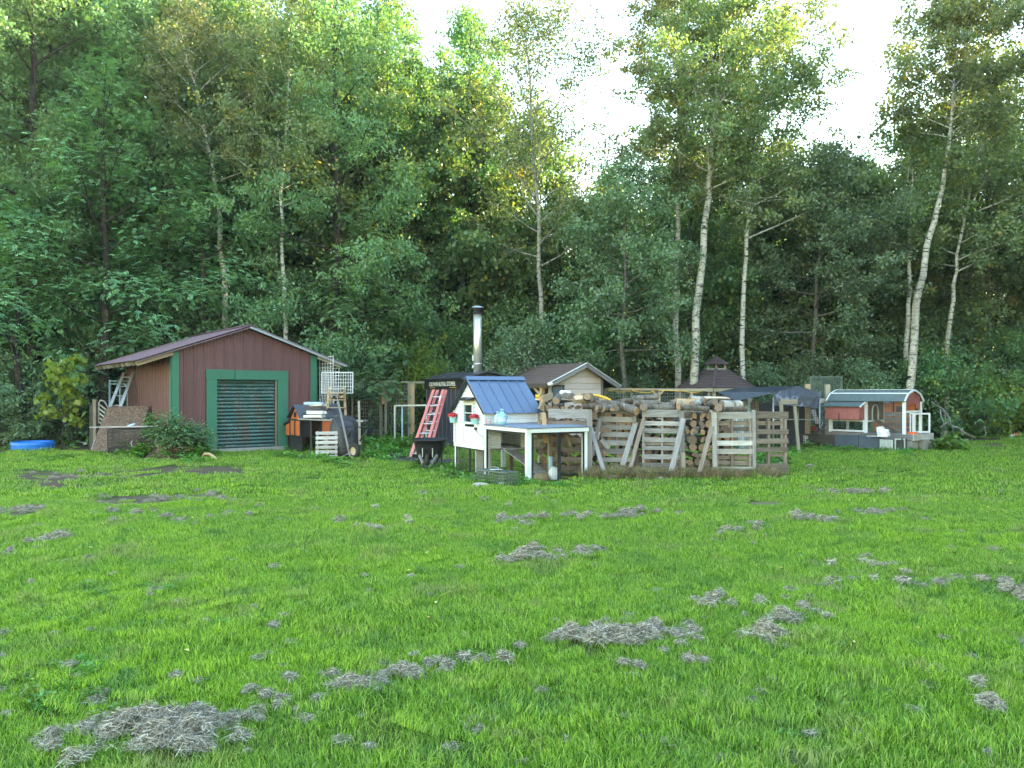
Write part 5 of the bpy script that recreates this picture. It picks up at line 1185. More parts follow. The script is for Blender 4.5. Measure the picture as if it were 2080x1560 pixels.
def put_log(kd, c, ang, r, label, group=None, pitch=0.0, roll=None, L=1.0, name='log', cat='firewood log'):
    o = link(name, rnd.choice(LOGS[kd])); s = r / .080
    o.matrix_world = Matrix.Translation(c) @ Matrix.Rotation(ang, 4, 'Z') @ Matrix.Rotation(pitch, 4, 'Y') @ Matrix.Rotation(rnd.uniform(0, 6.28) if roll is None else roll, 4, 'X') @ Matrix.Diagonal((L, s, s, 1))
    return tag(o, label, cat, group)
def front(x): return 15.72 + (14.98 - 15.72) * (x - .6) / 4.0
def topz(x):
    px = 1040 + x * F / front(x); return float(np.interp(px, [1085, 1110, 1200, 1225, 1300, 1390, 1440, 1470, 1500], [1.45, 1.46, 1.44, 1.28, 1.28, 1.34, 1.34, 1.28, 1.22]))
LBL = {0: ('log in the stack behind the pallet next to the coop run', 'logs behind the first pallet'), 1: ('log with its cut end showing between the first and second pallet', 'logs between the first and second pallet'),
       2: ('log in the stack behind the second pallet', 'logs behind the second pallet'), 3: ('log in the stack behind the middle pallet', 'logs behind the middle pallet'),
       4: ('cut log end showing in the open bay', 'logs in the open bay'), 5: ('log in the stack behind the whitewashed pallet', 'logs behind the whitewashed pallet')}
RN = ('bottom row', 'second row up', 'third row up', 'fourth row up', 'fifth row up', 'sixth row up', 'seventh row up', 'eighth row up', 'top row', 'top row')
def bay(px): return 0 if px < 1194 else 1 if px < 1221 else 2 if px < 1297 else 3 if px < 1386 else 4 if px < 1452 else 5
x = .62; zrow = 0; z = .085; row = 0; nlog = 0
while z < 1.42:
    xx = .58 + (.085 if row % 2 else 0)
    while xx < 4.34:
        r = rnd.uniform(.068, .092); kd = rnd.choices(('round', 'birch', 'half', 'wedge'), (4, 1, 4, 5))[0]; px = 1040 + xx * F / front(xx); bb = bay(px)
        if z + .06 < topz(xx):
            fr = front(xx) - (.16 if bb in (1, 4) else 0)
            put_log(kd, Vector((xx, fr + .24 + rnd.uniform(-.05, .06), z + rnd.uniform(-.012, .012))), R(90) + rnd.uniform(-.16, .16), r, LBL[bb][0] + ', ' + RN[row], LBL[bb][1] + ', ' + RN[row]); nlog += 1
        xx += r * 2 * rnd.uniform(.98, 1.06)
    z += .150; row += 1
# loose top layer
TOPG = ('log lying loose on the firewood stack', 'loose logs on top of the stack')
AB = ('the first pallet', 'the gap beside the first pallet', 'the second pallet', 'the middle pallet', 'the open bay', 'the whitewashed pallet')
for i in range(60):
    px = rnd.uniform(1092, 1490); d = rnd.uniform(15.2, 16.1) - .45 * (px - 1092) / 400; X_ = (px - 1040) * d / F; zz = topz(X_) + rnd.uniform(.0, .06)
    kd = rnd.choices(('round', 'birch', 'half', 'wedge'), (5, 1, 2, 3))[0]
    put_log(kd, Vector((X_, d + .1, zz)), R(rnd.choice((90, 90, 70, 115, 30, 0, 150))) + rnd.uniform(-.3, .3), rnd.uniform(.05, .088), TOPG[0] + ', above ' + AB[bay(px)], TOPG[1] + ', above ' + AB[bay(px)], pitch=rnd.uniform(-.25, .25), L=rnd.uniform(.6, 1.05))
SP = [('round', 1462, 829, 14.75, 70, .075, 1.0, 'thick round log with a dark orange cut end on the top right of the stack'),
      ('birch', 1484, 822, 15.1, 20, .085, 1.0, 'bright white birch log lying behind the thick round one at the right end'),
      ('half', 1490, 832, 14.9, 8, .095, 1.1, 'pale freshly split slab on top above the whitewashed pallet'),
      ('half', 1455, 812, 15.3, 12, .10, 1.15, 'long creamy split slab, highest on the right part of the stack'),
      ('birch', 1422, 813, 15.4, 8, .085, 1.0, 'white barked log on top above the open log bay'),
      ('wedge', 1392, 818, 15.2, 25, .095, 1.1, 'split wedge with white bark edge left of the open bay'),
      ('round', 1410, 829, 14.85, 5, .058, 1.3, 'grey log lying sideways over the open log bay'),
      ('round', 1340, 827, 15.1, 3, .058, 1.4, 'grey log lying sideways along the middle pallet top'),
      ('round', 1312, 819, 15.2, 8, .065, 1.1, 'short grey log with a tan end above the gap right of the second pallet'),
      ('half', 1284, 815, 15.6, 14, .12, .9, 'big weathered half log with a pale split corner pointing up'),
      ('wedge', 1312, 808, 15.7, 152, .08, 1.2, 'dark slab leaning up behind the top of the second pallet'),
      ('round', 1234, 820, 15.3, 6, .070, 1.1, 'grey barked log lying sideways left on the second pallet'),
      ('round', 1204, 823, 15.3, 12, .062, 1.0, 'dark log lying sideways above the gap beside the first pallet'),
      ('half', 1146, 812, 15.5, 150, .05, 1.2, 'thin slanting branch piece across the left part of the stack'),
      ('round', 1148, 806, 15.9, 80, .09, .8, 'rough grey log end just below the white jug on the stack')]
for kd, px, py, d, an, r, Ls, lab in SP:
    put_log(kd, P(px, py, d), R(an), r, lab, None, L=Ls, pitch=rnd.uniform(-.08, .08), roll=rnd.uniform(-.3, .3) + (math.pi if kd == 'half' else 0))
# things on the stack
j = thing('white_jug', 'white plastic jug lying on the left part of the firewood', 'jug', P(1148, 806, 15.9)); j.rotation_euler = (0, 0, .1)
MB().tube([(-.11, 0, .06), (-.09, 0, .065), (.09, 0, .06), (.13, 0, .05)], [.045, .07, .07, .03], 12).build('jug_body', M_WPL, j); MB().tube([(.13, 0, .05), (.155, 0, .048)], .022, 10).build('cap', M_WPL, j)
mb = MB(); mb.lathe([(.09, 0), (.11, .05), (.085, .11), (.04, .14), (0, .15)], 14, fn=lambda t, z: 1 + .18 * math.sin(3 * t + z * 30) + .1 * math.sin(7 * t)); o = single('plastic_bag', 'crumpled pale plastic bag on the firewood right of the white jug', 'bag', mb, M_WPL); o.location = P(1178, 816, 15.6)
mb = MB(); mb.box((0, 0, 0), (.13, .10, .06)); o = single('yellow_block', 'small yellow plastic block at the left end of the firewood top', 'block', mb, M_YEL); o.location = P(1094, 807, 15.8)
mb = MB(); pts = [P(1183, 803, 15.9), P(1196, 802, 16.0), P(1215, 804, 16.0), P(1230, 808, 15.8), P(1241, 813, 15.6)]; mb.tube(pts, [.022, .03, .03, .026, .018], 10); single('yellow_pipe', 'curved yellow plastic pipe over the top of the firewood', 'pipe', mb, M_YEL)
for k, (a, b_) in enumerate((((1192, 811), (1238, 812)), ((1190, 817), (1228, 818)))): stick('plank', ('upper' if k == 0 else 'lower') + ' pale yellowish plank under the curved yellow pipe', 'plank', P(a[0], a[1], 15.8 - k * .05), P(b_[0], b_[1], 15.8 - k * .05), .10, .055, W_NEW)

# ================================================================== FENCES
def wire_fence(name, label, pts, zt, d_list, posts, mesh_px, mat_post=W_OLD, rail=True): pass
fn = thing('wire_fence', 'tall wire fence with timber rail between the brown shed and the stove building', 'fence', (-6.3, 25.3, 0))
def W2(root, v): return v - root.location
def fpost(root, px, yt, yb, d, w, mat, nm='post'):
    a = P(px, yt, d); b = Vector((a.x, a.y, -.02)); MB().beam(W2(root, b), W2(root, a), w, w * .9, fy, jit=.004).build(nm, mat, root)
FD = 25.0
MB().beam(W2(fn, P(640, 771, FD + .4)), W2(fn, P(780, 774.5, FD)), .05, .055).build('top_rail', W_NEW, fn)
MB().beam(W2(fn, P(780, 775, FD)), W2(fn, P(868, 777, FD)), .05, .055).build('top_rail', W_OLD, fn)
for (px, yt, w, mt) in ((774, 776, .11, W_OLD), (784, 776, .085, W_OLD), (832, 777, .10, W_OLD), (838.5, 777, .12, W_NEW), (716, 775, .06, W_OLD)): fpost(fn, px, yt, 895, FD - (.12 if px in (784, 838.5) else 0), w, mt)
MB().beam(W2(fn, P(779, 784, FD - .1)), W2(fn, P(779, 821, FD - .1)), .10, .03, fy).build('board', W_NEW, fn)
MB().beam(W2(fn, P(776, 776, FD - .15)), W2(fn, P(786, 784, FD - .15)), .03, .05).build('brace', W_OLD, fn)
mb = MB(); a = P(645, 777, FD + .06); b = P(772, 777, FD + .06); grid(mb, W2(fn, Vector((a.x, a.y, .05))), (b - a), (0, 0, a.z - .05), 26, 17, .005); mb.build('wire_mesh', M_WIREG, fn, kind='stuff')
mb = MB(); a = P(784, 777, FD + .05); b = P(832, 777, FD + .05); grid(mb, W2(fn, Vector((a.x, a.y, .05))), (b - a), (0, 0, a.z - .05), 9, 17, .005); mb.build('wire_mesh', M_WIREG, fn, kind='stuff')
for k, sag in ((0, 3), (1, 5)):
    a = P(716, 779 + k * 2, FD - .1); b = P(778, 778 + k, FD - .1); pts = [W2(fn, a.lerp(b, t_) - Vector((0, 0, sag * .016 * 4 * t_ * (1 - t_)))) for t_ in np.linspace(0, 1, 9)]; MB().tube(pts, .008, 5).build('rope', M_WIREW, fn)
for (px, yt, w, h, lab) in ((766, 873, .42, .28, 'low pale concrete block behind the wire fence, left of the posts'), (792, 872, .25, .25, 'small pale block just right of the twin fence posts'), (823, 868, .30, .40, 'tall rounded grey block behind the leaning metal frame'), (846, 873, .28, .32, 'grey block right behind the tan fence post')):
    c_ = G(px, 26.0); mb = MB(); mb.ext([(c_.x - w / 2, c_.y, 0), (c_.x + w / 2, c_.y, 0), (c_.x + w / 2, c_.y, h * .8), (c_.x + w * .3, c_.y, h), (c_.x - w * .35, c_.y, h), (c_.x - w / 2, c_.y, h * .75)], (0, .3, 0)); single('concrete_block', lab, 'block', mb, M_CONC)
mf = thing('tube_gate', 'grey square-tube gate frame standing before the wire fence', 'gate', (P(802, 909, 23).x, 23, 0))
def tb(a, b, w=.045): return MB().beam(W2(mf, a), W2(mf, b), w, w, fy)
a, b, c_, d_ = P(802, 824, 23), P(802, 906, 23), P(866, 823, 22.6), P(866, 906, 22.6)
tb(a, b).build('upright', M_GALV, mf); tb(P(817, 825, 22.95), P(817, 906, 22.95), .04).build('upright', M_LBLUE, mf)
MB().beam(W2(mf, a), W2(mf, c_), .045, .045).build('top_tube', M_GALV, mf); MB().beam(W2(mf, b), W2(mf, d_), .09, .05).build('bottom_tube', M_GALV, mf); tb(c_, d_).build('upright', M_GALV, mf)
# far fence right
f2 = thing('wire_fence', 'timber-railed wire fence behind the firewood, right of the tan shed', 'fence', (3, 24.3, 0))
MB().beam(W2(f2, P(1229, 790, 24)), W2(f2, P(1335, 791, 24.3)), .05, .06).build('top_rail', W_NEW, f2); MB().beam(W2(f2, P(1335, 791, 24.3)), W2(f2, P(1475, 793, 24.6)), .05, .06).build('top_rail', W_OLD, f2)
for px in (1229, 1282, 1334, 1339, 1381, 1404, 1440): fpost(f2, px, 792, 900, 24.2 + (px - 1229) * .0017, .07, W_OLD)
for s_ in (-1, 1): MB().beam(W2(f2, P(1336 + s_ * 12, 793, 24.3)), W2(f2, P(1336 + s_ * 3, 803, 24.3)), .04, .05).build('brace', W_NEW, f2)
mb = MB(); a = P(1230, 793, 24.4); b = P(1470, 794, 24.8); grid(mb, W2(f2, Vector((a.x, a.y, .05))), Vector((b.x - a.x, b.y - a.y, 0)), (0, 0, a.z - .05), 48, 16, .005); mb.build('wire_mesh', M_WIREG, f2, kind='stuff')
for (p0, p1, sag) in ((1232, 1282, 2), (1284, 1330, 3), (1340, 1384, -.5), (1384, 1425, 3)):
    a = P(p0, 793, 24.1); b = P(p1, 795, 24.2); MB().tube([W2(f2, a.lerp(b, t_) - Vector((0, 0, sag * .016 * 4 * t_ * (1 - t_)))) for t_ in np.linspace(0, 1, 8)], .011, 5).build('rope', M_YEL, f2)
# ================================================================== LEFT SIDE CLUTTER
pool = thing('kiddie_pool', 'small round blue plastic wading pool at the shaded wood edge', 'wading pool', G(67, 21.6))
MB().lathe([(.50, 0), (.535, .05), (.52, .10), (.545, .15), (.53, .215), (.50, .235), (.47, .225), (.485, .12), (.47, .03)], 40, fn=lambda t, z: 1 + .012 * math.cos(18 * t)).build('pool_wall', M_POOL, pool)
MB().tube([(0, 0, .01), (0, 0, .03)], .48, 30).build('pool_floor', M_POOL, pool)
# OSB sheet
a, b, c_, d_ = P(184, 917, 20.6), P(276, 918, 20.3), P(303, 824, 21.3), P(218, 826, 21.6)
mb = MB(); n = (b - a).cross(d_ - a).normalized(); mb.ext([a, b, c_, d_], -n * .02); single('chipboard_sheet', 'mottled brown chipboard sheet leaning against the left wall of the shed', 'board', mb, M_OSB)
# crate
kr = thing('wire_crate', 'black wire dog crate in front of the leaning chipboard sheet', 'crate', P(218, 921, 19.75), R(4)); kr.location.z = 0
KW, KD, KH = 1.28, .6, .66
for (o_, a_, b_, na, nb) in (((0, 0, 0), (KW, 0, 0), (0, 0, KH), 42, 7), ((0, KD, 0), (KW, 0, 0), (0, 0, KH), 42, 7), ((0, 0, KH), (KW, 0, 0), (0, KD, 0), 42, 6), ((0, 0, 0), (0, KD, 0), (0, 0, KH), 18, 7), ((KW, 0, 0), (0, KD, 0), (0, 0, KH), 18, 7)):
    mb = MB(); grid(mb, o_, a_, b_, na, nb, .0028); mb.build('wire_side', M_WIRED, kr, kind='stuff')
MB().box((KW / 2, KD / 2, .10), (KW - .03, KD - .03, .16)).build('plastic_tray', M_TRAYBL, kr)
mb = MB(); rect_frame(mb, (0, -.006, 0), (KW, 0, 0), (0, 0, KH), .02, .012); mb.build('front_frame', M_WIRED, kr)
MB().tube([(.62, -.015, .36), (.59, -.02, .30), (.62, -.02, .22), (.69, -.02, .20)], .008, 5).build('clip_hook', M_WPL, kr)
stick('batten', 'thin grey batten lying along the top edge of the dog crate', 'batten', P(183, 868, 20.0), P(345, 865, 19.7), .05, .025, W_GREY)
mb = MB(); mb.lathe([(.02, 0), (.11, .01), (.12, .035), (.09, .06), (0, .065)], 16, sx=1, sy=.6); o = single('blue_tub', 'small pale blue plastic dish lying on the dog crate', 'dish', mb, M_PLAST_B); o.location = P(268, 866, 19.9); o.rotation_euler = (.1, -.35, .2)
# aluminium ladder
ld = thing('ladder', 'old aluminium extension ladder leaning under the left eave of the shed', 'ladder', P(228, 900, 21.9)); ld.location.z = 0
b0 = ld.location
La = [P(214, 850, 22.0) , P(252, 757, 22.9)]; Lb = [P(236, 850, 21.9), P(271, 757, 22.8)]
def extz(pa, pb): d = (pb - pa); return pa - d * (pa.z / d.z)
La[0] = extz(La[0], La[1]); Lb[0] = extz(Lb[0], Lb[1])
MB().beam(La[0] - b0, La[1] - b0, .03, .09, (1, 0, 0)).build('rail', M_ALU, ld); MB().beam(Lb[0] - b0, Lb[1] - b0, .03, .09, (1, 0, 0)).build('rail', M_ALU, ld)
for k in range(8): f = (k + .5) / 8; MB().tube([La[0].lerp(La[1], f) - b0, Lb[0].lerp(Lb[1], f) - b0], .017, 6).build('rung', M_ALU, ld)
# blue frame
bf = thing('tube_gate', 'pale blue tubular frame standing behind the aluminium ladder', 'frame', P(222, 900, 23.6)); bf.location.z = 0; b0 = bf.location
for (p0, p1) in (((223, 771), (222, 905)), ((244, 775), (244, 905)), ((262, 777), (261, 905))): x0 = P(p0[0], p0[1], 23.6); MB().tube([Vector((x0.x, x0.y, 0)) - b0, x0 - b0], .032, 8).build('upright', M_LBLUE, bf)
for yy in (774, 780): MB().tube([P(223, yy, 23.6) - b0, P(262, yy, 23.6) - b0], .022, 6).build('cross_tube', M_LBLUE, bf)
MB().tube([P(253, 781, 23.6) - b0, P(258, 784, 23.6) - b0, P(259.5, 800, 23.6) - b0, P(259.5, 905, 23.6) - b0], .03, 8).build('bent_tube', M_LBLUE, bf)
for (px, yt, lab) in ((193, 811, 'short wooden post left of the leaning chipboard sheet'), (187, 822, 'darker wooden post at the far left behind the chipboard sheet')):
    stick('post', lab, 'post', Vector((P(px, 900, 21.9).x, 21.9, 0)), P(px, yt, 21.9), .10, .09, W_OLD if px == 193 else W_DARK, None, fy)
tr_ = thing('lattice_arch', 'small weathered lattice arch leaning between the post and chipboard', 'lattice', Vector((P(205, 900, 21.8).x, 21.8, 0))); b0 = tr_.location
MB().tube([P(201, 860, 21.8) - b0, P(201, 818, 21.8) - b0, P(205, 813, 21.8) - b0, P(212, 815, 21.8) - b0, P(222, 832, 21.8) - b0], .02, 6).build('arch_rail', W_GREY, tr_)
for k in range(5): y_ = 820 + k * 9; MB().beam(P(200, y_, 21.8) - b0, P(218, y_ + 14, 21.8) - b0, .015, .04).build('slat', W_GREY, tr_)
# stump with roots + elder shrub
st = MB(); st.lathe([(.62, -.02), (.50, .10), (.34, .22), (.22, .34), (.0, .38)], 18, sx=1.15, sy=.6, fn=lambda t, z: 1 + .2 * math.sin(3 * t + 2 * z) + .12 * math.sin(8 * t + 5 * z))
sr = thing('root_mound', 'dark mound of soil, roots and dead twigs under the leafy elder', 'mound', G(352, 19.1)); st.build('soil_mound', M_SOIL, sr)
for k in range(46):
    a_ = rnd.uniform(0, 6.28); r_ = rnd.uniform(.15, .55); p0 = Vector((math.cos(a_) * r_, math.sin(a_) * r_ * .6, rnd.uniform(.05, .3))); d = Vector((rnd.gauss(0, 1), rnd.gauss(-.2, .6), rnd.gauss(.1, .5))).normalized() * rnd.uniform(.15, .5)
    p2 = p0 + d; p2.z = max(.01, p2.z); MB().tube([p0, p0.lerp(p2, .5) + Vector((0, 0, .04)), p2], [.014, .010, .004], 5).build('root', W_OLD if k % 3 else W_DARK, sr)
def compound(c, out, L, n=7, lf=.11):
    out = unit(out); side = unit(np.cross(out, np.array([0, 0, 1.]))); Q = []
    for k in range(n):
        f = (.3, .3, .5, .5, .75, .75, 1.)[k]; sg = (-1, 1, -1, 1, -1, 1, 0)[k]; pc = c + out * L[:, None] * f
        ax = out * .8 + side * sg * .9 + np.array([0, 0, -.25]); nm = np.tile(np.array([0, 0, 1.]), (len(c), 1)) + rng.normal(size=c.shape) * .2
        l = lf * (.8 + .4 * rng.random(len(c))); Q.append(leaf_quads(pc, ax, nm, l, l * .42, .06))
    return np.concatenate(Q)
M_ELDER = m_leaf('elder_leaf', (.06, .17, .08), (.15, .33, .15), (.30, .50, .25), .3)
def shrub(name, label, base, spots, n, spread, lf, mat, cat='shrub', stemm=None):
    root = thing(name, label, cat, base); Q = []
    for (o_, s_) in spots:
        o_ = Vector(o_); dirs = rng.normal(size=(n, 3)); dirs[:, 2] = abs(dirs[:, 2]) * .8 - .25; dirs = unit(dirs)
        c = np.array(tuple(o_)) + dirs * np.array([s_, s_ * .8, s_ * .75]) * (.45 + .6 * rng.random((n, 1))); dd = dirs.copy(); dd[:, 2] = dd[:, 2] * .4 - .15
        Q.append(compound(c, dd + rng.normal(size=(n, 3)) * .3, (lf * 2.4) * (.7 + .6 * rng.random(n)), lf=lf))
        for k in range(4): e = o_ + Vector((rnd.gauss(0, s_ * .3), rnd.gauss(0, s_ * .3), rnd.gauss(0, s_ * .2))); MB().tube([(o_.x * .35, 0, 0), (o_.x * .6, o_.y * .5, o_.z * .5), e], [.02, .014, .006], 5).build('stem', M_BARKG, root)
    link('foliage', np_mesh('foliage', np.concatenate(Q), 4, mat), root); return root
shrub('elder_shrub', 'leafy elder growing from the dirt mound before the shed corner', G(352, 19.1), (((-.22, 0, .92), .30), ((.05, -.1, .72), .34), ((.32, -.05, .55), .28), ((-.45, .05, .62), .22), ((.10, -.25, .42), .26), ((-.12, -.1, .55), .3)), 120, .3, .085, M_ELDER)
shrub('elder_shrub', 'smaller elder clump right of the mound, touching the green door trim', G(405, 19.3), (((-.05, 0, .62), .22), ((.12, 0, .5), .22), ((.0, -.1, .34), .25), ((-.18, -.1, .25), .2)), 75, .2, .07, M_ELDER)
mb = MB(); mb.ext([P(372, 890, 19.8), P(398, 890, 19.8), P(397, 868, 19.8), P(374, 866, 19.8)], (0, .4, 0)); single('teal_bin', 'dark teal bin hidden behind the elder leaves', 'bin', mb, m_plain('dark_teal', (.03, .13, .15), .4))
mb = MB(); mb.tube([G(410, 18.6) + Vector((0, 0, .02)), G(416, 18.5) + Vector((0, 0, .13)), G(426, 18.3) + Vector((0, 0, .14)), G(436, 18.1) + Vector((0, 0, .08)), G(443, 18.0) + Vector((0, 0, .01))], [.02, .032, .034, .03, .02], 10); single('curved_root', 'pale curved root arching out of the grass left of the green door', 'root', mb, m_plain('pale_root', (.50, .38, .22), .7))

# ================================================================== ORANGE HUTCH, TABLE, JUNK
hu = thing('orange_hutch', 'orange and black rabbit hutch with dark pitched roof beside the shed door', 'hutch', (-5.62, 20.6, 0), R(38.5))
# local x along the long side (right, back), y to the left-back (gable end at x=0)
HW, HL = .70, 1.12
for k in range(3): MB().box((-.008, .03 + .115 + k * .215, .64), (.02, .205, .42), axis=2).build('end_board', M_ORANGE, hu)
mb = MB(); mb.ext([(-.012, .02, .86), (-.012, HW - .02, .86), (-.012, HW / 2, 1.20)], (.02, 0, 0)); mb.build('gable', M_ORANGE, hu)
MB().tube([(-.03, HW / 2, 1.0), (-.012, HW / 2, 1.0)], .075, 16).build('round_vent', M_BLACK, hu)
for (x, y) in ((0, .01), (0, HW - .01), (HL, .01), (HL, HW), (.55, .01)): MB().beam((x, y, 0), (x, y, .88), .055, .055, fy).build('leg', M_BLACK, hu)
MB().box((0, HW / 2, .86), (.045, HW, .05)).box((0, HW / 2, .42), (.045, HW, .045)).build('end_rail', M_BLACK, hu)
MB().box((-.03, HW / 2, .64), (.02, .035, .40)).build('door_gap_strip', M_BLACK, hu)
for (y0, ye, sg) in ((-.10, HW / 2, -1), (HW + .10, HW / 2, 1)):
    mb = MB(); n = Vector((0, sg * .8, 1)).normalized(); mb.ext([(-.08, y0, .90), (HL + .1, y0, .90), (HL + .1, ye, 1.25), (-.08, ye, 1.25)], n * .025); mb.build('roof_panel', m_plain('dark_felt', (.075, .085, .11), .55), hu)
for (x0, x1) in ((.02, .30), (.58, HL)): MB().box(((x0 + x1) / 2, 0, .64), (x1 - x0 - .04, .02, .42)).build('side_board', M_ORANGE if x0 > .4 else M_BLACK, hu)
MB().box((HL / 2, HW, .64), (HL, .02, .44)).build('back_panel', M_BROWNP, hu)
MB().box((HL / 2, HW / 2, .42), (HL, HW, .02)).build('floor_board', W_DARK, hu)
mb = MB(); mb.box((-.01, HW / 2, .2), (.02, HW - .08, .38)); mb.build('lower_panel', M_BLACK, hu)
mb = MB(); mb.ext([(.0, HW + .02, .42), (.0, HW + .34, .42), (.0, HW + .34, .70), (.0, HW + .02, .78)], (.5, 0, 0)); mb.build('nest_box', M_ORANGE, hu)
MB().box((.24, HW + .20, .775), (.60, .42, .03), Matrix.Rotation(-.24, 3, 'X')).build('nest_box_lid', M_BLACK, hu)
tb_ = thing('trestle_table', 'weathered plank table on thin black legs in front of the orange hutch', 'table', (P(612, 851, 20.2).x, 20.2, 0)); b0 = tb_.location
MB().beam(P(610, 851, 20.1) - b0, P(742, 855, 20.0) - b0, .42, .035, jit=.005).build('table_top', W_PALE, tb_)
for (px, d) in ((631, 19.9), (739, 19.8), (633, 20.3), (737, 20.3)): v = P(px, 853, d); MB().beam(Vector((v.x, v.y, 0)) - b0, v - b0, .022, .022, fy).build('leg', M_BLACK, tb_)
# bundles on the table
for k, (px, py, w, h, an, mt, lab) in enumerate(((640, 845, .42, .055, .1, M_WPL, 'white wrapped bundle at the bottom of the pile on the table'), (645, 838, .46, .06, -.08, M_WPL, 'white wrapped bundle second from the bottom on the table'), (636, 830, .44, .055, .12, M_CHAR, 'grey and dark bundle in the middle of the pile on the table'),
        (646, 823, .40, .05, -.15, W_PALE, 'pale wooden bundle near the top of the pile on the table'), (634, 819.5, .38, .04, .2, M_PLAST_B, 'blue-white plastic sheet folded on top of the pile'))):
    mb = MB(); c0 = P(px, py, 20.1)
    for q_ in range(5): mb.box(c0 + Vector((rnd.uniform(-.06, .06), -.16 + q_ * .08, rnd.uniform(-.012, .02))), (w * rnd.uniform(.75, 1.1), .075, h * 1.15), Matrix.Rotation(an + rnd.uniform(-.1, .1), 3, 'Z') @ Matrix.Rotation(rnd.uniform(-.05, .05), 3, 'Y'))
    single('bundle', lab, 'bundle', mb, mt, 'bundles piled on the table')
for (px, py, lab) in ((620, 842, 'dark tool head left in the pile of bundles'), (664, 832, 'dark rolled cloth at the right side of the bundles')):
    mb = MB(); c0 = P(px, py, 19.95); mb.tube([c0 - Vector((.07, 0, 0)), c0, c0 + Vector((.07, 0, .01))], [.03, .05, .035], 10); single('cloth_roll', lab, 'roll', mb, M_TRAYOLD)
# little pallet
sp = thing('small_pallet', 'small pale pallet leaning upright against the hutch beside the wheelbarrow', 'pallet', (P(646, 938, 18.6).x, 18.6, 0), R(12)); sp.rotation_euler = (R(-14), 0, R(12))
for k in range(6): MB().beam((-.06, 0, .05 + k * .115), (.46, 0, .05 + k * .115), .018, .075, jit=.004).build('board', W_PALE, sp)
for x in (-.02, .22, .42): MB().beam((x, .04, 0), (x, .04, .68), .06, .035, (1, 0, 0)).build('stringer', W_OLD, sp)
# upright wheelbarrow (tray shell towards us)
def tray_mesh(mb, W, L, H, n=28, M=None, scale_b=.55):
    rings = [(1.0, 0, .04), (.97, -.0, .0), (.90, -.3, 0), (.78, -.75, 0), (.62, -1.0, 0), (.3, -1.05, 0), (0.0, -1.06, 0)]
    vs = []
    for (s_, z_, lip) in rings:
        for j in range(n):
            t_ = 2 * math.pi * j / n; cx = math.copysign(abs(math.cos(t_)) ** .62, math.cos(t_)); sy_ = math.copysign(abs(math.sin(t_)) ** .62, math.sin(t_))
            vs.append(Vector((cx * (W / 2 * s_ + lip), sy_ * (L / 2 * s_ + lip) + (1 - s_) * L * .10, z_ * H)))
    fs = [(i * n + j, i * n + (j + 1) % n, (i + 1) * n + (j + 1) % n, (i + 1) * n + j) for i in range(len(rings) - 1) for j in range(n)]
    if M: vs = [M @ v for v in vs]
    mb.add(vs, fs, smooth=True); return mb
wb1 = thing('wheelbarrow', 'scuffed black wheelbarrow tipped up on its nose, tray bottom facing out', 'wheelbarrow', Vector((P(700, 932, 19.0).x, 19.0, 0)))
b0 = wb1.location
Mt = Matrix.Translation(P(700, 890, 19.15) - b0) @ Matrix.Rotation(R(28), 4, 'Z') @ Matrix.Rotation(R(-98), 4, 'X')
mb = MB(); tray_mesh(mb, .66, 1.06, -.30, M=Mt @ Matrix.Rotation(math.pi, 4, 'Y') @ Matrix.Scale(1, 4)); mb.build('tray', M_TRAYOLD, wb1)
for (pa, pb, lab) in (((686, 812), (713, 936)), ((729, 816), (731, 900))) and ((((686, 812), (713, 936)), 'x', ''), (((729, 816), (731, 900)), 'x', '')):
    pass
MB().beam(P(686, 812, 18.9) - b0, P(713, 937, 18.55) - b0, .04, .045, (1, 0, 0), jit=.004).build('handle', W_GREY, wb1)
MB().beam(P(729, 815, 19.2) - b0, P(731, 903, 18.9) - b0, .04, .05, (1, 0, 0), jit=.004).build('handle', W_OLD, wb1)
MB().tube([P(704, 868, 18.8) - b0, P(716, 864, 18.75) - b0, P(732, 868, 18.85) - b0, P(748, 869, 18.9) - b0], .016, 6).build('brace_rod', M_BLACK, wb1)
MB().tube([P(715, 867, 18.7) - b0, P(708, 888, 18.75) - b0], .02, 6).build('metal_leg', M_BLACK, wb1)
MB().tube([P(748, 871, 18.8) - b0, P(731, 896, 18.8) - b0], .024, 6).build('metal_leg', M_BLACK, wb1)
def wheel(root, c, axis, r, wd, hubm=M_STONE):
    axis = Vector(axis).normalized(); q_ = axis.to_track_quat('Z', 'Y').to_matrix().to_4x4(); Mw = Matrix.Translation(c) @ q_
    mb = MB(Mw); k = wd / 2; mb.lathe([(r * .55, -k * .7), (r * .8, -k), (r * .95, -k * .75), (r, -k * .25), (r, k * .25), (r * .95, k * .75), (r * .8, k), (r * .55, k * .7), (r * .55, -k * .7)], 28); w_ = mb.build('wheel', M_RUBBER, root)
    mb = MB(Mw); mb.lathe([(0, -k * .55), (r * .15, -k * .8), (r * .2, -k * .4), (r * .5, -k * .3), (r * .56, -k * .6), (r * .56, k * .6), (r * .5, k * .3), (0, k * .5)], 20); mb.build('rim', hubm, w_)
wheel(wb1, P(719, 916, 18.55) - b0, (-.75, -1, 0), .185, .10, m_plain('rusty_cream_rim', (.52, .42, .28), .6))
MB().beam(P(700, 925, 18.8) - b0, P(722, 915, 18.5) - b0, .02, .02).build('axle_rod', M_GALV, wb1)
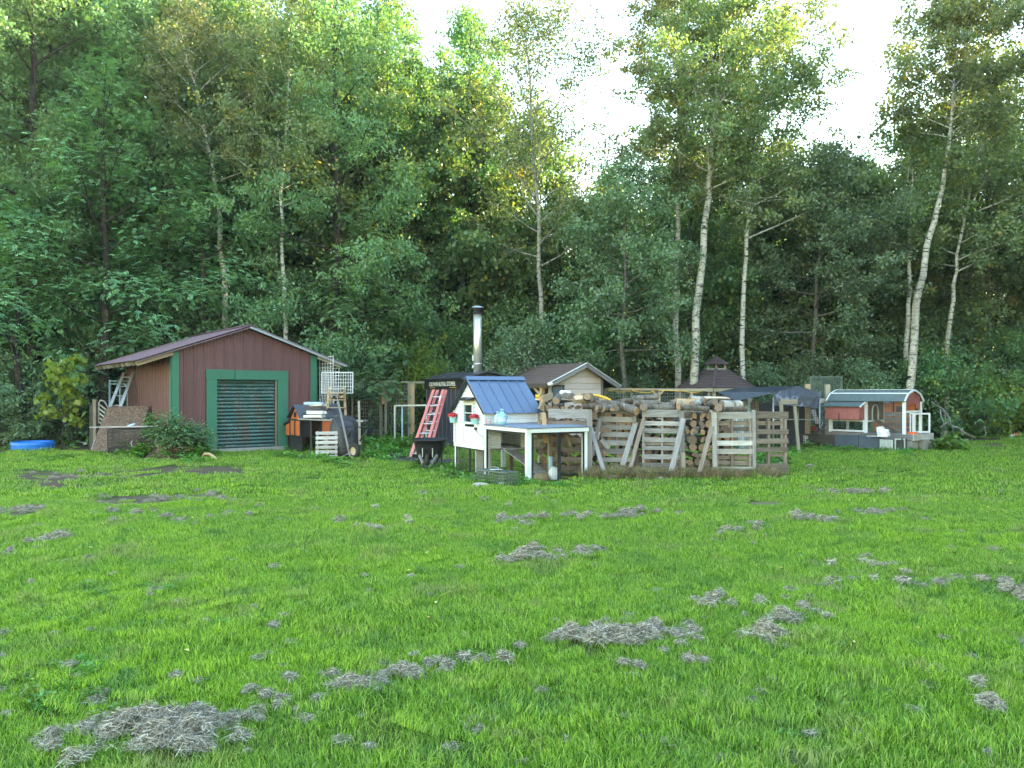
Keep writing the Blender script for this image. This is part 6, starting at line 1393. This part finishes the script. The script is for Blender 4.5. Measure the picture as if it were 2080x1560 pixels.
# front-facing wheelbarrow
wb2 = thing('wheelbarrow', 'clean black wheelbarrow on its legs, nose wheel towards the camera, left of the coop', 'wheelbarrow', G(872, 17.3)); b0 = wb2.location
mb = MB(); tray_mesh(mb, .72, .98, .42, M=Matrix.Translation((0, .1, .62))); mb.build('tray', M_TRAYBL, wb2)
mb = MB(); ring = [(math.copysign(abs(math.cos(t_)) ** .62, math.cos(t_)) * .375, math.copysign(abs(math.sin(t_)) ** .62, math.sin(t_)) * .505 + .1, .625) for t_ in np.linspace(0, 2 * math.pi, 29)]; mb.tube(ring, .017, 8, caps=False); mb.build('tray_rim', M_TRAYBL, wb2)
for s_ in (-1, 1):
    MB().beam((s_ * .20, -.30, .17), (s_ * .30, 1.0, .52), .04, .04).build('handle', M_BLACK, wb2)
    MB().tube([(s_ * .24, .30, .28), (s_ * .26, .32, -.02), (s_ * .22, .18, -.02)], .022, 8).build('leg', M_BLACK, wb2)
    MB().beam((s_ * .20, -.22, .30), (s_ * .09, -.46, .13), .035, .06, (0, 0, 1)).build('fork_block', W_GREY, wb2)
    MB().box((s_ * .11, -.365, .36), (.018, .02, .20)).build('tray_brace', M_GALV, wb2)
wheel(wb2, Vector((0, -.42, .17)), (1, .02, 0), .18, .09, M_BLACK)
MB().box((0, -.62, .09), (.22, .04, .03)).build('nose_guard', M_BLACK, wb2)
# wire grid panels at the shed corner
def gridpanel(label, o_, a_, b_, na, nb, r, mat, group=None, fr=.010):
    root = thing('wire_grid', label, 'wire grid', o_, group=group); mb = MB(); grid(mb, (0, 0, 0), a_, b_, na, nb, r); mb.build('wires', mat, root, kind='stuff'); mb = MB(); rect_frame(mb, (0, 0, 0), a_, b_, fr, fr); mb.build('edge_frame', mat, root); return root
o_ = P(650, 905, 22.2); o_.z = 0; gridpanel('tall narrow white wire panel leaning at the right corner of the brown shed', o_, P(678, 905, 22.0) - P(650, 905, 22.2), Vector((-.05, .15, 2.62)), 5, 26, .0055, M_WIREW)
o_ = P(646, 905, 22.4); o_.z = 0; gridpanel('second white wire panel, half hidden behind the tall narrow one', o_, Vector((.5, -.05, 0)), Vector((.1, .12, 2.3)), 5, 22, .004, M_WIREW)
o_ = P(653, 799, 21.7); gridpanel('wide white wire panel hung crosswise beside the shed corner', o_, P(717, 799, 21.5) - o_, Vector((0, .02, (799 - 756) * 21.6 / F)), 13, 6, .0055, M_WIREW, fr=.02)
sl = thing('step_ladder', 'old pale wooden stepladder standing behind the orange hutch', 'stepladder', Vector((P(684, 900, 21.2).x, 21.2, 0))); b0 = sl.location
for (t0, t1) in ((((668, 786), (660, 905))), (((699, 786), (706, 905)))): a = P(t0[0], t0[1], 21.3); b = P(t1[0], t1[1], 21.0); b.z = 0; MB().beam(b - b0, a - b0, .03, .07, (1, 0, 0)).build('rail', W_NEW, sl)
for (y_, xa, xb) in ((789, 667, 700), (797, 667, 700), (812, 666, 702), (828, 665, 703), (845, 664, 704)): MB().beam(P(xa, y_, 21.15) - b0, P(xb, y_, 21.15) - b0, .10, .028).build('step', W_NEW if y_ > 790 else W_PALE, sl)
for (px, py, lab) in ((675, 806, 'small split block left on the stepladder step'), (686, 804, 'small split block in the middle of the stepladder step'), (696, 807, 'small split block right on the stepladder step')): put_log('wedge', P(px, py, 21.1), 1.5, .06, lab, 'wood blocks on the stepladder', L=.5, cat='wood block')

# ================================================================== RED LADDER
rl = thing('extension_ladder', 'red fibreglass extension ladder leaning on the stove building', 'ladder', P(840, 928, 19.2)); rl.location.z = -.02; b0 = rl.location
def lrails(off, x0a, x0b, x1a, x1b, db, dt, yt, yb):
    A0, A1 = P(x0a, yb, db), P(x1a, yt, dt); B0, B1 = P(x0b, yb, db - .05), P(x1b, yt, dt - .05)
    for (p_, q_) in ((A0, A1), (B0, B1)):
        n_ = (q_ - p_).normalized(); MB().beam(p_ - b0, q_ - b0, .03, .078, (1, 0, .3)).build('rail', M_FIBER, rl)
    for k in range(7): f = (k + .35) / 7.2; MB().tube([A0.lerp(A1, f) - b0, B0.lerp(B1, f) - b0], .022, 8).build('rung', M_ALU, rl)
lrails(0, 833, 860, 881, 900, 19.2, 21.75, 792, 929); lrails(0, 846, 872, 889, 906, 19.4, 21.95, 793, 920)
MB().box(P(893, 812, 21.2) - b0, (.03, .02, .24), Matrix.Rotation(.25, 3, 'Y')).build('warning_label', M_WPL, rl)

# ================================================================== TARP RUN
td = thing('tarp_run', 'wire dog run covered with a dark blue tarp behind the right end of the firewood', 'dog run', Vector((P(1570, 890, 21).x, 21, 0))); b0 = td.location
def sheet(name, rows, mat, amp=.02, n=14, m=10, seed=0, fold=0):
    """rows: list of lists of points; smooth sheet through them with wrinkles"""
    rows = [[Vector(p) for p in r_] for r_ in rows]; vs = []; rs = random.Random(seed); k = len(rows[0]); kr_ = len(rows)
    for i in range(m + 1):
        f = i / m * (kr_ - 1); i0 = min(int(f), kr_ - 2); fr = f - i0
        for j in range(n + 1):
            g = j / n * (k - 1); j0 = min(int(g), k - 2); gr = g - j0
            p = rows[i0][j0].lerp(rows[i0][j0 + 1], gr).lerp(rows[i0 + 1][j0].lerp(rows[i0 + 1][j0 + 1], gr), fr)
            w = (float(vnoise(j * .55 + seed * 7, i * .12)) * 2.2 - 1.1) * amp * (fold and (.3 + i / m) or .4) + (float(vnoise(j * 1.7, i * .5 + 9)) - .5) * amp * .9
            vs.append(p - b0 + Vector((0, -w * 1.2, w * .3)))
    mb = MB(); mb.add(vs, [(i * (n + 1) + j, i * (n + 1) + j + 1, (i + 1) * (n + 1) + j + 1, (i + 1) * (n + 1) + j) for i in range(m) for j in range(n)], smooth=True); return mb.build(name, mat, td)
sheet('tarp_top', [[P(1500, 786.5, 22.8), P(1560, 785.5, 22.4), P(1621, 784, 22.0)], [P(1457, 797, 21), P(1512, 795.5, 20.8), P(1571, 797, 20.4)]], M_TARP, .012, 20, 8, 1)
sheet('tarp_flap', [[P(1457, 797, 21), P(1512, 795.5, 20.8), P(1571, 797, 20.4)], [P(1486, 810, 20.7), P(1497, 813.5, 20.7), P(1571, 799, 20.4)]], M_TARP, .008, 16, 6, 2)
sheet('tarp_side', [[P(1571, 797, 20.4), P(1621, 784, 22.0), P(1668, 798, 22.4)], [P(1570, 808, 20.35), P(1622, 806, 20.9), P(1667, 806, 22.2)], [P(1574, 823, 20.3), P(1621, 824, 20.6), P(1664, 829, 22.0)]], M_TARPS, .05, 44, 12, 3, 1)
for (px, yt, d) in ((1497, 812, 20.8), (1571, 797, 20.5), (1621, 786, 22), (1665, 800, 22.3), (1500, 788, 22.8)): v = P(px, yt, d); MB().tube([Vector((v.x, v.y, 0)) - b0, v - b0], .022, 8).build('frame_pole', M_GALV, td)
mb = MB(); a = P(1571, 797, 20.5); b = P(1497, 812, 20.8); grid(mb, Vector((b.x, b.y, 0)) - b0, Vector((a.x - b.x, a.y - b.y, 0)), (0, 0, 1.45), 14, 18, .0035); mb.build('wire_wall', M_WIRED, td, kind='stuff')
mb = MB(); a = P(1571, 797, 20.5); b = P(1665, 800, 22.3); grid(mb, Vector((a.x, a.y, 0)) - b0, Vector((b.x - a.x, b.y - a.y, 0)), (0, 0, 1.25), 26, 18, .004); mb.build('wire_wall', M_WIRED, td, kind='stuff')
MB().beam(P(1574, 852, 20.45) - b0, P(1664, 852, 22.2) - b0, .03, .03).build('cross_rail', M_GALV, td)
M_DKFILL = m_plain('dark_grey_fill', (.05, .055, .06), .85)  # plain dark grey fill for the run back and the siding box
MB().beam(Vector((P(1500, 900, 22.9).x, 22.9, .65)) - b0, Vector((P(1640, 900, 22.9).x, 22.9, .65)) - b0, .03, 1.3).build('back_panel', M_DKFILL, td)
for k, (px, yt, yb, mt) in enumerate(((1508, 816, 880, M_WPL), (1513, 818, 880, W_GREY), (1521, 818, 880, M_LBLUE), (1529, 815, 880, W_RED), (1538, 812, 880, W_OLD), (1503, 822, 880, M_LBLUE))):
    v = P(px, yt, 21.6); stick('leaning_board', ['white board leaning inside the tarp run', 'grey board leaning inside the tarp run', 'pale blue board leaning inside the tarp run, taller one', 'reddish board leaning inside the tarp run', 'tan board leaning inside the tarp run, rightmost', 'short pale blue board leaning inside the tarp run, leftmost'][k], 'board', Vector((v.x, v.y, 0)), v, .09, .02, mt, None, fy)
# timber frames
HG = 'timber frames near the red coop'
ar = thing('timber_arch', 'small weathered timber arch with slanting legs in front of the tarp run', 'timber frame', Vector((P(1602, 885, 20.2).x, 20.2, 0)), group=HG); b0 = ar.location
MB().beam(P(1586, 816, 20.2) - b0, P(1619, 816, 20.1) - b0, .06, .13, jit=.004).build('top_beam', W_OLD, ar)
for (a, b) in (((1587, 821), (1590, 905)), ((1614, 821), (1623, 905))): p_ = P(a[0], a[1], 20.2); q_ = P(b[0], b[1], 20.2); q_.z = 0; MB().beam(q_ - b0, p_ - b0, .075, .06, fy, jit=.004).build('leg', W_OLD, ar)
MB().beam(P(1583, 815, 20.3) - b0, P(1588, 838, 20.3) - b0, .04, .05).build('brace', W_OLD, ar)
hf = thing('timber_gate_frame', 'H-shaped frame of two tall timber posts left of the red coop', 'timber frame', Vector((P(1660, 885, 22.6).x, 22.6, 0)), group=HG); b0 = hf.location
for (px, yt, d, w) in ((1640.5, 780, 22.6, .12), (1681, 781, 22.9, .13)): v = P(px, yt, d); MB().beam(Vector((v.x, v.y, 0)) - b0, v - b0, w, .10, fy, jit=.004).build('post', W_NEW if px < 1650 else W_OLD, hf)
MB().beam(P(1636, 813, 22.45) - b0, P(1683, 814, 22.75) - b0, .05, .13, jit=.004).build('cross_beam', W_OLD, hf)
MB().beam(P(1637, 905, 22.4) - b0, P(1637, 885, 22.4) - b0, .11, .09, fy).build('post_foot', W_PALE, hf)
MB().beam(P(1664, 836, 22.9) - b0, P(1682, 836, 22.9) - b0, .04, .09).build('short_rail', W_GREY, hf)
MB().beam(P(1645, 884, 22.0) - b0, P(1668, 869, 22.3) - b0, .05, .04).build('slanting_board', W_DARK, hf)
o_ = P(1647, 860, 24.2); gridpanel('tall pale green wire panel standing behind the timber gate frame', o_, P(1712, 860, 24.2) - o_, Vector((0, .05, (860 - 765) * 24.2 / F)), 18, 26, .005, M_WIREGR, fr=.02)
stick('white_board', 'slanting white board behind the left post of the timber gate frame', 'board', P(1661, 860, 23), P(1651, 832, 23), .12, .02, M_WPL, None, fy)
fd = MB(); fd.lathe([(.07, 0), (.075, .06), (.05, .10), (.03, .13), (0, .14)], 12); o = single('red_feeder', 'small red poultry feeder behind the timber gate frame', 'feeder', fd, M_RED); o.location = P(1653, 874, 22.7)
mb = MB(); pts = [P(1671, 848, 22.3), P(1675, 860, 22.25), P(1669, 872, 22.2), P(1673, 884, 22.2)]; 
for i in range(3): mb.beam(pts[i], pts[i + 1], .10, .03, fy)
for i in range(len(mb.m)): mb.m[i] = (i // 3) % 2
single('spotted_cloth', 'black and white spotted cloth hanging at the left end of the platform', 'cloth', mb, [M_WPL, M_BLACK])

# ================================================================== RED COOP ON ITS PLATFORM
RA = R(-48); RO = Vector((9.28, 22.53, 0))
pf_ = thing('timber_platform', 'weathered timber platform on concrete blocks under the red coop', 'platform', RO, RA)
for k in range(4): x0 = -.45 + k * .70; MB().beam((x0, -.15, .385), (x0 + .695, -.15, .385), .05, .15, jit=.003).build('front_timber', W_BROWN if k < 3 else W_GREY, pf_)
MB().beam((2.345, -.17, .385), (2.345, 1.25, .385), .04, .16).build('end_fascia', M_LBLUE if False else W_PALE, pf_)
for k in range(8): MB().beam((-.4, -.08 + k * .17, .45), (2.3, -.08 + k * .17, .45), .16, .02).build('deck_board', W_GREY, pf_)
for (x, y) in ((2.2, -.06), (2.2, .62), (2.2, 1.05), (1.75, -.06), (1.2, -.06), (.6, -.06)): MB().box((x, y + .1, .15), (.40 if y > 0 or x < 2 else .24, .38, .30)).build('concrete_block', M_CONC, pf_)
rc = thing('red_coop', 'faded red chicken coop with rounded green felt roof and white posts', 'chicken coop', RO + Vector((0, 0, .46)), RA)
CLn, CWd = 2.06, 1.13
EV, BK, RG = .88, 1.08, 1.19     # above the deck
prof = [(-.10, EV), (.14, BK), (CWd / 2 - .12, RG - .02), (CWd / 2, RG), (CWd / 2 + .12, RG - .02), (CWd - .14, BK), (CWd + .10, EV)]
for i in range(6):
    (y0, z0), (y1, z1) = prof[i], prof[i + 1]; n = Vector((0, -(z1 - z0), y1 - y0)).normalized()
    nseg = 2 if i in (0, 5) else 1
    for s_ in range(nseg): xa = -.06 + (CLn + .12) * s_ / nseg; xb = -.06 + (CLn + .12) * (s_ + 1) / nseg; mb = MB(); mb.ext([(xa, y0, z0), (xb, y0, z0), (xb, y1, z1), (xa, y1, z1)], n * (.022 + .004 * s_)); mb.build('roof_felt', M_SHGREEN, rc)
    for xx in (-.07, CLn + .05): MB().beam((xx, y0, z0 + .01), (xx, y1, z1 + .01), .03, .05, (0, 0, 1)).build('roof_trim', M_WHITE, rc)
MB().beam((-.05, .14, BK + .035), (CLn + .04, .14, BK + .035), .05, .012, (0, -.4, 1)).build('roof_trim', M_WHITE, rc)
MB().beam((-.05, CWd / 2 - .1, RG + .025), (CLn + .04, CWd / 2 - .1, RG + .025), .035, .01).build('roof_trim', M_WHITE, rc)
# gable end boards with an arched opening
nb = 8
for k in range(nb):
    y0 = .02 + k * (CWd - .04) / nb; y1 = y0 + (CWd - .04) / nb - .006; ym = (y0 + y1) / 2
    zt = float(np.interp(ym, [p_[0] for p_ in prof], [p_[1] for p_ in prof])) - .01; r_ = (ym - CWd / 2) / .36; zb = EV - .26 + (.22 * math.sqrt(max(0, 1 - r_ * r_)) if abs(r_) < 1 else 0)
    MB().box((CLn - .01, ym, (zt + zb) / 2), (.02, y1 - y0, zt - zb), axis=2).build('gable_board', M_REDP, rc)
for (x, y, w) in ((1.03, .0, .085), (CLn, .0, .085), (CLn, CWd, .075), (0, 0, .07), (0, CWd, .07), (1.03, CWd, .06)): MB().beam((x, y, 0), (x, y, EV + .0), w, .05, (0, 1, 0) if False else (0, 1, 0)).build('corner_post', M_WHITE, rc)
MB().beam((CLn + .002, .05, EV - .27), (CLn + .002, CWd - .05, EV - .27), .04, .05).build('door_head', M_WHITE, rc)
mb = MB(); rect_frame(mb, (CLn + .03, .30, .02), (.10, .0, 0), (0, 0, EV - .32), .03, .03); mb.build('door_frame', M_WHITE, rc)
dd = MB(); rect_frame(dd, (CLn + .01, .62, .02), (.28, .40, 0), (0, 0, EV - .33), .045, .03); dd.build('open_door', M_WHITE, rc)
# partition with arched pop hole
PX_ = 1.06
for k in range(9):
    y0 = .05 + k * 1.03 / 9; y1 = y0 + 1.03 / 9 - .005; ym = (y0 + y1) / 2
    if abs(ym - .50) < .17: zt0 = .42 + .34 * math.sqrt(max(0, 1 - ((ym - .5) / .19) ** 2)) * .55 + .18; MB().box((PX_, ym, (zt0 + EV + .1) / 2 + .0), (.015, y1 - y0, EV + .1 - zt0), axis=2).build('partition_board', M_BROWNP, rc)
    else: MB().box((PX_, ym, .66), (.015, y1 - y0, .64), axis=2).build('partition_board', M_BROWNP, rc)
arch = [(PX_ + .015, .5 + .19 * math.cos(a_) , .60 + .19 * math.sin(a_)) for a_ in np.linspace(0, math.pi, 12)]
MB().tube([(PX_ + .015, .69, .34)] + arch + [(PX_ + .015, .31, .34)], .018, 6).build('arch_trim', M_WHITE, rc)
MB().box((PX_ + .01, .56, .33), (.05, 1.05, .04)).build('partition_sill', M_WHITE, rc)
MB().box((.55, .56, .33), (1.0, 1.05, .02)).build('floor_board', W_OLD, rc)
MB().box((.5, CWd, .62), (1.0, .02, .62)).build('back_wall', M_REDP, rc)
MB().beam((PX_ + .05, .5, .34), (PX_ + .62, .42, .02), .22, .02).build('ramp', W_RED, rc)
mb = MB(); rect_frame(mb, (.02, -.01, .02), (.98, 0, 0), (0, 0, .34), .05, .03); mb.build('lower_frame', M_WHITE, rc)
MB().box((.5, .06, .38), (.98, .02, .05)).build('lower_rail', M_WHITE, rc)
mb = MB(); grid(mb, (.05, .01, .04), (.9, 0, 0), (0, 0, .28), 18, 6, .002); mb.build('wire_mesh', M_WIRED, rc, kind='stuff')
mb = MB(); grid(mb, (1.1, .01, .04), (.9, 0, 0), (0, 0, EV - .06), 18, 18, .0014); mb.build('wire_mesh', M_WIREG, rc, kind='stuff')
# nest box
NBX = [(.02 + i * .16, .02 + (i + 1) * .16 - .004) for i in range(6)]
for (x0, x1) in NBX: MB().box(((x0 + x1) / 2, -.33, .56), (x1 - x0, .02, .34), axis=2).build('nest_board', M_REDP, rc)
for xx in (.02, .98): mb = MB(); mb.ext([(xx, -.33, .39), (xx, -.02, .39), (xx, -.02, .83), (xx, -.33, .74)], (.015, 0, 0)); mb.build('nest_side', M_REDP, rc)
MB().box((.5, -.18, .385), (.96, .3, .02)).build('nest_floor', M_REDP, rc)
mb = MB(); mb.ext([(-.05, -.42, .73), (1.04, -.42, .73), (1.04, -.01, .87), (-.05, -.01, .87)], (0, -.008, .022)); mb.build('nest_roof', M_SHGREEN, rc)
MB().beam((-.05, -.02, .90), (1.04, -.02, .90), .03, .03).build('nest_roof_trim', M_WHITE, rc); MB().beam((1.05, -.43, .74), (1.05, -.01, .885), .02, .04).build('nest_roof_trim', M_WHITE, rc)
MB().tube([(.42, -.36, .55), (.42, -.37, .1)], .010, 5).build('hanging_cord', M_BLACK, rc)
q = rc.matrix_basis
mb = MB(); mb.box((0, 0, .03), (.20, .16, .06)); o = single('orange_tray', 'small orange tray at the foot of the red coop end door', 'tray', mb, m_plain('orange_plastic', (.9, .16, .04), .4)); o.location = q @ Vector((CLn + .12, .25, .0)); o.rotation_euler = (0, 0, RA)
# orange hutch and boards behind
oh = thing('orange_hutch', 'second orange hutch with small dark window, seen through the red coop', 'hutch', (P(1824, 890, 24).x, 24, 0)); b0 = oh.location
xl, xr = P(1790, 0, 24).x - b0.x, P(1858, 0, 24).x - b0.x
for k in range(6): x0 = xl + (xr - xl) * k / 6; MB().box((x0 + (xr - xl) / 12, 0, 1.05), ((xr - xl) / 6 - .008, .03, .50), axis=2).build('front_board', M_ORANGE, oh)
MB().box((xl + .54, -.03, 1.08), (.17, .03, .17)).build('window_pane', M_BLACK, oh); MB().box(((xl + xr) / 2, .3, .4), (xr - xl, .5, .8)).build('hutch_base', M_ORANGE, oh)
MB().box((xl + .36, -.05, 1.05), (.03, .03, .5)).build('door_strip', M_BLACK, oh)
MB().box((xl + .2, -.25, 1.42), (.7, .7, .03), Matrix.Rotation(-.45, 3, 'Y')).build('roof_panel', M_GREYROOF, oh); MB().box((xr - .35, -.1, 1.40), (.8, .7, .03), Matrix.Rotation(.3, 3, 'Y')).build('roof_panel', M_GREYROOF, oh)
bp = thing('board_screen', 'brown slatted board screen behind the red coop run', 'screen', (P(1790, 890, 23.2).x, 23.2, 0)); b0 = bp.location
for k in range(4): MB().beam((0, 0, .48 + k * .155), (1.05, 0, .48 + k * .155), .025, .115, jit=.004).build('board', W_BROWN, bp)
for x in (.05, .6, 1.0): MB().beam((x, .04, 0), (x, .04, 1.0), .06, .04, (0, 1, 0)).build('upright', W_BROWN, bp)
# planter walls
pw_ = thing('raised_bed', 'dark blue-grey board wall of a raised bed in front of the red coop', 'raised bed', RO, RA)
for (x0, x1, mt) in ((-.75, .42, W_DARK), (.43, 1.10, M_DARKBOX), (1.11, 1.70, M_DARKBOX)): MB().beam((x0, -.62, .20), (x1, -.62, .20), .04, .44 if mt is M_DARKBOX else .40, jit=.004).build('side_board', mt, pw_)
MB().box((.45, -.36, .10), (2.3, .46, .3)).build('soil_fill', M_SOIL, pw_)
pw2 = thing('raised_bed', 'low dark blue board edging right of the open brown pallet', 'raised bed', (P(1588, 900, 22.2).x, 22.2, 0)); b0 = pw2.location
MB().beam((0, 0, .15), (P(1638, 900, 22.7).x - b0.x, .5, .15), .04, .34).build('side_board', M_DARKBOX, pw2)
sb = thing('grey_siding_box', 'small box of grey ribbed siding with an opening, before the red coop', 'box', RO, RA)
for k in range(5): MB().box((1.72 + .07 * k + .03, -.74, .16), (.066, .02, .36), axis=2).build('siding_strip', M_GALV, sb)
mb = MB(); rect_frame(mb, (2.10, -.75, -.02), (.20, .18, 0), (0, 0, .40), .035, .03); mb.build('opening_frame', M_GALV, sb); MB().box((2.16, -.50, .19), (.2, .30, .38)).build('side_core', M_DKFILL, sb)
MB().box((1.9, -.55, .15), (.36, .34, .34)).build('box_core', M_BLACK, sb)
mb = MB(); M0 = RO; q = Matrix.Translation(RO) @ Matrix.Rotation(RA, 4, 'Z')
c0 = q @ Vector((1.75, -.60, .40)); mb.tube([c0 + Vector((0, 0, 0)), c0 + Vector((0, 0, .02)), c0 + Vector((-.01, 0, .13)), c0 + Vector((-.08, 0, .17)), c0 + Vector((-.10, 0, .27))], [.15, .17, .16, .11, .095], 7, smooth=False); single('white_container', 'crumpled white plastic container on the edge of the raised bed', 'container', mb, M_WPL, loc=c0)
mb = MB(); mb.box(c0 + Vector((-.28, .05, .02)), (.26, .10, .012)); single('white_scrap', 'flat white scrap left of the crumpled white container', 'scrap', mb, M_WPL)

# ================================================================== FALLEN BRANCH, SMALL THINGS RIGHT
db = thing('fallen_branch', 'bare grey fallen branch with forked twigs at the right wood edge', 'branch', G(1985, 26.5)); b0 = db.location
def br(pts, r0, r1): v = [P(a_, b_, d_) - b0 for (a_, b_, d_) in pts]; n_ = len(v); MB().tube(v, [r0 + (r1 - r0) * i / (n_ - 1) for i in range(n_)], 6).build('limb', M_LBARK if False else W_GREY, db)
br([(1980, 889, 26.4), (1958, 879, 26.2), (1945, 868, 26.1), (1932, 866, 26)], .045, .03)
br([(1932, 866, 26), (1929, 850, 26), (1922, 838, 26), (1912, 828, 26), (1903, 824, 26), (1891, 815, 26)], .03, .01)
br([(1932, 866, 26), (1924, 858, 25.9), (1912, 866, 25.9), (1910, 869, 25.9)], .022, .01)
br([(1925, 850, 26), (1918, 838, 26), (1910, 832, 26), (1905, 822, 26), (1899, 812, 26)], .018, .006)
br([(1910, 832, 26), (1912, 848, 25.9), (1917, 858, 25.8), (1917, 868, 25.8)], .014, .006)
br([(1922, 862, 26), (1920, 850, 26), (1919, 842, 26)], .014, .006)
br([(1936, 866, 26), (1936, 878, 25.8), (1938, 888, 25.6)], .014, .006); br([(1945, 868, 26.1), (1952, 872, 25.9), (1953, 881, 25.7)], .014, .006)
mb = MB(); mb.tube([G(1996, 27.6), P(2003, 882, 27.6), P(1999, 862, 27.6)], .012, 5)
single('dead_stick', 'thin pale dead stick leaning in the yellow-green shrub', 'stick', mb, W_PALE)
cn = thing('toy_cone', 'small orange and white plastic toy lying at the right wood edge', 'toy', G(2060, 27.6)); 
MB().tube([(0, 0, .06), (-.16, 0, .06)], [.075, .045], 10).build('white_end', M_WPL, cn); MB().tube([(0, 0, .06), (.10, 0, .07), (.14, 0, .07)], [.08, .11, .07], 10).build('orange_end', m_plain('orange_plastic2', (.85, .14, .05), .4), cn)
for k, (px, py, d) in enumerate(((165, 893, 24), (178, 895, 23))):
    mb = MB(); c0 = P(px, py, d); c0.z = .05; mb.box(c0, (.25, .12, .03), Matrix.Rotation(.4 + k, 3, 'Z') @ Matrix.Rotation(.2, 3, 'Y')); single('scrap_board', ('left' if k == 0 else 'right') + ' small pale scrap board on the soil between pool and chipboard', 'scrap', mb, W_PALE)

# ================================================================== ADDED HAZE
hz = MB(); hz.box((0, 0, 12.0), (440, 440, 28.0)); hm = NT('added_haze'); pv = hm.n('VolumePrincipled')
pv.inputs['Color'].default_value = (.80, .90, 1, 1); pv.inputs['Density'].default_value = .0004; pv.inputs['Anisotropy'].default_value = 0.0  # thin volume added to raise the darks and mute the colours
hm.l(pv.outputs[0], hm.out.inputs['Volume'])
hz.build('haze', hm.mat, kind='stuff', label='thin bluish haze added to lift the dark tones of yard and woods')
